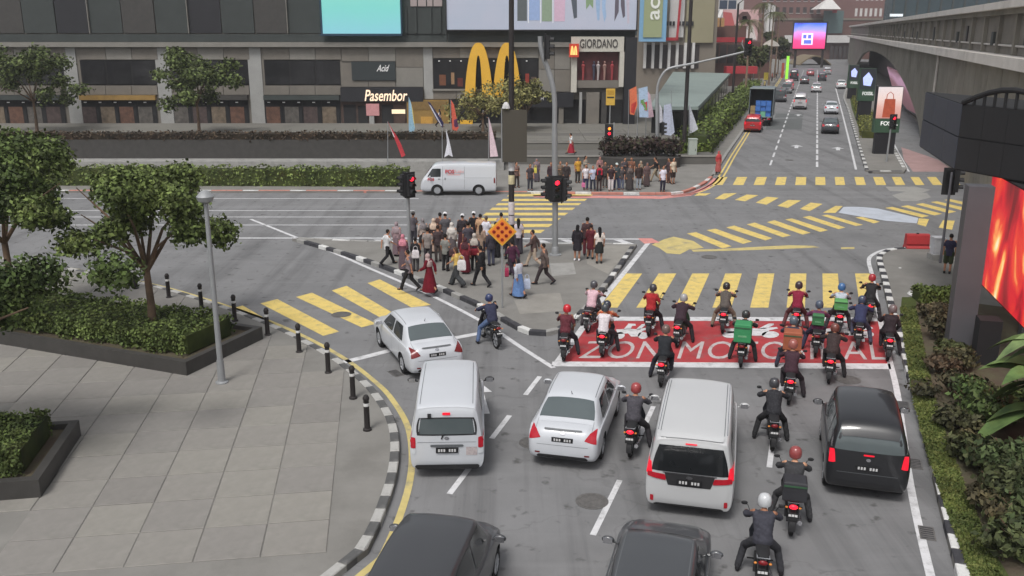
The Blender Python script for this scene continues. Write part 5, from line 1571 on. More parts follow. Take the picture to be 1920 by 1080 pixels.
    tag(q.build('plate_characters', m_platew, p), kind='stuff')
    rk = MB(); rk.tube([(-.10, -.55, .80), (-.11, -.88, .845), (.11, -.88, .845), (.10, -.55, .80)], .011, 6); rk.build('grab_rail', m_alloy, r, True)
    for s in (-1, 1): MB().tube([(s * .09, .02, .285), (s * .24, .02, .285)], .016, 6).build('footpeg', m_rubber, r)
    return r
BIKE = make_bike()
BG, RG = 'motorcycles waiting at the lights', 'riders waiting at the lights'
def bpaint(c): return mat('bike_paint_%02x%02x%02x' % c, C8(*c), .35, var=.04, coat=.5)
def short(d):
    w = d.split()
    return ' '.join(w[:13])
def moto(u, v, head, pk_, topk, topc, botc, helm, desc, bikec=(48, 50, 56), lit=True, sex='person', lean=0.0, scale=1.0, botk='trousers', rider=True):
    """rear wheel of the motorcycle touches the ground at pixel (u, v)"""
    h = rad(head)
    f = V(math.sin(h), math.cos(h), 0)
    p = G(u, v) + f * .80 * scale
    sw = {'bike_paint': bpaint(bikec)}
    if not lit: sw['bike_tail_lit'] = m_btdk
    o = copy_tree(BIKE, None, sw)
    o.location = p; o.rotation_euler = (0, rad(lean), -h); o.scale = (scale,) * 3
    tag(o, 'motorcycle of the ' + short(desc), 'motorcycle', BG)
    person(p, h, pk_, topk, topc, botk, botc, 'helmet', helm, desc, RG, hgt=1.70 * scale, skin=random.randint(0, 3))
    return p, h, f

def rear_box(p, h, f, size, c, label, dy=-.72, z=.86, marks=None, name='delivery_box', rim=None):
    w, d, hh = size
    mb = MB()
    t = .03
    mb.loft([[V(x * (w / 2 - k), y * (d / 2 - k), z_) for x, y in ((-1, -1), (1, -1), (1, 1), (-1, 1))] for z_, k in ((0, t), (t, 0), (hh * .86, 0), (hh - t, .005), (hh, t))])
    o = mb.build(name, mat('box_%02x%02x%02x' % c, C8(*c), .7, var=.08, scale=5, bump=.15, bscale=12), None, loc=p + f * dy + V(0, 0, z), rz=-h)
    tag(o, label, 'delivery box', 'boxes carried on motorcycles')
    MB().box((0, -d / 2 - .006, hh * .80), (w * .96, .012, .035)).build('lid_edge', mat('box_seam', C8(52, 84, 60) if c[1] > c[0] else C8(70, 50, 42), .7), o)
    if marks: MB().box((0, -d / 2 - .004, hh * .36), (w * .5, .006, hh * .10)).build('faded_print', mat('box_print', C8(104, 158, 116), .7, var=.2, scale=30), o)
    return o
def backpack(p, h, f, size, c, label, dy=-.50, z=1.02, marks=None):
    return rear_box(p, h, f, size, c, label, dy, z, marks, 'delivery_backpack')

moto(934, 656, -22, 'rideL', 'jacket', (54, 56, 76), JEAN, (46, 56, 92), 'rider in navy jacket, jeans and dark blue helmet on the slip road', lit=False, bikec=(44, 44, 48))
moto(1056, 680, 9, 'rideRU', 'shirt', (92, 44, 52), (52, 50, 56), (186, 30, 42), 'rider in dark red shirt and red helmet at the left edge of the box', lit=False, bikec=(112, 104, 104))
moto(1100, 626, 20, 'rideL', 'shirt', (196, 164, 172), (70, 66, 70), (74, 74, 78), 'rider in pale pink shirt and dark grey helmet beside the island kerb', lit=False, bikec=(90, 90, 94))
p, h, f = moto(1128, 672, 15, 'rideR', 'shirt', (172, 84, 56), (50, 46, 50), (44, 48, 62), 'rider in orange shirt and navy helmet with a pillion passenger')
person(p, h, 'ridePillion', 'shirt', (206, 198, 202), 'trousers', (56, 54, 60), 'helmet', (62, 66, 70), 'pillion passenger in white tee and grey helmet', RG)
moto(1215, 633, 15, 'rideRU', 'shirt', (152, 40, 44), (44, 42, 46), (58, 58, 62), 'rider in bright red tee and dark helmet before the zebra', lit=False)
moto(1268, 654, 20, 'rideRF', 'jacket', (58, 44, 52), (46, 42, 46), (150, 150, 150), 'rider in plum jacket and white-striped helmet', bikec=(74, 96, 74), lit=True)
moto(1238, 728, 16, 'rideL', 'jacket', (42, 44, 48), (42, 42, 50), (104, 84, 78), 'rider in black jacket and brown helmet behind the box lettering', bikec=(96, 40, 46))
moto(1354, 628, 16, 'rideBF', 'shirt', (84, 78, 74), (122, 112, 98), (40, 38, 40), 'rider in grey brown tee, black gloves and black helmet', bikec=(62, 66, 76))
p, h, f = moto(1388, 692, 18, 'rideBF', 'jacket', (44, 46, 46), (48, 48, 50), (46, 48, 48), 'hunched rider in black with a large green delivery box', lit=False, bikec=(58, 50, 50))
rear_box(p, h, f, (.50, .48, .58), (54, 132, 84), 'large bright green delivery box on the motorcycle left of centre', marks=True, z=.88)
moto(1490, 628, 18, 'rideB', 'shirt', (122, 34, 56), (96, 62, 64), (58, 44, 52), 'rider in maroon and white tee with dark helmet on the zebra edge', bikec=(70, 46, 50))
p, h, f = moto(1528, 672, 18, 'rideL', 'jacket', (98, 54, 82), (52, 52, 72), (72, 82, 98), 'rider in purple jacket and blue grey helmet wearing a green pack', lit=False)
backpack(p, h, f, (.36, .22, .36), (56, 112, 70), 'dark green square pack on the back of the purple jacket', dy=-.42, z=.98, marks=True)
p, h, f = moto(1571, 632, 18, 'rideB', 'shirt', (172, 182, 192), (56, 56, 60), (62, 104, 152), 'rider in pale grey tee and bright blue helmet with a green box')
rear_box(p, h, f, (.42, .34, .34), (84, 146, 84), 'light green box behind the pale grey tee', z=.93, marks=True, dy=-.66)
moto(1607, 658, 21, 'rideRF', 'jacket', (54, 58, 86), (80, 82, 100), (62, 72, 92), 'rider in navy jacket and blue helmet near the right line', lit=False)
moto(1629, 611, 18, 'rideB', 'shirt', (44, 44, 46), (48, 46, 50), (160, 48, 56), 'rider in black and white tee and red helmet beside the right kerb')
p, h, f = moto(1480, 708, 17, 'rideL', 'jacket', (60, 62, 76), (58, 58, 72), (84, 94, 104), 'rider in slate jacket and grey helmet with a brown crate', lit=False)
rear_box(p, h, f, (.52, .44, .56), (150, 84, 58), 'terracotta brown carrier on the motorcycle right of centre', z=.88)
moto(1478, 762, 17, 'rideR', 'jacket', (66, 46, 54), (50, 44, 48), (150, 88, 80), 'rider in dark maroon jacket and salmon helmet behind the brown crate')
moto(1553, 722, 22, 'rideRF', 'jacket', (56, 46, 46), (44, 42, 44), (110, 66, 58), 'rider in dark brown leaning out beside the black hatchback lane', bikec=(70, 72, 74))
moto(1664, 680, 19, 'rideRU', 'jacket', (50, 42, 46), (46, 42, 46), (110, 96, 96), 'rider in black with grey helmet at the right kerb')
moto(1180, 862, 15, 'rideR', 'jacket', (70, 68, 74), (58, 56, 60), (150, 64, 64), 'rider in grey jacket and dull red helmet between saloon and people carrier')
moto(1448, 850, 12, 'rideBF', 'jacket', (44, 44, 48), (46, 46, 48), (60, 60, 64), 'rider in black right of the people carrier', lit=False)
p, h, f = moto(1482, 1010, 15, 'rideB', 'jacket', (60, 60, 62), (58, 58, 60), (140, 66, 66), 'rider in dark grey with red helmet and black top box behind the black hatchback', bikec=(50, 50, 52))
rear_box(p, h, f, (.46, .42, .42), (46, 46, 50), 'black carrier box with white label on the lower right motorcycle', z=.88)
moto(1425, 1120, 13, 'rideB', 'jacket', (62, 62, 70), (58, 58, 62), (186, 188, 190), 'rider in charcoal with white helmet at the lower edge', lit=False)
for ch in list(BIKE.children_recursive): bpy.data.objects.remove(ch)
bpy.data.objects.remove(BIKE)
# ------------------------------------------------------------------ vegetation helpers
LEAFM = {}
def leafm(c, n='leaf'):
    k = (n, c)
    if k not in LEAFM:
        g = tuple(.80 * (x * .86 + .14 * sum(C8(*c)) / 3) for x in C8(*c)) if n == 'leaf' else C8(*c)
        LEAFM[k] = mat('%s_%d_%d_%d' % ((n,) + c), g, .7, var=.40, scale=1.1, spec=.2, col2=(g[0] * 1.35, g[1] * 1.2, g[2] * 1.1), wear=(g[0] * .9 + .02, g[1] * .7, g[2] * .6), wscale=2.0, wamt=.5)
    return LEAFM[k]

def leaves(name, pts, size, m, parent=None, nrm=None, seed=1, elong=1.6):
    """a mass of small leaf-shaped faces at the given points"""
    r = np.random.default_rng(seed)
    n = len(pts)
    a = r.normal(size=(n, 3)); a /= np.linalg.norm(a, axis=1)[:, None]
    if nrm is not None:
        a = a * .9 + nrm; a /= np.linalg.norm(a, axis=1)[:, None]
    b = r.normal(size=(n, 3)); b -= (b * a).sum(1)[:, None] * a; b /= np.linalg.norm(b, axis=1)[:, None]
    c = np.cross(a, b)
    s = size * r.uniform(.6, 1.3, n)[:, None]
    v = np.empty((n, 4, 3))
    v[:, 0] = pts - b * s * elong * .5; v[:, 1] = pts + c * s * .5 + a * s * .08; v[:, 2] = pts + b * s * elong * .5; v[:, 3] = pts - c * s * .5 + a * s * .08
    me = bpy.data.meshes.new(name)
    me.vertices.add(n * 4); me.vertices.foreach_set('co', v.ravel())
    me.loops.add(n * 4); me.loops.foreach_set('vertex_index', np.arange(n * 4, dtype=np.int32))
    me.polygons.add(n); me.polygons.foreach_set('loop_start', np.arange(0, n * 4, 4, dtype=np.int32)); me.polygons.foreach_set('loop_total', np.full(n, 4, dtype=np.int32))
    ms = m if isinstance(m, (list, tuple)) else [m]
    for q in ms: me.materials.append(q)
    if len(ms) > 1: me.polygons.foreach_set('material_index', r.integers(0, len(ms), n).astype(np.int32))
    me.update(); me.validate()
    o = bpy.data.objects.new(name, me); COL.objects.link(o)
    if parent is not None: o.parent = parent
    return o

def blob_points(blobs, n, seed, shell=.55):
    """points through a set of ellipsoids (c, r), denser near their skins"""
    r = np.random.default_rng(seed)
    w = np.array([b[1][0] * b[1][1] * b[1][2] for b in blobs]) ** .75; w /= w.sum()
    k = r.choice(len(blobs), n, p=w)
    d = r.normal(size=(n, 3)); d /= np.linalg.norm(d, axis=1)[:, None]
    rr = (shell + (1 - shell) * r.random(n)) * (1 + .12 * r.normal(size=n))
    C_ = np.array([b[0] for b in blobs])[k]; R_ = np.array([b[1] for b in blobs])[k]
    return C_ + d * R_ * rr[:, None], d

def hedge(name, line, w, h, label, c=(86, 108, 52), n=2600, leaf=.10, z=.13, group='hedges', cat='hedge', seed=3):
    """a clipped hedge along a ground line"""
    line = [Vector((p[0], p[1], 0)) for p in line]
    r = np.random.default_rng(seed)
    o = line[0]
    root = empty(name, (o.x, o.y, z), 0, label, cat, group)
    core = MB()
    rings = []
    for i, p in enumerate(line):
        d = (line[min(i + 1, len(line) - 1)] - line[max(i - 1, 0)]).normalized(); nn = V(-d.y, d.x, 0)
        q = p - o
        k = .86
        rings.append([q + nn * (w / 2 * k) , q + nn * (w / 2 * k) + V(0, 0, h * .88), q - nn * (w / 2 * k) + V(0, 0, h * .88), q - nn * (w / 2 * k)])
    core.loft(rings)
    core.build('stems', leafm(tuple(int(x * .55) for x in c), 'stem'), root)
    L = [0]
    for a, b in zip(line[:-1], line[1:]): L.append(L[-1] + (b - a).length)
    t = r.random(n) * L[-1]
    P = np.zeros((n, 3)); N = np.zeros((n, 3))
    for i in range(n):
        j = min(np.searchsorted(L, t[i], 'right') - 1, len(line) - 2)
        a, b = line[j], line[j + 1]
        s = (t[i] - L[j]) / max(1e-6, L[j + 1] - L[j])
        d = (b - a).normalized(); nn = V(-d.y, d.x, 0)
        q = a.lerp(b, s) - o
        side = r.random()
        if side < .45: y, zz, nv = (r.random() - .5) * w, h, V(0, 0, 1)
        elif side < .73: y, zz, nv = w / 2, r.random() * h, nn
        else: y, zz, nv = -w / 2, r.random() * h, -nn
        bump = .06 * math.sin(t[i] * 5.1) + .05 * math.sin(t[i] * 2.3 + 1)
        P[i] = q + nn * (y * (1 + bump)) + V(0, 0, zz * (1 + bump)) + V(*(r.normal(size=3) * .035))
        N[i] = nv
    leaves('foliage', P, leaf, [leafm(c), leafm(tuple(min(255, int(x * 1.18)) for x in c)), leafm(tuple(int(x * .8) for x in c))], root, N, seed)
    return root

def shrub(name, pos, r, h, label, c, n=900, leaf=.12, group=None, seed=1, cat='shrub', elong=1.8):
    root = empty(name, pos, 0, label, cat, group)
    q = np.random.default_rng(seed)
    st = MB()
    for k in range(5):
        a = 2 * PI * k / 5 + q.random()
        st.tube([V(0, 0, -.05), V(math.cos(a) * r * .3, math.sin(a) * r * .3, h * .45), V(math.cos(a) * r * .65, math.sin(a) * r * .65, h * .8)], [.03, .022, .01], 5)
    st.build('stems', leafm((78, 64, 52), 'bark'), root)
    bl = [((q.normal() * r * .4, q.normal() * r * .4, h * (.35 + .5 * q.random())), (r * .55, r * .55, h * .32)) for _ in range(7)]
    p, d = blob_points(bl, n, seed, .3)
    p[:, 2] = np.maximum(p[:, 2], .03)
    leaves('foliage', p, leaf, [leafm(c), leafm(tuple(min(255, int(x * 1.2)) for x in c)), leafm(tuple(int(x * .75) for x in c))], root, d, seed, elong)
    return root

def tree(name, pos, h, cr, label, c, n=9000, leaf=.17, group=None, seed=1, ch=None):
    root = empty(name, pos, 0, label, 'tree', group)
    q = np.random.default_rng(seed)
    tr = MB()
    fork = h * .42
    tr.tube([V(0, 0, -.1), V(.04, .02, fork * .5), V(.0, .05, fork)], [.16, .12, .10], 10)
    bl = []
    for k in range(9):
        a = 2 * PI * k / 9 + q.normal() * .25
        rr = cr * q.uniform(.45, .95); zz = h * q.uniform(.55, .95)
        e = V(math.cos(a) * rr, math.sin(a) * rr, zz)
        tr.tube([V(0, .05, fork * .95), V(e.x * .4, e.y * .4, fork + (zz - fork) * .55), e], [.075, .045, .015], 7)
        for _ in range(2):
            s = q.normal(size=3) * cr * .28
            bl.append(((e.x + s[0], e.y + s[1], e.z + s[2] * .7), (cr * q.uniform(.22, .38), cr * q.uniform(.22, .38), cr * q.uniform(.16, .28))))
    bl.append(((0, 0, h * .88), (cr * .5, cr * .5, cr * .3)))
    tr.build('trunk', leafm((92, 80, 68), 'bark'), root, True)
    p, d = blob_points(bl, n, seed, .35)
    leaves('crown', p, leaf, [leafm(c), leafm(tuple(min(255, int(x * 1.2)) for x in c)), leafm(tuple(int(x * .72) for x in c))], root, d * .6 + np.array([0, 0, .4]), seed)
    return root

def palm(pos, h, label, seed=1, group='palms along the far street', cr=2.2):
    root = empty('palm_tree', pos, 0, label, 'tree', group)
    q = np.random.default_rng(seed)
    t = MB(); t.tube([V(0, 0, -.1), V(.08, 0, h * .4), V(.02, .05, h * .8), V(0, 0, h)], [.2, .15, .13, .12], 9)
    t.build('trunk', leafm((112, 100, 88), 'bark'), root, True)
    m1, m2 = leafm((74, 84, 52)), leafm((92, 100, 64))
    for k in range(15):
        a = 2 * PI * k / 15 + q.normal() * .12; up = q.uniform(-.1, .9)
        mb = MB(); pts = []
        for s in np.linspace(0, 1, 7):
            rr = cr * s; zz = h + up * s * 1.2 - s * s * 1.7
            pts.append(V(math.cos(a) * rr, math.sin(a) * rr, zz))
        side = V(-math.sin(a), math.cos(a), 0)
        for i in range(6):
            for sd in (-1, 1):
                for f in (0., .5):
                    b = pts[i].lerp(pts[i + 1], f); e = b + side * sd * (.55 * (1 - abs(i / 6 - .4))) + (pts[i + 1] - pts[i]) * .7 + V(0, 0, -.22)
                    b2 = pts[i].lerp(pts[i + 1], f + .3)
                    mb.add([b, b2, e], [(0, 1, 2)])
        mb.build('frond', (m1, m2)[k % 2], root)
    return root

# ------------------------------------------------------------------ the restaurant and shop building on the far corner
YF = 90.0
def Fp(u, v, y=YF): return AT(u, v, y)
def fbox(mb, u0, u1, v0, v1, d0=0.0, d1=0.3, y=YF, mi=0):
    """box on the facade plane: pixels on the plane, d = metres proud of it"""
    a, b = Fp(u0, v1, y), Fp(u1, v0, y)
    vm = max((v0 + v1) / 2, 30)
    return mb.bx(Fp(u0, vm, y).x, Fp(u1, vm, y).x, y - d1, y - d0, a.z, b.z, mi)
def fpart(name, parent, m, u0, u1, v0, v1, d0=0.0, d1=0.3, y=YF):
    return fbox(MB(), u0, u1, v0, v1, d0, d1, y).build(name, m, parent)

m_stone = mat('cladding_stone', C8(116, 111, 104), .8, var=.10, scale=.8, spec=.25, wear=C8(104, 99, 94), wscale=.5, wamt=.6)
m_stone2 = mat('cladding_light', C8(150, 150, 148), .75, var=.08, scale=.8, spec=.25)
m_conc_dk = mat('dark_fascia', C8(56, 61, 60), .7, var=.12, scale=.8)
m_ledge = mat('ledge_stone', C8(126, 123, 117), .8, var=.08, scale=1)
m_dkglass = mat('shop_glass', C8(40, 40, 42), .12, var=.25, scale=.9, spec=.55)
m_black = mat('black_cladding', C8(38, 38, 42), .5, var=.08, scale=1)
m_granite = mat('dark_granite', C8(64, 62, 60), .55, var=.14, scale=3)
m_floor = mat('plaza_paving', C8(112, 110, 104), .8, var=.10, scale=.5, wear=C8(96, 94, 90), wscale=.3, wamt=.6)
m_step = mat('plaza_step', C8(96, 94, 90), .8, var=.10, scale=.8)
m_yel_m = mat('sign_yellow', C8(222, 172, 62), .45, var=.06, scale=1.0)
m_wood = mat('ochre_panel', C8(140, 112, 62), .7, var=.18, scale=1.2)
m_dark_in = mat('dark_interior', C8(34, 33, 34), .9, var=.2, scale=1.2)
m_warmwall = mat('interior_brown', C8(74, 58, 52), .8, var=.3, scale=1.5)

PZ = 1.25                                           # plaza level
YS1 = G(1100, 308, .13).y
YS2 = YS1 + 4.2
plaza = struct('plaza', MB().bx(-95, 13.6, YS2, 97, .0, PZ), m_floor)
st1 = MB().bx(-95, 15.5, YS1, YS2 - .003, .0, .69).build('step', m_step, plaza)
MB().bx(-95, 15.55, YS1 - .05, YS1 + .6, .69, .73).build('step_nosing', m_ledge, plaza)
MB().bx(-95, 13.65, YS2 - .05, YS2 + .6, PZ, PZ + .04).build('step_nosing', m_ledge, plaza)
# paving slabs of the plaza in front of the shops
slab_me = MB().bx(-.97, .97, -.97, .97, 0, .02).mesh('paving_slab', m_floor)
for i in range(-12, 7):
    for j in range(5):
        x = i * 2.0 + 1; y = YS2 + 1.9 + j * 2.0
        if y > 87: continue
        inst('paving_slab', slab_me, plaza, [(m_floor, m_step, m_floor)[(i * 3 + j * 5) % 3]], loc=(x, y, PZ + .041 - .02 + random.uniform(0, .004)))

bld = empty('restaurant_building', (0, YF, 0), 0, 'stone-clad restaurant and shop building with billboards on the far corner', 'building')
bld.location = (0, 0, 0)
xr = Fp(1190, 100).x
MB().bx(-95, xr, YF + .02, YF + 16, 0, 24).build('wall', m_stone, bld)
# ledge and fascia
fpart('ledge', bld, m_ledge, -820, 1074, 79, 88, 0, .55)
fpart('fascia', bld, m_conc_dk, 840, 1190, 56, 78.6, 0, .25)
fpart('fascia', bld, m_conc_dk, -820, 838, 64, 78.6, 0, .22)
# cladding panels between openings (u spans, v rows)
def panels(u0, u1, rows, du=58, m=(m_stone,), skip=()):
    n = max(1, round((u1 - u0) / du))
    for i in range(n):
        for r_, (a, b) in enumerate(rows):
            x0, x1 = u0 + (u1 - u0) * i / n, u0 + (u1 - u0) * (i + 1) / n
            fpart('cladding_panel', bld, m[(i + r_) % len(m)], x0 + .5, x1 - .5, a + .5, b - .5, 0, .08 + .012 * ((i * 7 + r_ * 3) % 3))
panels(742, 794, ((88.5, 126), (126, 163)), 52, (m_stone, m_ledge))
panels(640, 742, ((88.5, 115),), 51, (m_stone, m_ledge))
panels(640, 742, ((151, 163),), 51, (m_stone,))
panels(812, 1010, ((88.5, 109),), 50, (m_stone, m_ledge))
panels(812, 990, ((167, 186),), 45, (m_stone, m_ledge))
panels(1010, 1069, ((88.5, 130), (130, 172)), 30, (m_stone, m_ledge))
panels(794, 812, ((88.5, 186),), 20, (m_stone2,))
# plain bays further left
for k in range(8):
    u1 = 640 - k * 172; u0 = u1 - 172
    panels(u0, u0 + 26, ((88.5, 240),), 30, (m_stone2,))
    panels(u0 + 26, u1, ((88.5, 112),), 49, (m_stone, m_ledge))
    panels(u0 + 26, u1, ((160, 178),), 49, (m_stone,))
    w = fpart('window', bld, m_dark_in, u0 + 28, u1 - 2, 112.5, 159.5, 0, .02)
    for j in range(3):
        a = u0 + 30 + j * 38.5 * 1.24
        fpart('pane', w, m_dkglass, a, a + 44, 114, 158, .03, .06)
    s = fpart('shopfront', bld, m_dark_in, u0 + 28, u1 - 2, 178.5, 238, 0, .02)
    for j in range(4):
        a = u0 + 29 + j * 36
        fpart('pane', s, m_dkglass, a, a + 34, 188, 237, .04, .08)
    for j in range(5):
        fpart('ceiling_light', s, mat('warm_lamp', (1, 1, 1)), u0 + 34 + j * 28, u0 + 39 + j * 28, 191, 192.6, .085, .11)
    for j in range(4):
        cc = ((92, 66, 54), (84, 80, 76), (70, 58, 56), (104, 92, 78))[(j + k) % 4]
        fpart('shelf_wall', s, mat('display_%d_%d_%d' % cc, C8(*cc), .7, var=.4, scale=2.5), u0 + 32 + j * 35, u0 + 58 + j * 35, 200, 236, .085, .10)
    fpart('shop_fascia', s, (m_conc_dk, m_granite, m_wood)[k % 3], u0 + 28, u1 - 2, 178.5, 187, .06, .5)
# upper storeys
for k in range(12):
    for zrow in range(3):
        x0 = -92 + k * 8.6
        if x0 + 6 > xr: continue
        z0 = 13.6 + zrow * 3.4
        w = MB().bx(x0, x0 + 6.2, YF - .06, YF + .01, z0, z0 + 2.2).build('window', m_black, bld)
        for j in range(3):
            MB().bx(x0 + .1 + j * 2.03, x0 + 2.0 + j * 2.03, YF - .10, YF - .065, z0 + .1, z0 + 2.1).build('pane', m_dkglass, w)
# dark louvred band over the ledge at the left
for k in range(22):
    u1 = 600 - k * 62
    fpart('louvre_panel', bld, (m_conc_dk, m_granite, m_conc_dk, m_black)[(k * 5) % 4], u1 - 60, u1, -58, 62, .0, .12 + .03 * (k % 3))
    if k % 3 == 0: fpart('louvre_frame', bld, m_ledge, u1 - 61.5, u1 - 60.2, -58, 63, .0, .35)
# restaurant window band with mullions
w = fpart('window', bld, m_dark_in, 812.5, 1009.5, 109.5, 166.5, 0, .03)
for j in range(6):
    a = 814 + j * 32.6
    fpart('pane', w, m_dkglass, a, a + 31, 111, 165, .04, .07)
for j in range(9):
    a = 822 + j * 20.5
    fpart('ceiling_light', w, mat('warm_lamp', C8(240, 214, 170), .5, emit=1.2, ecol=C8(255, 224, 176)), a, a + 3, 113.5, 115, .075, .10)
for j, (a, b, c, d, cc) in enumerate(((824, 836, 140, 160, (110, 70, 50)), (846, 852, 136, 158, (150, 120, 90)), (858, 868, 146, 162, (90, 40, 36)), (985, 992, 138, 160, (150, 60, 50)), (996, 1006, 144, 162, (96, 80, 70)))):
    fpart('interior_panel', w, mat('interior_%d' % j, C8(*cc), .7, var=.2), a, b, c, d, .075, .09)
fpart('window_sill', w, m_ledge, 811, 1011, 166.5, 170, .0, .25)
# dark upper bay with pale panels
fpart('dark_bay', bld, m_conc_dk, 752.5, 837.5, -60, 63.5, 0, .3)
for a, b in ((771, 783), (785, 800), (802, 812), (814, 830)):
    fpart('pale_panel', bld, mat('pale_mauve', C8(160, 148, 146), .7, var=.06), a, b, -60, 12, .31, .4)
for a in (760, 778, 806, 824):
    fpart('rib', bld, m_conc_dk, a, a + 4, 14, 62, .31, .48)
# shop signs
sg = fpart('fascia_sign', bld, m_black, 640, 794, 163.5, 190, .1, .45)
lettering('lettering', 'Pasembor', AT(684, 189.5, YF - .46), (1, 0, 0), (0, 0, 1), 1.05, mat('sign_warm_white', C8(240, 214, 190), .5, emit=.5, ecol=C8(255, 226, 190)), sg, width=4.1, extrude=.08, bold=.01, shear=.25)
s2 = fpart('sign_board', bld, mat('sign_slate', C8(48, 54, 56), .6, var=.05), 660, 742, 115.5, 150.5, .09, .2)
lettering('lettering', 'Acid', AT(706, 134, YF - .21), (1, 0, 0), (0, 0, 1), .62, mat('sign_white', C8(226, 226, 226), .6), s2, width=1.25, extrude=.03, bold=.015, shear=.5)
# restaurant front under the script sign
rs = fpart('shopfront', bld, m_warmwall, 640, 762, 190.5, 238, 0, .04)
for a, b, c, d, mm in ((645, 668, 196, 236, m_dkglass), (672, 690, 198, 236, m_dkglass), (716, 738, 196, 238, m_dkglass), (742, 760, 196, 236, m_warmwall)):
    fpart('pane', rs, mm, a, b, c, d, .05, .10)
fpart('pink_sign', rs, mat('pink_board', C8(178, 128, 130), .6, var=.1, emit=.08, ecol=C8(220, 150, 150)), 688, 712, 194, 216, .12, .5)
fpart('pillar', rs, m_stone2, 694, 703, 217, 242, .1, .5)
fpart('menu_light', rs, mat('menu_light', C8(214, 200, 170), .5, emit=.6, ecol=C8(240, 220, 180)), 735, 760, 205, 213, .12, .16)
# ochre hoarding wall
oc = fpart('ochre_wall', bld, m_wood, 764, 842, 187, 240, .05, .4)
fpart('poster', oc, mat('ochre_bright', C8(186, 142, 66), .6, var=.1), 790, 812, 218, 240, .41, .46)
fpart('poster', oc, mat('ochre_dull', C8(122, 98, 58), .7, var=.15), 770, 838, 189, 205, .41, .44)
kb = fpart('kiosk_panel', bld, m_yel_m, 864, 887, 224, 244, .5, .9)
# ground floor to the right
gf = fpart('ground_floor_recess', bld, m_dark_in, 842.5, 1189, 186.5, 240, 0, .03)
fpart('pane', gf, m_dkglass, 905, 985, 190, 238, .04, .08)
fpart('black_fascia', gf, m_black, 990, 1074, 172.5, 200, .09, .9)
lettering('lettering', 'M', AT(1014, 188, YF - .92), (1, 0, 0), (0, 0, 1), .28, mat('sign_white', (1, 1, 1)), gf, extrude=.02)
for a, b, mm in ((1047, 1056, m_stone), (1085, 1090, m_stone2), (1098, 1122, m_stone), (1126, 1136, m_granite)):
    fpart('pillar', gf, mm, a, b, 172.5, 232, .1, .8)
for a, b in ((1000, 1044), (1058, 1083), (1140, 1166)):
    fpart('pane', gf, m_dkglass, a, b, 201, 236, .04, .08)
# clothes shop frame and window
gi = fpart('shop_frame', bld, mat('frame_cream', C8(186, 182, 172), .6, var=.05), 1070, 1168, 68.5, 96.5, .02, .9)
lettering('lettering', 'GIORDANO', AT(1087, 89.5, YF - .91), (1, 0, 0), (0, 0, 1), .78, mat('sign_charcoal', C8(62, 58, 58), .6), gi, width=3.55, extrude=.06, bold=.004)
fpart('frame_post', gi, MATS['frame_cream'], 1070, 1080.5, 96.6, 172, .02, .88)
fpart('frame_post', gi, MATS['frame_cream'], 1159.5, 1168, 96.6, 162, .02, .88)
dw = fpart('display_window', bld, mat('display_red', C8(92, 48, 50), .5, var=.35, scale=.9), 1081, 1159, 97, 150, .02, .10)
fpart('display_plinth', dw, m_stone, 1081, 1159, 150.3, 164, .05, .6)
for i, (u, c, hh) in enumerate(((1093, (150, 70, 72), 0), (1113, (66, 66, 80), 0), (1121, (170, 160, 160), 0), (1133, (150, 120, 112), 0), (1147, (150, 66, 70), 0))):
    p = Fp(u, 150, YF - .45)
    mq = MB(); mq.tube([V(0, 0, 0), V(.02, 0, .8), V(0, 0, 1.0), V(0, 0, 1.35), V(0, 0, 1.5)], [.09, .12, .13, .2, .07], 10); mq.ball(V(0, 0, 1.63), (.09, .1, .12), 10, 8)
    o = mq.build('mannequin', cl(c), None, True, loc=p)
    tag(o, ('leftmost mannequin, in dull red, in the clothes shop window', 'second mannequin, in slate, in the clothes shop window', 'middle mannequin, in pale grey, in the clothes shop window', 'fourth mannequin, in tan, in the clothes shop window', 'rightmost mannequin, in red, in the clothes shop window')[i], 'mannequin', 'mannequins in the shop window')
fpart('black_end_wall', bld, m_black, 1168.5, 1190, 70, 232, .0, .95)

# golden arches standing proud of the facade
def arches(name, u0, u1, v0, v1, y, depth, thick, m, label=None, cat=None, parent=None):
    a, b = AT(u0, v1, y), AT(u1, v0, y)
    Wd, Ht = b.x - a.x, b.z - a.z
    mb = MB()
    for k in range(2):
        cx = a.x + Wd * (.25 + .5 * k); hw = Wd * .25
        outer, inner = [], []
        for t in np.linspace(-1, 1, 25):
            s = abs(t)
            x = math.copysign(hw * (1 - (1 - s) ** 1.0) ** 1.0, t)
            z = a.z + Ht * (1 - s ** 2.6) ** .80
            outer.append((cx + x, z))
            xi = math.copysign(max(0, (hw - thick)) * s, t)
            zi = a.z + max(0, (Ht - thick * 1.15)) * (1 - s ** 2.6) ** .80
            inner.append((cx + xi, zi))
        n = len(outer)
        yy = y + .013 * k
        vs = [(x, yy - depth, z) for x, z in outer] + [(x, yy - depth, z) for x, z in inner] + [(x, yy, z) for x, z in outer] + [(x, yy, z) for x, z in inner]
        fs = []
        for i in range(n - 1):
            fs += [(i + 1, i, n + i, n + i + 1)[::-1], (2 * n + i, 2 * n + i + 1, 3 * n + i + 1, 3 * n + i)[::-1], (i, i + 1, 2 * n + i + 1, 2 * n + i)[::-1], (n + i + 1, n + i, 3 * n + i, 3 * n + i + 1)[::-1]]
        fs += [(0, n, 3 * n, 2 * n), (n - 1, 2 * n - 1, 4 * n - 1, 3 * n - 1)[::-1]]
        mb.add(vs, fs)
    o = mb.build(name, m, parent)
    fix_normals(o.data)
    if label: tag(o, label, cat)
    return o
arches('golden_arches', 872, 977, 80, 181, YF - .6, .9, 1.0, m_yel_m, 'tall golden yellow double arch sign on the restaurant front', 'sign')
ms = empty('small_arch_sign', (0, 0, 0), 0, 'small red square sign with yellow arches beside the cream shop frame', 'sign')
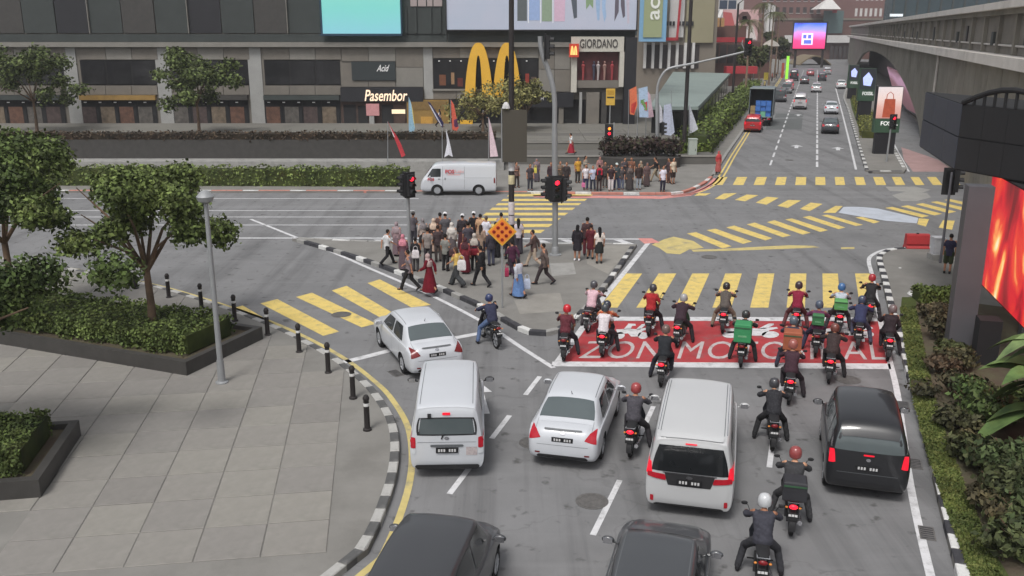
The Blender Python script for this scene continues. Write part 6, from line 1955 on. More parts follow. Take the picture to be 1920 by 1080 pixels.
fbox(MB(), 1067, 1085, 82, 107, 0, .35, YF - 1.0).build('sign_box', mat('sign_red', C8(184, 62, 44), .5, var=.05, emit=.15, ecol=C8(200, 60, 40)), ms)
arches('arches', 1069.5, 1082.5, 86, 103, YF - 1.36, .04, .14, mat('sign_yellow_lit', C8(240, 200, 120), .5, emit=.5, ecol=C8(250, 200, 110)), parent=ms)

# ------------------------------------------------------------------ billboards
bb = empty('billboard', (0, 0, 0), 0, 'wide white fashion billboard above the golden arches', 'billboard')
m_bb = mat('billboard_print', C8(180, 190, 208), .6, var=.03, scale=.15, col2=C8(186, 188, 204))
fbox(MB(), 838, 1192, -110, 55.5, 0, .5, YF - .55).build('panel', m_bb, bb)
for a, b, c, d in ((836, 838, -110, 57), (1192, 1194, -110, 57), (836, 1194, 55.7, 58)):
    fbox(MB(), a, b, c, d, -.02, .62, YF - .55).build('frame', m_blackp, bb)
def prnt(pts, c, dd=.012):
    o = MB().slab([AT(u, v, YF - 1.05) for u, v in pts], V(0, -dd, 0)).build('print', mat('print_%d_%d_%d' % c, C8(*c), .6, var=.06), bb)
for q, c in (([(970, -60), (988, -60), (988, 39), (970, 39)], (92, 98, 100)), ([(992, -60), (1012, -60), (1012, 38), (992, 38)], (150, 172, 212)), ([(1016, -60), (1035, -60), (1035, 40), (1016, 40)], (138, 156, 134)), ([(1039, -60), (1061, -60), (1059, 40), (1039, 40)], (206, 176, 196)),
             ([(990, -60), (991.5, -60), (991.5, 43), (990, 43)], (226, 228, 232)), ([(1013, -60), (1014.5, -60), (1014.5, 43), (1013, 43)], (226, 228, 232)), ([(1036, -60), (1037.5, -60), (1037.5, 43), (1036, 43)], (226, 228, 232)),
             ([(1073, -40), (1081, -40), (1082, 33), (1076, 35), (1071, 0)], (84, 90, 100)), ([(1097, -40), (1114, -40), (1112, 16), (1106, 8), (1099, 18)], (132, 156, 122)),
             ([(1118, -40), (1127, -40), (1125, 10), (1124, 38), (1120, 38), (1117, 8)], (150, 176, 208)), ([(1128, -40), (1140, -40), (1135, 12), (1137, 30), (1133, 42), (1129, 20)], (154, 180, 212)),
             ([(1155, -40), (1161, -40), (1160, 22), (1152, 40), (1153, 10)], (98, 92, 104)), ([(1164, -40), (1170, -40), (1172, 30), (1168, 34), (1164, 10)], (96, 90, 102)), ([(1173, -40), (1180, -40), (1180, 44), (1176, 44)], (190, 182, 196))):
    prnt(q, c)
ts = empty('turquoise_screen', (0, 0, 0), 0, 'turquoise and white lit screen at the upper left of the stone building', 'screen')
sc1 = screen_mat('screen_turquoise', [(0.0, C8(150, 226, 240)), (.30, C8(140, 234, 226)), (.56, C8(150, 240, 222)), (.66, C8(206, 216, 220)), (1.0, C8(216, 216, 220))], .62, 'Z', .22, .9)
fbox(MB(), 606, 752, -95, 63, .3, .55, YF - .3).build('panel', sc1, ts)
fbox(MB(), 603, 755, 63.2, 67, .3, .7, YF - .3).build('frame', mat('screen_frame_blue', C8(40, 62, 82), .6), ts)
fbox(MB(), 752.2, 755, -95, 63, .3, .7, YF - .3).build('frame', MATS['screen_frame_blue'], ts)
fbox(MB(), 603, 605.8, -95, 63, .3, .7, YF - .3).build('frame', MATS['screen_frame_blue'], ts)

# ------------------------------------------------------------------ planters, hedges, small trees of the plaza
pl = empty('granite_planter', (0, 0, 0), 0, 'long dark granite planter wall along the plaza edge', 'planter')
xa, xb = -70, G(945, 297, .7).x
MB().bx(xa, xb, YS1 - 3.2, YS1 - .02, .13, .78).build('plinth', m_kerb_g, pl)
MB().bx(xa, xb - .2, YS1 - 1.6, YS1 - .05, .785, 2.15).build('planter_wall', m_granite, pl)
hedge('planter_hedge', [(-70, YS1 - .85), (-40, YS1 - .85), (-20, YS1 - .85), (xb - .6, YS1 - .85)], 1.5, .5, 'low dark brown-green planting on top of the granite planter', (74, 66, 54), 3800, .13, 2.12, seed=21)
hedge('kerb_hedge', [(G(-300, 352).x, G(-300, 352).y + .6), (G(200, 352).x, G(200, 352).y + .6), (G(765, 354).x, G(765, 354).y + .6)], 1.3, 1.15, 'bright green clipped hedge by the red and white kerb left of the postal van', (96, 116, 58), 6000, .12, seed=5)
rp = empty('round_planter', tuple(G(1200, 312, .13)), 0, 'rounded dark planter with purple-brown shrubs behind the far crowd', 'planter')
q = MB(); q.loft([[V(3.0 * math.cos(a) * k, 1.5 * math.sin(a) * k, z) for a in np.linspace(0, 2 * PI, 33)[:-1]] for z, k in ((0, 1), (.75, 1.02), (.8, .97))])
q.build('planter_wall', m_granite, rp, True)
bl = [((x, yy, 1.5), (1.0, .9, .75)) for x, yy in ((-2.2, 0), (-1.1, .4), (0, -.1), (1.1, .3), (2.2, 0))]
pp, dd = blob_points(bl, 3600, 9, .5); pp[:, 2] = np.maximum(pp[:, 2], .8)
leaves('foliage', pp, .16, [leafm((70, 58, 56)), leafm((62, 66, 48)), leafm((52, 44, 46))], rp, dd, 9)
hedge('corner_hedge', [(G(1258, 303).x, G(1258, 303).y), (G(1318, 298).x, G(1318, 298).y)], 1.6, 1.25, 'bright green hedge behind the curved signal pole', (98, 122, 50), 2600, .13, seed=6)
hl = [AL(G(1322, 294)), AL(G(1392, 190))]
hedge('roadside_hedge', [W(AL(G(1326, 305))[0] + 1.0, -8.6), W(90, -8.7), W(110, -8.8), W(132, -9.0), W(158, -9.2)], 2.4, 2.0, 'long green hedge running along the far left kerb', (94, 116, 54), 5200, .18, seed=7)
tree('plaza_tree', (Fp(905, 235, 82).x, 82, PZ), 3.3, 3.4, 'small olive-green tree in front of the golden arches', (124, 126, 74), 2300, .18, 'plaza trees', 4)
tree('plaza_tree', (Fp(985, 235, 83).x, 83, PZ), 3.6, 2.3, 'slim olive-green tree right of the golden arches', (118, 122, 74), 2200, .19, 'plaza trees', 14)
tree('plaza_tree', (-27, 80, PZ), 6.2, 3.4, 'rounded green tree on the plaza at the far left', (84, 102, 56), 6000, .2, 'plaza trees', 15)
tree('plaza_tree', (-42, 82, PZ), 6.6, 3.6, 'leftmost broad tree on the plaza', (80, 98, 54), 6000, .2, 'plaza trees', 16)

# ------------------------------------------------------------------ feather flags
def flag(name, pole, cloths, Y, label, z0=None):
    """pole = (u, vtop, vbase); cloths = list of (outline px, colour)"""
    u, v0, v1 = pole
    b, t = AT(u, v1, Y), AT(u, v0, Y)
    if z0 is not None: b.z = z0
    root = empty(name, (b.x, b.y, b.z), 0, label, 'flag', 'promotional flags around the plaza')
    MB().tube([V(0, 0, 0), t - b], [.035, .022], 7).build('pole', m_alloy, root, True)
    for pts, c in cloths:
        q = [AT(x, y, Y) - b for x, y in pts]
        q = [V(p.x, .06 * math.sin(p.z * 3 + p.x * 4), p.z) for p in q]
        MB().slab(q, V(0, -.025, 0)).build('cloth', cl(c), root)
    return root
YA = YS1 - 1.9 - 1.6
flag('feather_flag', (727, 228, 318), [([(727, 227), (733, 238), (745, 256), (753, 272), (760, 291), (753, 295), (746, 276), (739, 258)], (190, 66, 74)), ([(728, 229), (732, 238), (741, 258), (738, 256)], (220, 200, 204))], YA, 'limp red flag on a thin pole at the left of the plaza', .13)
flag('feather_flag', (766, 182, 252), [([(766.5, 182), (772, 197), (778, 240), (775, 248), (767, 250)], (150, 186, 206)), ([(769, 188), (774, 205), (778, 238), (775, 236)], (206, 188, 110))], YS1 + 1.2, 'pale blue and yellow feather flag before the script sign', .69)
flag('feather_flag', (829, 226, 300), [([(802, 190), (807, 193), (832, 230), (830, 240), (818, 224)], (52, 50, 84)), ([(804, 195), (808, 198), (829, 236), (826, 235)], (200, 200, 210)), ([(836, 240), (842, 262), (849, 294), (841, 290), (833, 295), (838, 270)], (206, 206, 214))], YA, 'navy and white streamer flag on a pole above the postal van', .13)
flag('feather_flag', (845, 187, 252), [([(845.5, 187), (851, 196), (860, 240), (856, 246), (848, 244)], (208, 100, 82)), ([(849, 226), (857, 222), (859, 238), (850, 240)], (96, 60, 90))], YS1 + 1.2, 'orange-red feather flag before the ochre wall', .69)
flag('feather_flag', (916, 220, 300), [([(916.5, 220), (922, 240), (929, 268), (934, 293), (919, 294), (918, 260)], (214, 190, 198))], YA, 'pale pink feather flag at the right end of the granite planter', .13)
YB = 75.5
flag('feather_flag', (1179, 168, 224), [([(1180, 168), (1193, 162), (1195, 196), (1189, 216), (1181, 214)], (220, 122, 88)), ([(1182, 196), (1193, 190), (1189, 214), (1182, 213)], (186, 66, 60))], YB, 'orange flag at the left of the colourful flag cluster', PZ)
flag('feather_flag', (1196, 166, 228), [([(1197, 166), (1214, 162), (1216, 220), (1199, 220)], (170, 190, 214)), ([(1201, 188), (1213, 184), (1214, 206), (1201, 206)], (110, 150, 90)), ([(1202, 196), (1213, 190), (1213, 207), (1203, 207)], (190, 70, 84))], YB - .6, 'multicoloured flag in the middle of the flag cluster', PZ)
flag('feather_flag', (1212, 168, 226), [([(1213, 168), (1219, 178), (1226, 219), (1213, 221)], (206, 176, 188))], YB + .9, 'lilac flag at the right of the flag cluster', PZ)
flag('feather_flag', (1236, 196, 272), [([(1236.5, 195), (1241, 203), (1243, 228), (1237, 231)], (206, 206, 214))], 74, 'narrow white flag behind the curved signal pole', .13)
flag('feather_flag', (1259, 170, 272), [([(1245, 197), (1258, 194), (1265, 248), (1257, 254), (1246, 252), (1243, 225)], (190, 196, 216))], 73.2, 'broad white flag right of the curved signal pole', .13)
flag('feather_flag', (1292, 197, 272), [([(1292.5, 196), (1299, 214), (1309, 242), (1300, 248), (1293, 250)], (204, 206, 218))], 73, 'white triangular flag above the pale cabinet', .13)
# ------------------------------------------------------------------ signals, lamp posts, signs
m_pole = mat('galvanised', C8(150, 152, 154), .5, .3, var=.08, scale=2)
m_poledk = mat('black_post', C8(44, 40, 40), .55, var=.12, scale=1.5)
m_sig = mat('signal_black', C8(38, 38, 40), .6, var=.06)
m_red_on = mat('signal_red_lit', C8(230, 20, 40), .3, emit=3.0, ecol=C8(255, 30, 50))
m_off_a = mat('signal_amber_off', C8(60, 44, 30), .3)
m_off_g = mat('signal_green_off', C8(28, 46, 38), .3)
m_amb_on = mat('signal_amber_lit', C8(240, 130, 40), .3, emit=2.0, ecol=C8(255, 140, 50))

def head(parent, pos, yaw, n=3, lit=0, w=.34, step=.30, amber=False, name='signal_head'):
    """signal box with hooded lenses, facing direction yaw (0 = towards -Y)"""
    R = Matrix.Rotation(yaw, 3, 'Z'); P = Vector(pos)
    hh = n * step + .06
    mb = MB(); mb.box((0, 0, 0), (w, .2, hh))
    b = mb.build(name, m_sig, parent, loc=P, rz=yaw)
    mb = MB(); mb.box((0, .085, 0), (w + .22, .03, hh + .2)); mb.build('backing_board', m_sig, b)
    for k in range(n):
        z = hh / 2 - .03 - step * (k + .5)
        mm = m_red_on if k == lit else ((m_amb_on if amber else m_off_a) if k == (lit + 1) % n else m_off_g)
        MB().lathe([(.105, 0), (.10, -.02), (.05, -.035), (.0, -.04)], 16, (0, -.10, z), 'Y').build('lens', mm, b, True)
        hd = MB(); r = .125
        pts = [(r * math.cos(a), r * math.sin(a)) for a in np.linspace(-.3, PI + .3, 13)]
        hd.add([(x, -.10, z + q) for x, q in pts] + [(x * .95, -.30, z + q * .95) for x, q in pts], [(i, i + 1, 14 + i, 13 + i) for i in range(12)])
        hd.build('hood', m_sig, b, True)
    return b

# grey signal pole on the island with swan neck
b = G(1041, 478, .14)
Y0 = b.y
sp = empty('signal_pole', tuple(b), 0, 'tall grey signal pole with curved top and twin signal head on the island', 'traffic light', 'traffic signals')
pth = [V(0, 0, 0), AT(1041, 400, Y0) - b, AT(1040, 250, Y0) - b, AT(1040, 195, Y0) - b, AT(1037, 165, Y0) - b, AT(1029, 135, Y0) - b, AT(1019, 108, Y0) - b, AT(1014, 85, Y0) - b, AT(1013, 68, Y0) - b]
pth = [V(p.x, 0, p.z) for p in pth]
MB().tube(smooth_line(pth, 4), [.13] * 9 + [.11] * 24, 12).build('pole', m_pole, sp, True)
MB().lathe([(.28, 0), (.28, .04), (.17, .06), (.16, .35), (.13, .4)], 16).build('base_flange', m_pole, sp, True)
z = (AT(1041, 353, Y0) - b).z
head(sp, (.02, -.26, z), rad(5), 3, 0); head(sp, (.38, -.02, z - .05), rad(75), 3, 9); head(sp, (-.36, .05, z), rad(-80), 3, 9)
MB().box((0, -.12, z), (.12, .2, .1)).build('bracket', m_sig, sp)
head(sp, (pth[-1].x + .30, .0, pth[-1].z - .45), rad(80), 3, 9)

# left signal on the island
b = G(768, 470, .14)
s2 = empty('signal_pole', tuple(b), 0, 'shorter signal pole with red light beside the postal van nose', 'traffic light', 'traffic signals')
zt = (AT(768, 385, b.y) - b).z
MB().tube([V(0, 0, 0), V(0, 0, zt + 1.5)], [.085, .075], 10).build('pole', m_pole, s2, True)
MB().lathe([(.2, 0), (.2, .04), (.1, .06)], 14).build('base_flange', m_pole, s2, True)
zc = (AT(768, 346, b.y) - b).z
head(s2, (.16, -.2, zc), rad(38), 3, 0); head(s2, (-.18, .0, zc - .02), rad(-60), 3, 9)

# far pole with the long bent arm
b = G(1232, 302, .13)
s3 = empty('signal_pole', tuple(b), 0, 'pale signal pole with long bent arm reaching over the far road', 'traffic light', 'traffic signals')
pp = [(1232, 302), (1232, 230), (1232, 180), (1234, 158), (1242, 140), (1256, 128), (1290, 121), (1340, 110), (1388, 99), (1397, 96)]
pts = [AT(u, v, b.y) - b for u, v in pp]
MB().tube(smooth_line(pts, 3), [.14] * 7 + [.10] * 12 + [.075] * 9, 10).build('pole', m_pole, s3, True)
MB().lathe([(.26, 0), (.26, .05), (.16, .08)], 14).build('base_flange', m_pole, s3, True)
MB().tube([pts[-1], AT(1391, 82, b.y) - b, AT(1393, 75, b.y) - b], .04, 8).build('hanger', m_pole, s3, True)
pa = AT(1403, 88, b.y) - b
head(s3, (pa.x, -.1, pa.z), rad(10), 3, 0, w=.38, step=.34)
pb = AT(1243, 241, b.y) - b
head(s3, (pb.x, 0, pb.z), rad(80), 3, 9)
# pedestrian signal at the far corner
b = G(1149, 312, .13)
s4 = empty('pedestrian_signal', tuple(b), 0, 'pedestrian signal with red figure on a thin white pole behind the far crowd', 'traffic light', 'traffic signals')
MB().tube([V(0, 0, 0), V(0, 0, (AT(1149, 230, b.y) - b).z)], .06, 10).build('pole', m_pole, s4, True)
pb = AT(1142, 250, b.y) - b
head(s4, (pb.x, -.05, pb.z), 0, 3, 1, w=.4, step=.36)
MB().lathe([(.11, 0), (.10, -.02), (0, -.03)], 14, (pb.x, -.162, pb.z + .36), 'Y').build('lens', m_amb_on, s4, True)
# right signal beside the screen pillar
b = G(1763, 493, .14)
s5 = empty('signal_pole', tuple(b), 0, 'dark slim signal pole beside the man in navy tee', 'traffic light', 'traffic signals')
MB().tube([V(0, 0, 0), V(0, 0, 3.95)], [.06, .05], 10).build('pole', mat('painted_pole', C8(92, 92, 98), .5, var=.1), s5, True)
head(s5, (.22, .0, 3.6), rad(75), 3, 9); head(s5, (.02, .2, 3.55), rad(170), 3, 9)
# signal on the screen island
b = G(1662, 303, .14)
s6 = empty('signal_pole', tuple(b), 0, 'grey signal pole with red light in front of the green screen totem', 'traffic light', 'traffic signals')
zc = (AT(1668, 226, b.y) - b).z
MB().tube([V(0, 0, 0), V(.08, 0, zc + .4)], [.07, .06], 10).build('pole', m_pole, s6, True)
head(s6, (.16, -.12, zc - .1), 0, 3, 0)
# black lamp post with the blank signboard
b = G(959, 496, .14)
lpst = empty('lamp_post', tuple(b), 0, 'thick black lamp post with a blank brown signboard on the island', 'lamp post', 'lamp posts')
MB().tube([V(0, 0, 0), V(0, 0, 4), V(0, 0, 13)], [.125, .12, .10], 14).build('pole', m_poledk, lpst, True)
MB().lathe([(.25, 0), (.25, .08), (.16, .12), (.15, .9), (.13, .95)], 16).build('base', m_poledk, lpst, True)
MB().tube([V(0, 0, 13), V(.9, 0, 13.7), V(2.0, 0, 13.8)], .06, 8).build('arm', m_poledk, lpst, True)
MB().box((2.3, 0, 13.76), (.8, .28, .12)).build('lamp_housing', m_pole, lpst)
za, zb = (AT(960, 302, b.y) - b).z, (AT(960, 205, b.y) - b).z
bd = MB().bx(-.37, .64, -.30, -.22, za, zb).build('signboard', mat('board_back', C8(72, 68, 60), .7, var=.05, scale=.8), lpst)
MB().tube([V(-.40, -.24, za - .05), V(-.40, -.24, zb + .05)], .025, 6).build('board_edge', m_pole, bd)
for zz in (za + .4, zb - .4): MB().box((0, -.17, zz), (.3, .12, .06)).build('clamp', m_pole, bd)
MB().lathe([(.0, .26), (.07, .24), (.13, .14), (.17, .0), (.0, .0)], 14, (-.22, -.24, zb + .06)).build('camera_dome', m_kerb_w, lpst, True)
for (v0, v1, c) in ((304, 320, (206, 206, 206)), (328, 345, (196, 186, 150)), (378, 402, (200, 192, 194)), (404, 420, (178, 170, 176))):
    z0, z1 = (AT(960, v1, b.y) - b).z, (AT(960, v0, b.y) - b).z
    MB().lathe([(.131, z0), (.133, z0 + .01), (.133, z1 - .01), (.131, z1)], 14).build('pasted_poster', mat('poster_%d' % v0, C8(*c), .8, var=.18, scale=9), lpst, True)
# diamond hazard marker
b = G(942, 577, .14)
dm = empty('hazard_sign', tuple(b), 0, 'orange diamond hazard marker with nine dark red reflectors on a grey post', 'road sign')
zc = (AT(942, 434, b.y) - b).z
MB().tube([V(0, 0, 0), V(0, 0, zc + .3)], .032, 8).build('post', m_pole, dm, True)
rh = .385
def dia(r, y0, y1): return [[V(0, y, zc + r), V(r, y, zc), V(0, y, zc - r), V(-r, y, zc)] for y in (y0, y1)]
def dpart(n, r, y, m, parent):
    return MB().slab([V(0, y, zc + r), V(r, y, zc), V(0, y, zc - r), V(-r, y, zc)], V(0, -.012, 0)).build(n, m, parent)
MB().slab([V(0, -.035, zc + rh * 1.36), V(rh * 1.36, -.035, zc), V(0, -.035, zc - rh * 1.36), V(-rh * 1.36, -.035, zc)], V(0, -.015, 0)).build('border', mat('hazard_yellow', C8(214, 164, 54), .5, var=.06), dm)
MB().slab([V(0, -.051, zc + rh * 1.18), V(rh * 1.18, -.051, zc), V(0, -.051, zc - rh * 1.18), V(-rh * 1.18, -.051, zc)], V(0, -.008, 0)).build('plate', mat('hazard_orange', C8(224, 128, 48), .5, var=.06), dm)
for i in (-1, 0, 1):
    for j in (-1, 0, 1):
        x, zz = (i - j) * .145, (i + j) * .145
        MB().lathe([(.062, -.06), (.062, -.072), (.03, -.08), (0, -.082)], 14, (x, 0, zc + zz), 'Y').build('reflector', mat('hazard_reflector', C8(134, 30, 24), .3), dm, True)
# yellow sign by the shops
b = Fp(1143, 236, 80)
ys = empty('yellow_sign', (b.x, 80, PZ), 0, 'yellow board sign on a pole outside the clothes shop', 'road sign')
MB().tube([V(0, 0, 0), V(0, 0, AT(1143, 166, 80).z - PZ)], .05, 8).build('pole', m_pole, ys)
z0, z1 = AT(1143, 197, 80).z - PZ, AT(1143, 166, 80).z - PZ
MB().bx(-.38, .38, -.12, -.055, z0, z1).build('board', mat('board_yellow', C8(206, 168, 72), .6, var=.08), ys)
MB().bx(-.30, .30, -.135, -.121, z0 + (z1 - z0) * .42, z0 + (z1 - z0) * .52).build('print_bar', m_blackp, ys)
MB().bx(-.30, .30, -.135, -.121, z0 + (z1 - z0) * .62, z0 + (z1 - z0) * .9).build('print_panel', mat('print_ochre', C8(180, 140, 50), .6), ys)
# tall dark posts by the far road
for u, vb, label in ((1281, 300, 'tall black lamp post behind the white flags'), (1372, 205, 'tall thin black post beside the roadside hedge')):
    b = G(u, vb, .13)
    o = empty('lamp_post', tuple(b), 0, label, 'lamp post', 'lamp posts')
    MB().tube([V(0, 0, 0), V(0, 0, 13)], [.17, .13], 12).build('pole', m_poledk, o, True)
    MB().lathe([(.3, 0), (.3, .1), (.2, .15), (.19, 1.0)], 14).build('base', m_poledk, o, True)
    MB().tube([V(0, 0, 13), V(.8, 0, 13.6), V(1.8, 0, 13.6)], .06, 8).build('arm', m_poledk, o, True)
    MB().box((2.0, 0, 13.56), (.7, .26, .1)).build('lamp_housing', m_pole, o)
# cabinets, barrier
def cabinet(u, v, w, d, h, z, label, m, base=None, rz=0.0):
    b = G(u, v, z)
    o = empty('utility_cabinet', tuple(b), rz, label, 'cabinet')
    MB().bx(-w / 2, w / 2, 0, d, .25, h).build('body', m, o)
    MB().bx(-w / 2 - .03, w / 2 + .03, -.04, d + .03, h + .002, h + .06).build('roof', m, o)
    MB().bx(-w / 2 + .06, w / 2 - .06, -.014, -.001, .35, h - .08).build('door', m, o)
    MB().bx(w * .28, w * .34, -.03, -.015, h * .5, h * .6).build('handle', m_blackp, o)
    MB().bx(-w / 2 - .08, w / 2 + .08, -.08, d + .06, 0, .248).build('plinth', base or m_kerb_g, o)
cabinet(1298, 304, .62, .5, 1.72, .13, 'tall pale cabinet with yellow plinth by the roadside hedge', mat('cabinet_pale', C8(164, 172, 164), .6, var=.06), mat('plinth_yellow', C8(196, 182, 96), .7, var=.1))
cabinet(1758, 488, .42, .4, .95, .14, 'white low cabinet beside the slim signal pole', mat('cabinet_white', C8(186, 186, 190), .6, var=.10, scale=5))
b = G(1717, 470, .0)
rb = empty('road_barrier', tuple(b), rad(-3), 'red plastic water barrier at the tip of the right pavement', 'barrier')
q = MB(); q.loft([[V(x * .52, y * k, z) for x, y in ((-1, -1), (1, -1), (1, 1), (-1, 1))] for z, k in ((0, .26), (.18, .26), (.30, .17), (.36, .19), (.74, .13), (.80, .10))])
q.build('body', mat('barrier_red', C8(168, 50, 52), .55, var=.08), rb)
MB().bx(-.5, .5, -.205, -.19, .30, .345).build('rib', mat('barrier_red_dark', C8(140, 40, 44), .55), rb)
MB().lathe([(.06, .80), (.06, .84), (0, .84)], 12).build('filler_cap', m_blackp, rb)
# small litter on the right pavement
for (u, v, s, lab) in ((1711, 553, .28, 'crumpled white bag on the right pavement by the hedge'), (1688, 503, .09, 'small paper scrap on the right pavement')):
    q = MB(); rr = np.random.default_rng(u)
    n = 9
    pts = [V(math.cos(a) * s * rr.uniform(.4, 1), math.sin(a) * s * rr.uniform(.4, 1), .01) for a in np.linspace(0, 2 * PI, n + 1)[:-1]]
    q.add(pts + [V(p.x * .6, p.y * .6, s * rr.uniform(.15, .5)) for p in pts] + [V(0, 0, s * .4)], [(i, (i + 1) % n, n + (i + 1) % n, n + i) for i in range(n)] + [(n + i, n + (i + 1) % n, 2 * n) for i in range(n)])
    tag(q.build('litter', m_kerb_w, None, loc=G(u, v, .145)), lab, 'litter')

# ------------------------------------------------------------------ screen totems on the island
m_green = mat('totem_green', C8(58, 84, 66), .6, var=.06)
def totem(u, v, w, label, Hs, scr, big):
    b = G(u, v, .14)
    o = empty('screen_totem', tuple(b), -rad(4), label, 'screen', 'screen totems')
    pc = lambda vv: (AT(u, vv, b.y) - b).z
    zb, zg, zs = Hs
    zb, zg, zs = pc(zb), pc(zg), pc(zs)
    MB().bx(-w * .40, w * .40, -.25, .25, 0, zb).build('base', m_black, o)
    MB().bx(-w * .5, w * .5, -.32, .32, zb + .002, zg).build('green_band', m_green, o)
    lettering('lettering', 'FOSSIL', (-w * .26, -.33, zb + (zg - zb) * .52), (1, 0, 0), (0, 0, 1), (zg - zb) * .30, mat('totem_white', C8(226, 228, 226), .5, emit=.4), o, width=w * .68, extrude=.01, bold=.02)
    MB().bx(-w * .5, w * .5, -.30, .30, zg + .002, zs).build('housing', m_green if not big else m_black, o)
    MB().bx(-w * .48, w * .48, -.33, -.303, zg + .03, zs - .03).build('screen', scr, o)
    if big:
        hm = mat('picture_bag', C8(150, 72, 52), .5, emit=.35, ecol=C8(170, 80, 56), var=.25, scale=3)
        z0 = zg + .1; hh = zs - zg
        MB().slab([V(-w * .24, -.34, z0), V(w * .26, -.34, z0), V(w * .22, -.34, z0 + hh * .58), V(-w * .20, -.34, z0 + hh * .58)], V(0, -.006, 0)).build('picture', hm, o)
        MB().tube([V(-w * .13, -.345, z0 + hh * .58), V(-w * .12, -.345, z0 + hh * .72), V(0, -.345, z0 + hh * .8), V(w * .12, -.345, z0 + hh * .72), V(w * .14, -.345, z0 + hh * .58)], .03, 6).build('picture', hm, o)
    else:
        MB().slab([V(-w * .25, -.34, zg + .5), V(w * .2, -.34, zg + .4), V(w * .3, -.34, zg + 1.2), V(0, -.34, zs - .4), V(-w * .32, -.34, zg + 1.3)], V(0, -.006, 0)).build('picture', mat('picture_blue', C8(170, 180, 226), .5, emit=.7, ecol=C8(170, 184, 240)), o)
scrA = screen_mat('screen_pinkish', [(0, C8(206, 150, 140)), (.35, C8(226, 176, 164)), (.6, C8(240, 214, 206)), (1, C8(236, 224, 224))], .8, 'Z', .2, 1.2)
scrB = screen_mat('screen_dark', [(0, C8(40, 56, 60)), (.5, C8(38, 44, 60)), (1, C8(30, 36, 44))], .4, 'Z', .2, 1.2)
totem(1655, 288, 2.0, 'green screen totem showing a brown handbag on pale pink, nearest on the island', (248, 222, 162), scrA, True)
totem(1618, 226, 1.75, 'green screen totem with pale blue picture behind the handbag totem', (189, 168, 128), scrB, False)
totem(1596, 185, 1.5, 'small dark totem at the far end of the island', (165, 150, 122), scrB, False)
hedge('island_shrubs', [G(1630, 262), G(1622, 225), G(1608, 190)], 1.6, .7, 'yellow-green planting between the totems', (112, 122, 56), 1800, .14, .14, seed=31)

# ------------------------------------------------------------------ viaduct
VL = 10.2
m_vc = mat('viaduct_concrete', C8(134, 130, 121), .85, var=.14, scale=.35, bump=.2, bscale=8, wear=C8(90, 86, 79), wscale=.22, wamt=.7, spec=.2)
m_vl = mat('viaduct_ledge', C8(206, 201, 196), .8, var=.07, scale=.5, wear=C8(160, 156, 150), wscale=.4, wamt=.6)
m_vd = mat('viaduct_recess', C8(126, 121, 114), .85, var=.14, scale=.5, wear=C8(96, 92, 86), wscale=.4, wamt=.7)
via = empty('viaduct', (0, 0, 0), 0, 'grey concrete elevated viaduct with arched opening on the right', 'viaduct')
A0, A1 = 22.0, 330.0
def vbox(name, a0, a1, l0, l1, z0, z1, m, par=via):
    return MB().prism([W(a0, l0), W(a1, l0), W(a1, l1), W(a0, l1)], z0, z1).build(name, m, par)
vbox('parapet_rail', A0, A1, VL - .55, VL + .4, 11.05, 11.45, m_vl)
vbox('parapet_soffit', A0, A1, VL - .15, VL + .5, 10.75, 11.045, m_vc)
vbox('upper_web', A0, A1, VL + .25, VL + .6, 8.55, 10.745, m_vd)
vbox('lower_ledge', A0, A1, VL - .75, VL + .6, 7.95, 8.545, m_vl)
# posts, boxes and pipe in the recessed web
for i in range(34):
    a = 42 + i * 5.2
    vbox('web_post', a, a + .5, VL + .02, VL + .245, 8.555, 10.74, m_vc)
    if i % 3 == 1: vbox('junction_box', a + 1.6, a + 2.4, VL + .05, VL + .245, 9.0, 9.8, m_conc_dk)
    if i % 4 == 2: vbox('opening', a + 2.9, a + 3.5, VL + .16, VL + .246, 9.1, 10.2, m_black)
MB().tube([W(A0, VL + .15, 9.05), W(A1, VL + .15, 9.05)], .06, 6).build('service_pipe', m_vl, via)
# arched wall below the ledge, in single precast panels
def zarch(a):                                      # underside of the opening
    t = (a - 97) / (262 - 97)
    if t <= 0 or t >= 1: return None
    return 0.2 + 6.0 * (1 - abs(2 * t - 1) ** 2.4) ** .75
edges = list(np.linspace(A0, 97, 17)) + list(97 + (262 - 97) * (np.linspace(0, 1, 29) ** 1.35))[1:] + [285, 305, A1]
for a0, a1 in zip(edges[:-1], edges[1:]):
    g = .035
    mid = (a0 + a1) / 2
    za0, za1 = zarch(a0 + 1e-3) , zarch(a1 - 1e-3)
    z0 = 0.0 if zarch(mid) is None else None
    off = W(0, .55) - W(0, 0)
    if z0 is not None: q = [W(a0 + g, VL, 0), W(a1 - g, VL, 0), W(a1 - g, VL, 7.945), W(a0 + g, VL, 7.945)]
    else: q = [W(a0 + g, VL, za0 or .2), W(a1 - g, VL, za1 or .2), W(a1 - g, VL, 7.945), W(a0 + g, VL, 7.945)]
    MB().slab(q, off).build('wall_panel', m_vc, via)
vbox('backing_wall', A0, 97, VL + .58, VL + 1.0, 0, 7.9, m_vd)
vbox('deck', A0, A1, VL + .62, VL + 9.5, 8.2, 8.8, m_vc)
vbox('track_beam', A0, A1, VL + 3, VL + 3.9, 8.81, 10.2, m_vl)
vbox('far_parapet', A0, A1, VL + 9.2, VL + 9.6, 8.81, 11.2, m_vc)
for a in (120, 165, 210, 262): vbox('pier', a - 1.2, a + 1.2, VL + 7.2, VL + 9.4, 0, 8.19, m_vd)
vbox('arch_shade_backing', 125, 300, VL + 5.0, VL + 5.4, 0, 8.19, m_black)  # added black backing, its colour stands in for the shade inside the arch
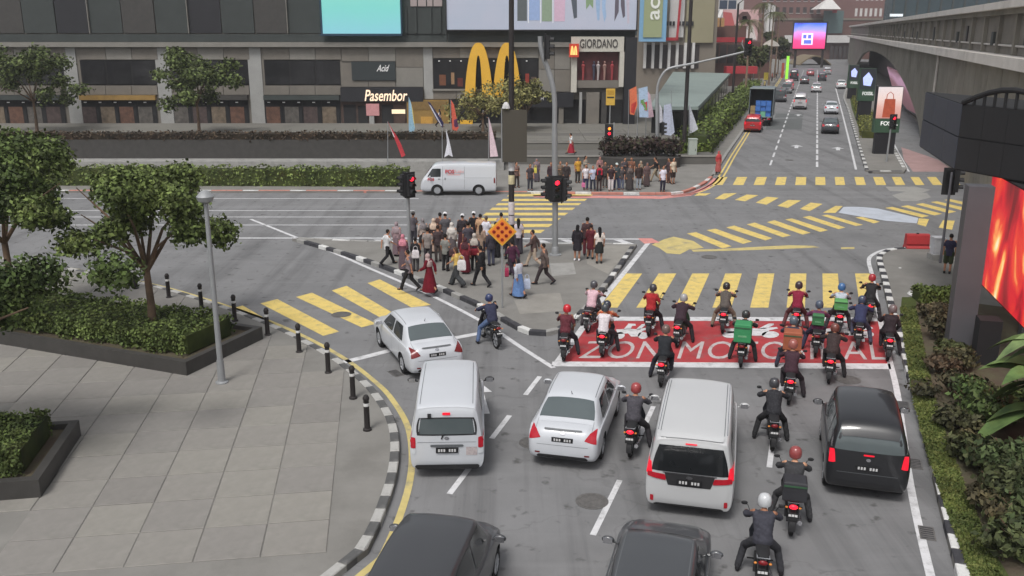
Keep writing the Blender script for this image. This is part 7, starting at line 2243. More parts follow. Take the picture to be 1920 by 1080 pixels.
# downpipe
dp = RA(1757, 110, VL - .12); MB().tube([RA(1760, 90, VL - .12), RA(1759, 115, VL - .12), V(dp.x, dp.y, 1)], .11, 8).build('downpipe', m_vl, via)
# big curved screen hanging under the arch
cs = empty('curved_screen', tuple(RA(1700, 160, VL + 1.2)), 0, 'mauve lit screen hanging under the viaduct arch', 'screen')
o0 = Vector(cs.location)
qs = [RA(u, v, VL + 1.2) - o0 for u, v in ((1663, 125), (1690, 138), (1706, 160), (1718, 190), (1724, 219), (1700, 206), (1676, 176))]
MB().slab(qs, W(0, .3) - W(0, 0)).build('panel', screen_mat('screen_mauve', [(0, C8(120, 84, 92)), (.5, C8(150, 104, 116)), (.75, C8(206, 160, 190)), (1, C8(120, 84, 90))], .55, 'Z', .5, 1.6), cs)
MB().tube(qs[4:7], .12, 6).build('frame', m_black, cs)

# ------------------------------------------------------------------ screen tower at the right kerb
m_tw = mat('tower_black', C8(32, 32, 34), .85, var=.08, scale=.8)
m_tw2 = mat('tower_slate', C8(62, 66, 78), .55, var=.06, scale=.6)
m_tw3 = mat('tower_column', C8(84, 84, 88), .6, var=.10, scale=.7)
tw = empty('screen_tower', tuple(G(1815, 680, .14)), 0, 'black screen tower on grey columns at the right kerb showing red flames', 'screen tower')
t0 = Vector(tw.location)
P0, P1, P2 = G(1725, 275, 5.4), G(1790, 318, 5.4), G(2080, 372, 5.4)
P3 = P0 + (P2 - P1)
for nme, q, mm in (('housing', [P0, P1, P2, P3], m_tw),):
    MB().slab([p - t0 for p in q], V(0, 0, 2.15)).build(nme, mm, tw)
# slate side panels, each a little proud
n = (P1 - P0).cross(V(0, 0, 1)).normalized()
if n.x > 0: n = -n
for i in range(3):
    for j in range(2):
        a, b_ = P0.lerp(P1, i / 3 + .002), P0.lerp(P1, (i + 1) / 3 - .002)
        z0 = .04 + j * 1.06
        MB().slab([a - t0 + V(0, 0, z0), b_ - t0 + V(0, 0, z0), b_ - t0 + V(0, 0, z0 + 1.02), a - t0 + V(0, 0, z0 + 1.02)], n * .03).build('side_panel', m_tw2, tw)
nf = (P2 - P1).cross(V(0, 0, 1)).normalized()
if nf.y > 0: nf = -nf
for i in range(6):
    for j in range(2):
        a, b_ = P1.lerp(P2, i / 6 + .001), P1.lerp(P2, (i + 1) / 6 - .001)
        z0 = .04 + j * 1.06
        MB().slab([a - t0 + V(0, 0, z0), b_ - t0 + V(0, 0, z0), b_ - t0 + V(0, 0, z0 + 1.02), a - t0 + V(0, 0, z0 + 1.02)], nf * .025).build('front_panel', m_tw, tw)
# arched rib and lattice on top
top = [P1.lerp(P2, t) - t0 + V(0, 0, 2.16 + .55 * math.sin(PI * min(1, t * 1.4 + .02))) for t in np.linspace(0, .7, 9)]
MB().tube(top, .09, 8).build('top_rib', m_tw, tw, True)
for t in np.linspace(.08, .66, 9):
    a = P1.lerp(P2, t) - t0
    MB().tube([a + V(0, 0, 2.15), a + V(0, 0, 2.16 + .55 * math.sin(PI * min(1, t * 1.4 + .02)))], .05, 6).build('top_strut', m_tw, tw)
# columns
def column(u, v, w, d, z0, z1, m, nme='column', rz=0.0):
    p = G(u, v, 0)
    MB().box((0, 0, (z0 + z1) / 2), (w, d, z1 - z0)).build(nme, m, tw, loc=V(p.x, p.y, 0) - V(t0.x, t0.y, t0.z), rz=rz)
column(1794, 664, .72, .60, .14, 5.38, m_tw3, rz=rad(-14))
column(1842, 688, .62, .60, .14, 1.55, m_tw, rz=rad(-14))
column(1925, 640, .5, .5, .14, 5.38, m_tw3, rz=rad(-18))
# flame screen
A_, B_ = G(1834, 528, 1.6), G(2060, 760, 1.6)
dirv = (B_ - A_); dirv.z = 0
nn = dirv.cross(V(0, 0, 1)).normalized()
if nn.x > 0: nn = -nn
mbx = MB().slab([A_ - t0, B_ - t0, B_ - t0 + V(0, 0, 3.75), A_ - t0 + V(0, 0, 3.75)], -nn * .35).build('screen_housing', m_tw, tw)
fm = bpy.data.materials.new('screen_flames'); fm.use_nodes = True
nt = fm.node_tree; pb_ = nt.nodes['Principled BSDF']
tc = nt.nodes.new('ShaderNodeTexCoord'); mp = nt.nodes.new('ShaderNodeMapping'); mp.inputs['Scale'].default_value = (.42, .42, .24); mp.inputs['Rotation'].default_value = (.5, .3, .2)
nz = nt.nodes.new('ShaderNodeTexNoise'); nz.inputs['Scale'].default_value = 1.15; nz.inputs['Detail'].default_value = 4; nz.inputs['Distortion'].default_value = 1.2
rp_ = nt.nodes.new('ShaderNodeValToRGB'); e = rp_.color_ramp.elements
for _ in range(3): e.new(.5)
for el, (p_, c_) in zip(e, ((.34, C8(110, 6, 22)), (.47, C8(200, 16, 38)), (.55, C8(220, 62, 40)), (.62, C8(248, 184, 100)), (.69, C8(255, 240, 212)))): el.position = p_; el.color = (*c_, 1)
nt.links.new(tc.outputs['Object'], mp.inputs[0]); nt.links.new(mp.outputs[0], nz.inputs['Vector']); nt.links.new(nz.outputs['Fac'], rp_.inputs[0]); nt.links.new(rp_.outputs[0], pb_.inputs['Emission Color'])
pb_.inputs['Emission Strength'].default_value = .9; pb_.inputs['Base Color'].default_value = (.02, .02, .02, 1)
MB().slab([A_ - t0 + nn * .004 + V(0, 0, .06) + dirv.normalized() * .08, B_ - t0 + nn * .004 + V(0, 0, .06), B_ - t0 + nn * .004 + V(0, 0, 3.7), A_ - t0 + nn * .004 + V(0, 0, 3.7) + dirv.normalized() * .08], nn * .03).build('screen', fm, tw)

# ------------------------------------------------------------------ planting on the right
hedge('bed_hedge', [G(1716, 572), G(1800, 572)], .8, .45, 'low clipped hedge at the top of the right planting bed', (88, 108, 50), 1600, .09, .15, seed=41)
SG = 'shrubs in the right planting bed'
k = 0
SH = [((1756, 600), .6, .6, (88, 84, 62), 'olive dry shrub just below the low hedge'), ((1775, 640), .8, .7, (74, 74, 54), 'dark twiggy shrub left of the grey column'), ((1766, 700), .6, .5, (84, 74, 58), 'bronze shrub in the middle of the bed'),
      ((1790, 745), .9, .7, (70, 72, 52), 'dull olive shrub beside the column foot'), ((1835, 790), 1.0, .9, (72, 96, 52), 'fresh green shrub below the big-leaved plant'), ((1880, 800), 1.1, 1.0, (78, 100, 54), 'dense green shrub at the right edge'),
      ((1800, 805), .7, .5, (72, 76, 52), 'low dull shrub left of the fresh green one'), ((1800, 690), .8, .6, (80, 82, 56), 'olive shrub against the grey column foot'), ((1850, 880), .8, .6, (74, 82, 52), 'olive green shrub below the fresh green one'),
      ((1890, 940), .9, .7, (70, 80, 50), 'loose olive shrub near the lower right'), ((1875, 965), .7, .5, (84, 80, 56), 'brownish tuft at the inner edge of the grass'), ((1775, 668), .6, .5, (76, 88, 52), 'small green shrub beside the bronze one'),
      ((1925, 1050), .9, .8, (68, 80, 48), 'dark shrub at the very bottom right'),
      ((1900, 900), 1.1, .9, (66, 84, 50), 'dark green shrub low at the right edge'), ((1822, 850), .5, .4, (86, 84, 58), 'small tufted plant on bare soil'), ((1930, 1000), .9, .8, (64, 80, 48), 'shrub in the lower right corner')]
for (uv, r_, h_, c, lab) in SH:
    k += 1
    shrub('shrub', tuple(G(*uv, .15)), r_, h_, lab, c, 1500, .10, SG, 50 + k)
b = G(1945, 845, .15)
bp = empty('big_leaf_plant', tuple(b), 0, 'tall plant with broad green leaves at the right edge', 'plant')
MB().tube([V(0, 0, 0), V(.05, 0, 1.4), V(-.05, .05, 2.6)], [.12, .09, .06], 9).build('stem', leafm((84, 92, 60), 'bark'), bp, True)
qq = np.random.default_rng(77)
for i in range(30):
    a = qq.uniform(0, 2 * PI) if i % 3 else qq.uniform(PI * .7, PI * 1.5)
    z = qq.uniform(.9, 3.1); L = qq.uniform(.9, 1.6); wd = L * .23; el = qq.uniform(-.3, .6)
    s0 = V(-.02, 0, z); mb = MB(); nseg = 6; cen = []
    for j in range(nseg + 1):
        t = j / nseg
        cen.append(s0 + V(math.cos(a) * L * t, math.sin(a) * L * t, L * (el * t - .55 * t * t)))
    sd = V(-math.sin(a), math.cos(a), 0)
    prof = [0.12, .62, .95, 1.0, .85, .5, .03]
    vs = []
    for j, c_ in enumerate(cen):
        w_ = wd * prof[j]
        vs += [c_ + sd * w_ + V(0, 0, w_ * .35), c_, c_ - sd * w_ + V(0, 0, w_ * .35)]
    mb.add(vs, [f for j in range(nseg) for f in ((j * 3, j * 3 + 1, j * 3 + 4, j * 3 + 3), (j * 3 + 1, j * 3 + 2, j * 3 + 5, j * 3 + 4))])
    mb.build('leaf', (leafm((96, 128, 70)), leafm((120, 148, 92)), leafm((84, 112, 60)))[i % 3], bp, True)
gpts = []
for _ in range(16000):
    t = qq.random(); pts_ = [(1700, 575), (1712, 650), (1728, 740), (1755, 840), (1795, 950), (1850, 1090)]
    j = min(int(t * 5), 4); s = t * 5 - j
    u = pts_[j][0] * (1 - s) + pts_[j + 1][0] * s + qq.uniform(-12, 16) * (1 + t); v = pts_[j][1] * (1 - s) + pts_[j + 1][1] * s
    p = G(u, v, .19); gpts.append((p.x, p.y, .20))
gn = np.tile(np.array([[0, 0, .0]]), (len(gpts), 1))
tag(leaves('grass', np.array(gpts), .06, [leafm((92, 110, 52)), leafm((78, 96, 44)), leafm((108, 120, 62))], None, gn, 5, 2.2), 'short green grass on the strip beside the chequered kerb', 'grass', kind='stuff')
# ------------------------------------------------------------------ the far street
def fb(name, u0, u1, v0, v1, Y, m, parent, d=.3, back=0.0):
    a, b = AT(u0, v1, Y), AT(u1, v0, Y)
    vm = max((v0 + v1) / 2, 30)
    return MB().bx(AT(u0, vm, Y).x, AT(u1, vm, Y).x, Y - d, Y + back, a.z, b.z).build(name, m, parent)
def fbl(u0, u1, vtop, Y, depth, m, name, label, cat='building'):
    """a far building standing on the ground behind plane Y"""
    r = empty(name, (0, 0, 0), 0, label, cat, 'buildings along the far street')
    a, b = AT(u0, vtop, Y), AT(u1, vtop, Y)
    MB().bx(AT(u0, 50, Y).x, AT(u1, 50, Y).x, Y, Y + depth, 0, a.z).build('wall', m, r)
    return r
def windows(r, u0, u1, v0, v1, Y, nx, ny, m, gx=.25, gy=.3, frame=None):
    for i in range(nx):
        for j in range(ny):
            a0 = u0 + (u1 - u0) * (i + gx / 2) / nx; a1 = u0 + (u1 - u0) * (i + 1 - gx / 2) / nx
            b0 = v0 + (v1 - v0) * (j + gy / 2) / ny; b1 = v0 + (v1 - v0) * (j + 1 - gy / 2) / ny
            w = fb('window', a0, a1, b0, b1, Y, m, r, .06)
            if frame: fb('frame', a0 - .4, a1 + .4, b1, b1 + .8, Y, frame, w, .25)

# low pavilion with grey-green roof beside the hedge
pv = empty('pavilion', (0, 0, 0), 0, 'low pavilion with flat grey-green roof behind the roadside hedge', 'building', 'buildings along the far street')
hr = 3.4
rq = [G(1309, 206, hr), G(1369, 141, hr), G(1262, 138, hr), G(1217, 206, hr)]
m_pr = mat('pavilion_roof', C8(126, 138, 134), .6, var=.07, scale=.3, wear=C8(104, 114, 112), wscale=.2, wamt=.6)
MB().slab(rq, V(0, 0, .28)).build('roof', m_pr, pv)
cen = sum(rq, V(0, 0, 0)) / 4
wq = [p.lerp(cen, .05) for p in rq]
MB().prism([(p.x, p.y) for p in wq], .1, hr - .003).build('wall', mat('pavilion_wall', C8(54, 56, 60), .4, var=.2, scale=.6), pv)
for i in range(9):
    a, b = wq[0].lerp(wq[1], i / 9 + .01), wq[0].lerp(wq[1], (i + 1) / 9 - .01)
    n = V(.95, -.3, 0)
    MB().slab([V(a.x, a.y, .4), V(b.x, b.y, .4), V(b.x, b.y, 3.1), V(a.x, a.y, 3.1)], n * .05).build('pane', m_dkglass, pv)
for i in range(6):
    a, b = wq[3].lerp(wq[0], i / 6 + .01), wq[3].lerp(wq[0], (i + 1) / 6 - .01)
    MB().slab([V(a.x, a.y, .4), V(b.x, b.y, .4), V(b.x, b.y, 3.1), V(a.x, a.y, 3.1)], V(0, -.05, 0)).build('pane', m_dkglass, pv)

m_b1 = mat('far_beige', C8(122, 114, 104), .8, var=.08, scale=.2)
m_b2 = mat('far_olive', C8(142, 136, 112), .8, var=.06, scale=.2)
m_b3 = mat('far_white', C8(196, 194, 192), .7, var=.06, scale=.2)
m_b4 = mat('far_brown', C8(96, 70, 64), .8, var=.10, scale=.15)
m_b5 = mat('far_mauve', C8(116, 86, 82), .8, var=.08, scale=.12)
m_teal = mat('far_teal_glass', C8(52, 68, 74), .25, var=.2, scale=.2, spec=.5)
m_awn = mat('awning_red', C8(164, 50, 58), .7, var=.1, scale=1)
m_shop = mat('far_shop_dark', C8(58, 52, 52), .7, var=.3, scale=.6)
m_gold = mat('far_gold', C8(176, 140, 96), .6, var=.2)

A = fbl(1150, 1345, -75, 150, 40, m_b1, 'shop_building', 'beige shop building with a tall green and blue banner left of the far street')
for (u0, u1, v0, v1, m) in ((1255, 1282, -60, 70, m_b3), (1286, 1338, -60, 80, m_b2)):
    fb('facade_panel', u0, u1, v0, v1, 150, m, A, .5)
for i in range(7):
    fb('column', 1206 + i * 15, 1211 + i * 15, 80, 128, 150, m_b3, A, .6)
    fb('shop_pane', 1211.5 + i * 15, 1220.5 + i * 15, 84, 128, 150, m_shop, A, .1)
for i, u in enumerate((1249, 1255, 1261, 1272, 1279, 1286, 1296)):
    fb('sign_letter', u, u + 4.2, 40, 48, 149.4, m_black, A, .15)
MB().slab([AT(1277, -40, 148.6), AT(1281, -40, 148.6), AT(1271, 74, 148.6), AT(1267, 74, 148.6)], V(0, -.2, 0)).build('red_stripe', m_awn, A)
fb('red_base', 1243, 1271, 70, 76, 149, m_awn, A, .5)
windows(A, 1160, 1196, -70, 70, 150, 2, 5, m_teal)
bn = empty('banner', (0, 0, 0), 0, 'tall hanging banner, olive green with blue border, lettered vertically', 'banner')
fb('border', 1199, 1250, -50, 78, 147.5, mat('banner_blue', C8(122, 164, 196), .7, var=.04), bn, .2)
fb('cloth', 1207, 1242, -50, 70, 147.2, mat('banner_olive', C8(150, 158, 122), .7, var=.04), bn, .05)
o = AT(1236.5, 37, 147.1)
lettering('lettering', 'acer', o, (0, 0, 1), (-1, 0, 0), 1.45, mat('banner_white', C8(226, 228, 220), .6), bn, width=6.4, extrude=.04, bold=.012)

B = fbl(1296, 1400, 48, 172, 30, m_b4, 'awning_shop', 'brown shop with a long red awning near the palms')
fb('awning', 1303, 1392, 70, 79, 170, m_awn, B, 2.2)
fb('awning_edge', 1303, 1392, 79.2, 81, 168.6, m_b3, B, .3)
for i in range(6): fb('shop_pane', 1306 + i * 14.5, 1318 + i * 14.5, 84, 118, 172, m_shop, B, .12)
fb('end_lamp', 1299, 1305, 73, 80, 168, mat('lamp_violet', C8(220, 200, 236), .4, emit=1.2, ecol=C8(226, 204, 250)), B, .4)
for i, (u, c) in enumerate(((1325, m_gold), (1333, m_b4), (1341, m_gold), (1350, m_gold))):
    fb('sign_letter', u, u + 6, 34, 50, 171, c, B, 1.0)

Cb = fbl(1318, 1392, -60, 186, 30, m_b3, 'white_building', 'white building with slanted skylight above the red awning')
windows(Cb, 1330, 1380, -58, 18, 186, 3, 4, mat('far_blue_glass', C8(62, 72, 88), .3, var=.1), .12, .15)
MB().slab([AT(1320, 32, 184), AT(1388, 32, 184), AT(1384, 18, 186), AT(1324, 18, 186)], V(0, 0, -.2)).build('skylight', m_b3, Cb)
for i in range(7): MB().slab([AT(1324 + i * 9, 31.5, 183.7), AT(1325.2 + i * 9, 31.5, 183.7), AT(1331 + i * 9, 18.5, 185.7), AT(1330 + i * 9, 18.5, 185.7)], V(0, -.05, .05)).build('glazing_bar', mat('far_bar', C8(130, 132, 134), .6), Cb)

D = empty('fashion_poster', (0, 0, 0), 0, 'large pale pink poster with a dark-haired figure beyond the awning', 'poster')
fb('panel', 1354, 1421, 18, 76, 180, mat('poster_pink', C8(206, 170, 170), .6, var=.12, scale=.4), D, .3)
for pts, c in (([(1385, 28), (1392, 22), (1402, 22), (1408, 32), (1404, 46), (1398, 40), (1392, 46), (1386, 40)], (92, 68, 66)), ([(1392, 30), (1400, 30), (1401, 40), (1396, 45), (1391, 40)], (190, 144, 130)), ([(1386, 50), (1412, 48), (1418, 74), (1384, 75)], (214, 206, 204)), ([(1356, 22), (1372, 24), (1378, 50), (1358, 60)], (184, 96, 96))):
    MB().slab([AT(u, v, 179.6) for u, v in pts], V(0, -.05, 0)).build('print', mat('poster_%d_%d_%d' % c, C8(*c), .7, var=.1), D)

E = fbl(1340, 1452, 78, 200, 30, m_b4, 'corner_shop', 'low brown corner shops behind the second red awning')
fb('awning', 1357, 1414, 124, 137, 152, m_awn, E, 2.0)
fb('awning_post', 1359, 1360.5, 137.2, 170, 151, m_pole, E, .2); fb('awning_post', 1411, 1412.5, 137.2, 165, 151, m_pole, E, .2)
for i in range(7): fb('shop_pane', 1346 + i * 15, 1358 + i * 15, 92, 116, 200, (m_shop, m_gold, m_shop, m_b3)[i % 4], E, .15)

Fb = fbl(1385, 1700, -90, 345, 60, m_b5, 'brick_hotel', 'large dusty brown building closing the far street')
windows(Fb, 1425, 1540, -80, 30, 345, 9, 5, m_shop, .45, .5, m_b3)
windows(Fb, 1600, 1655, -80, 38, 345, 6, 4, m_b3, .5, .5)
fb('cornice', 1400, 1660, 34, 38, 345, m_b1, Fb, 1.2)
fb('podium', 1385, 1700, 40, 130, 344, m_b4, Fb, 3)
fb('white_column', 1431, 1436, 6, 62, 343, m_b3, Fb, 5); fb('white_column', 1438, 1445, 10, 66, 343, m_b3, Fb, 5)
fb('teal_panel', 1543, 1580, 20, 62, 341, mat('far_teal', C8(84, 104, 104), .5, var=.1), Fb, .5)
fb('white_fascia', 1470, 1600, 66, 80, 340, m_b3, Fb, 1.0)
a = [AT(1535, 17, 335), AT(1577, 17, 335)]; apex = AT(1556, -6, 340)
pm = MB(); pm.add([a[0], a[1], a[1] + V(0, 9, 0), a[0] + V(0, 9, 0), apex], [(0, 1, 4), (1, 2, 4), (2, 3, 4), (3, 0, 4), (3, 2, 1, 0)]); pm.build('pyramid_roof', m_b3, Fb)
fb('red_letters', 1560, 1568, 19, 24, 339, m_awn, Fb, .4)
for i in range(6): fb('shop_pane', 1555 + i * 8, 1561 + i * 8, 86, 128, 340, m_shop, Fb, .3)
Tb = fbl(1668, 2100, -160, 255, 5, m_teal, 'glass_tower', 'dark teal glass building rising behind the viaduct')
for i in range(18): fb('mullion', 1672 + i * 22, 1675 + i * 22, -150, 90, 255, m_conc_dk, Tb, .3)
fb('sign_swoosh', 1668, 1692, 26, 31, 254, mat('swoosh_white', C8(220, 226, 230), .5, emit=.4), Tb, .3)
Lb = fbl(1196, 1330, -80, 240, 30, m_b2, 'rear_block', 'olive rear block behind the beige shops')

# big pink and blue screen over the street
ls = empty('street_screen', (0, 0, 0), 0, 'bright pink and blue screen over the far end of the street', 'screen')
fb('screen', 1488, 1547, 43, 91, 262, screen_mat('screen_pink', [(0, C8(230, 40, 110)), (.32, C8(240, 60, 130)), (.55, C8(244, 130, 214)), (.72, C8(150, 150, 246)), (.9, C8(70, 110, 232)), (1, C8(60, 70, 190))], 1.3, 'Z', .35, 1.4), ls, .4)
fb('frame', 1485.5, 1550, 40.5, 94, 262.6, m_black, ls, .5)
fb('picture', 1503, 1524, 62, 84, 261.5, mat('screen_white', C8(226, 200, 240), .5, emit=1.0, ecol=C8(230, 200, 244)), ls, .05)
for (u0, u1, v0, v1) in ((1506, 1512, 65, 72), (1515, 1521, 65, 72), (1507, 1521, 75, 82)): fb('picture', u0, u1, v0, v1, 261.4, mat('screen_blue', C8(80, 96, 210), .5, emit=.8, ecol=C8(90, 110, 230)), ls, .05)
for u in (1492, 1543):
    p = AT(u, 94, 262.8); MB().tube([V(p.x, p.y, 0), p], .35, 8).build('post', m_poledk, ls)
# brown canopy over the road end
cp = empty('street_canopy', (0, 0, 0), 0, 'brown arched canopy at the far end of the road', 'canopy')
a0, a1 = AT(1490, 122, 285), AT(1548, 122, 285)
rings = []
for t in np.linspace(0, 1, 11):
    x = a0.x + (a1.x - a0.x) * t; z = a0.z + 2.6 * math.sin(PI * t)
    rings.append([V(x, 280, z), V(x, 292, z), V(x, 292, z + .4), V(x, 280, z + .4)])
MB().loft(rings).build('roof', mat('canopy_brown', C8(120, 108, 88), .7, var=.1), cp)
for x in (a0.x, a1.x):
    MB().tube([V(x, 280.5, 0), V(x, 280.5, a0.z + .2)], .2, 8).build('post', m_poledk, cp)
# green lit banner, yellow board, parasol, small street things
def post_sign(u, v, vt, w, h, m, label, name, Y=None):
    b = G(u, v, .13); r = empty(name, tuple(b), 0, label, 'sign', 'signs along the far street')
    zt = (AT(u, vt, b.y) - b).z
    MB().tube([V(0, 0, 0), V(0, 0, zt)], .06, 6).build('post', m_pole, r)
    MB().bx(-w / 2, w / 2, -.12, -.061, zt - h, zt).build('board', m, r)
post_sign(1474, 152, 105, .55, 5.6, mat('banner_lime', C8(150, 220, 70), .5, emit=.5, ecol=C8(150, 230, 70)), 'narrow lime green lit banner at the far kerb', 'upright_banner')
post_sign(1437, 156, 136, 1.2, 1.4, mat('board_lemon', C8(206, 186, 70), .6), 'lemon yellow board among the far palms', 'street_sign')
post_sign(1466, 150, 118, .5, 3.0, mat('banner_rust', C8(170, 80, 60), .6), 'rust red upright banner beside the lime banner', 'upright_banner')
post_sign(1600, 152, 130, .7, 1.6, m_black, 'small dark sign at the far end of the screen island', 'street_sign')
b = G(1440, 158, .13)
um = empty('parasol', tuple(b), 0, 'off-white cafe parasol beyond the hedge', 'parasol')
zt = (AT(1440, 74, b.y) - b).z
MB().tube([V(0, 0, 0), V(0, 0, zt)], .05, 6).build('pole', m_pole, um)
MB().lathe([(1.7, zt - 1.2), (1.2, zt - .6), (.1, zt)], 8).build('canopy', mat('parasol_cloth', C8(196, 190, 180), .8), um)
# palms
palm(tuple(G(1421, 172, .13)), 14.0, 'tall palm nearest the open truck', 1)
palm(tuple(G(1441, 160, .13)), 13.0, 'second tall palm along the far kerb', 2)
palm(tuple(G(1452, 146, .13)), 13.5, 'farthest palm before the pink screen', 3)
palm(tuple(G(1396, 186, .13)), 11.2, 'shorter palm beside the thin black post', 4)
# passers-by on the far pavement
FW = 'passers-by on the far street'
for i, (u, v, t, b_, lab) in enumerate(((1426, 172, (200, 190, 190), DGR, 'passer-by in pale top below the tall palm'), (1447, 152, (150, 70, 66), BLK, 'passer-by in red top near the rust banner'), (1455, 151, BLK, GRY, 'passer-by in black near the rust banner'), (1433, 168, (206, 190, 120), NVY, 'passer-by in yellow top below the second palm'))):
    person(G(u, v, .13), rad(170 - 40 * i), POSES[i % 4], 'shirt', t, 'trousers', b_, 'short_hair', HAIRC, lab, FW)
# two people by the restaurant
p = Fp(824, 238, YF - 4); person(V(p.x, p.y, PZ + .04), rad(120), 'walkA', 'shirt', (206, 204, 204), 'trousers', BLK, 'headscarf', (50, 46, 48), 'woman in white top and dark headscarf by the ochre wall', 'people on the plaza')
p = Fp(906, 240, YF - 5); person(V(p.x, p.y, PZ + .04), rad(100), 'walkB', 'jacket', (44, 42, 46), 'trousers', BLK, 'headscarf', (206, 204, 206), 'woman in black with white headscarf by the plaza tree', 'people on the plaza')

tree('street_tree', tuple(G(1405, 172, .13)), 7.5, 2.8, 'dark leafy tree beyond the roadside hedge', (72, 84, 50), 3500, .3, 'trees along the far street', 91)
tree('street_tree', tuple(G(1458, 139, .13)), 8.5, 3.2, 'dark leafy tree at the far kerb near the lime banner', (66, 76, 48), 3500, .34, 'trees along the far street', 92)
# ------------------------------------------------------------------ the pavement at the left
def inside(x, y, poly):
    c = False; n = len(poly)
    for i in range(n):
        x1, y1 = poly[i][0], poly[i][1]; x2, y2 = poly[(i + 1) % n][0], poly[(i + 1) % n][1]
        if (y1 > y) != (y2 > y) and x < (x2 - x1) * (y - y1) / (y2 - y1) + x1: c = not c
    return c
lp_poly = [(p.x, p.y) for p in lp_line] + [(-120, 46), (-120, 4), (-8, 4)]
S_ = 1.25
sl = []
ang = rad(8)
for i in range(-30, 10):
    for j in range(0, 34):
        x = (i * S_) * math.cos(ang) - (j * S_) * math.sin(ang) - 2; y = (i * S_) * math.sin(ang) + (j * S_) * math.cos(ang) + 9
        if y < 15 or x < -.56 * y - 1.2: continue
        if all(inside(x + dx, y + dy, lp_poly) for dx, dy in ((-.75, -.75), (.75, -.75), (.75, .75), (-.75, .75), (.95, 0), (0, .95))):
            sl.append((y, x))
sl.sort()
sm_ = MB(); g = .012; hs = S_ / 2 - g
sm_.loft([[V(-hs, -hs, 0), V(hs, -hs, 0), V(hs, hs, 0), V(-hs, hs, 0)], [V(-hs, -hs, .03), V(hs, -hs, .03), V(hs, hs, .03), V(-hs, hs, .03)], [V(-hs + .015, -hs + .015, .04), V(hs - .015, -hs + .015, .04), V(hs - .015, hs - .015, .04), V(-hs + .015, hs - .015, .04)]])
sme = sm_.mesh('paving_slab', m_pave2)
tones = [mat('slab_%d' % k, C8(*c), .85, var=.09, scale=1.6, bump=.12, bscale=25, spec=.2, wear=C8(*[int(x * .86) for x in c]), wscale=1.1, wamt=.6) for k, c in enumerate(((134, 131, 126), (131, 128, 124), (137, 134, 128), (128, 125, 121)))]
rr = random.Random(4)
for y, x in sl[:295]:
    inst('paving_slab', sme, left_pave, [rr.choice(tones)], loc=(x, y, .118 + rr.uniform(0, .006)), rot=(rr.uniform(-.002, .002), rr.uniform(-.002, .002), ang))

def bedbox(x0, x1, y0, y1, label, rz=0.0):
    r = empty('kerbed_planter', ((x0 + x1) / 2, (y0 + y1) / 2, .14), rz, label, 'planter', 'planters on the left pavement')
    w, d = (x1 - x0) / 2, (y1 - y0) / 2
    for (cx, cy, sx, sy) in ((0, -d, 2 * w + .2, .2), (0, d, 2 * w + .2, .2), (-w, 0, .2, 2 * d - .2), (w, 0, .2, 2 * d - .2)):
        MB().box((cx, cy, .2), (sx, sy, .48)).build('edge_stone', m_granite, r)
    MB().box((0, 0, .12), (2 * w - .2, 2 * d - .2, .36)).build('soil', m_soil, r)
    return r
bedbox(-19.5, -8.5, 27.2, 30.6, 'long granite-edged planter on the left pavement', rad(-22))
bedbox(-15.5, -10.5, 17.5, 20.5, 'granite-edged planter in the lower left foreground', rad(10))
PG = 'street trees on the left pavement'
tree('street_tree', (-17.0, 30.0, .45), 6.4, 2.9, 'broad street tree in the long planter, left one', (80, 102, 52), 24000, .105, PG, 61)
tree('street_tree', (-11.4, 27.7, .45), 5.4, 2.3, 'smaller street tree in the long planter, right one', (90, 110, 56), 18000, .10, PG, 62)
tree('street_tree', (-13.0, 19.0, .45), 5.6, 2.5, 'street tree in the lower left foreground planter', (76, 98, 50), 24000, .085, PG, 63)
def rot2(cx, cy, dx, dy, a): return (cx + dx * math.cos(a) - dy * math.sin(a), cy + dx * math.sin(a) + dy * math.cos(a))
c = (-14.0, 28.9)
hedge('planter_shrubs', [rot2(*c, -5.0, 0, rad(-22)), rot2(*c, 0, 0, rad(-22)), rot2(*c, 5.0, 0, rad(-22))], 2.3, .65, 'low green ground cover filling the long planter', (88, 108, 54), 9000, .075, .48, 'hedges', 'shrubs', 71)
c = (-13.0, 19.0)
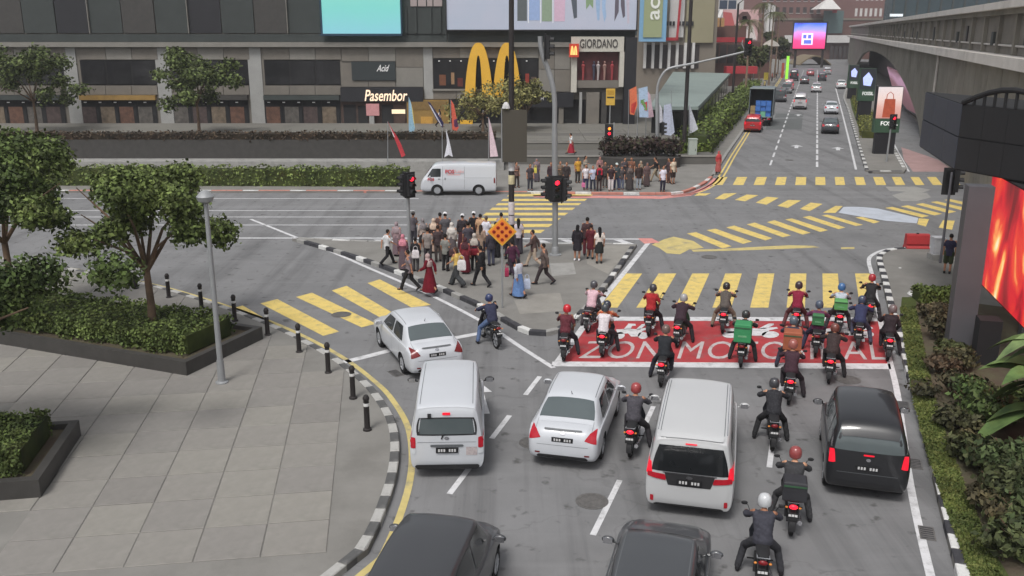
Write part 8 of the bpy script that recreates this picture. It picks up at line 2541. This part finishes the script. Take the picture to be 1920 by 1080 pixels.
hedge('planter_shrubs', [rot2(*c, -2.1, 0, rad(10)), rot2(*c, 2.1, 0, rad(10))], 2.2, .6, 'low green ground cover in the foreground planter', (84, 104, 52), 8000, .06, .48, 'hedges', 'shrubs', 72)
# bollards along the kerb
ln = offset(lp_line, -.75)
fine = resample(ln, 2.2)
bol = MB(); bol.lathe([(.11, 0), (.11, .05), (.075, .07), (.07, .82), (.085, .84), (.085, .88), (.05, .95), (0, .97)], 14)
bme = bol.mesh('post', m_poledk, True)
bnd = MB().lathe([(.0725, .66), (.074, .665), (.074, .735), (.0725, .74)], 14).mesh('band', m_kerb_w, True)
k = 0
words_ = ('first', 'second', 'third', 'fourth', 'fifth', 'sixth', 'seventh', 'eighth', 'ninth', 'tenth')
for p in fine[6:16]:
    o = empty('bollard', (p.x, p.y, .14), 0, 'black bollard with white band, %s from the near end of the left kerb' % words_[k], 'bollard', 'bollards on the left kerb')
    inst('post', bme, o); inst('band', bnd, o); k += 1
b = V(-8.3, 24.6, .14)
o = empty('lamp_post', tuple(b), 0, 'slim grey street lamp on the left pavement', 'lamp post', 'lamp posts')
MB().tube([V(0, 0, 0), V(0, 0, 5.2)], [.085, .06], 12).build('pole', m_pole, o, True)
MB().lathe([(.18, 0), (.18, .05), (.11, .08), (.1, .7)], 14).build('base', m_pole, o, True)
MB().lathe([(.06, 5.2), (.20, 5.28), (.24, 5.40), (.10, 5.55), (0, 5.57)], 16).build('lamp_housing', m_pole, o, True)
# ------------------------------------------------------------------ thin humid haze
hz = bpy.data.materials.new('haze'); hz.use_nodes = True
nt = hz.node_tree; nt.nodes.clear()
ho_ = nt.nodes.new('ShaderNodeOutputMaterial'); hv = nt.nodes.new('ShaderNodeVolumePrincipled')
hv.inputs['Color'].default_value = (.86, .87, .90, 1); hv.inputs['Density'].default_value = .0005; hv.inputs['Anisotropy'].default_value = .2
nt.links.new(hv.outputs[0], ho_.inputs['Volume'])
haze = MB().bx(-1300, 1300, -120, 1900, -1.2, 60).build('haze', hz)
tag(haze, kind='stuff')
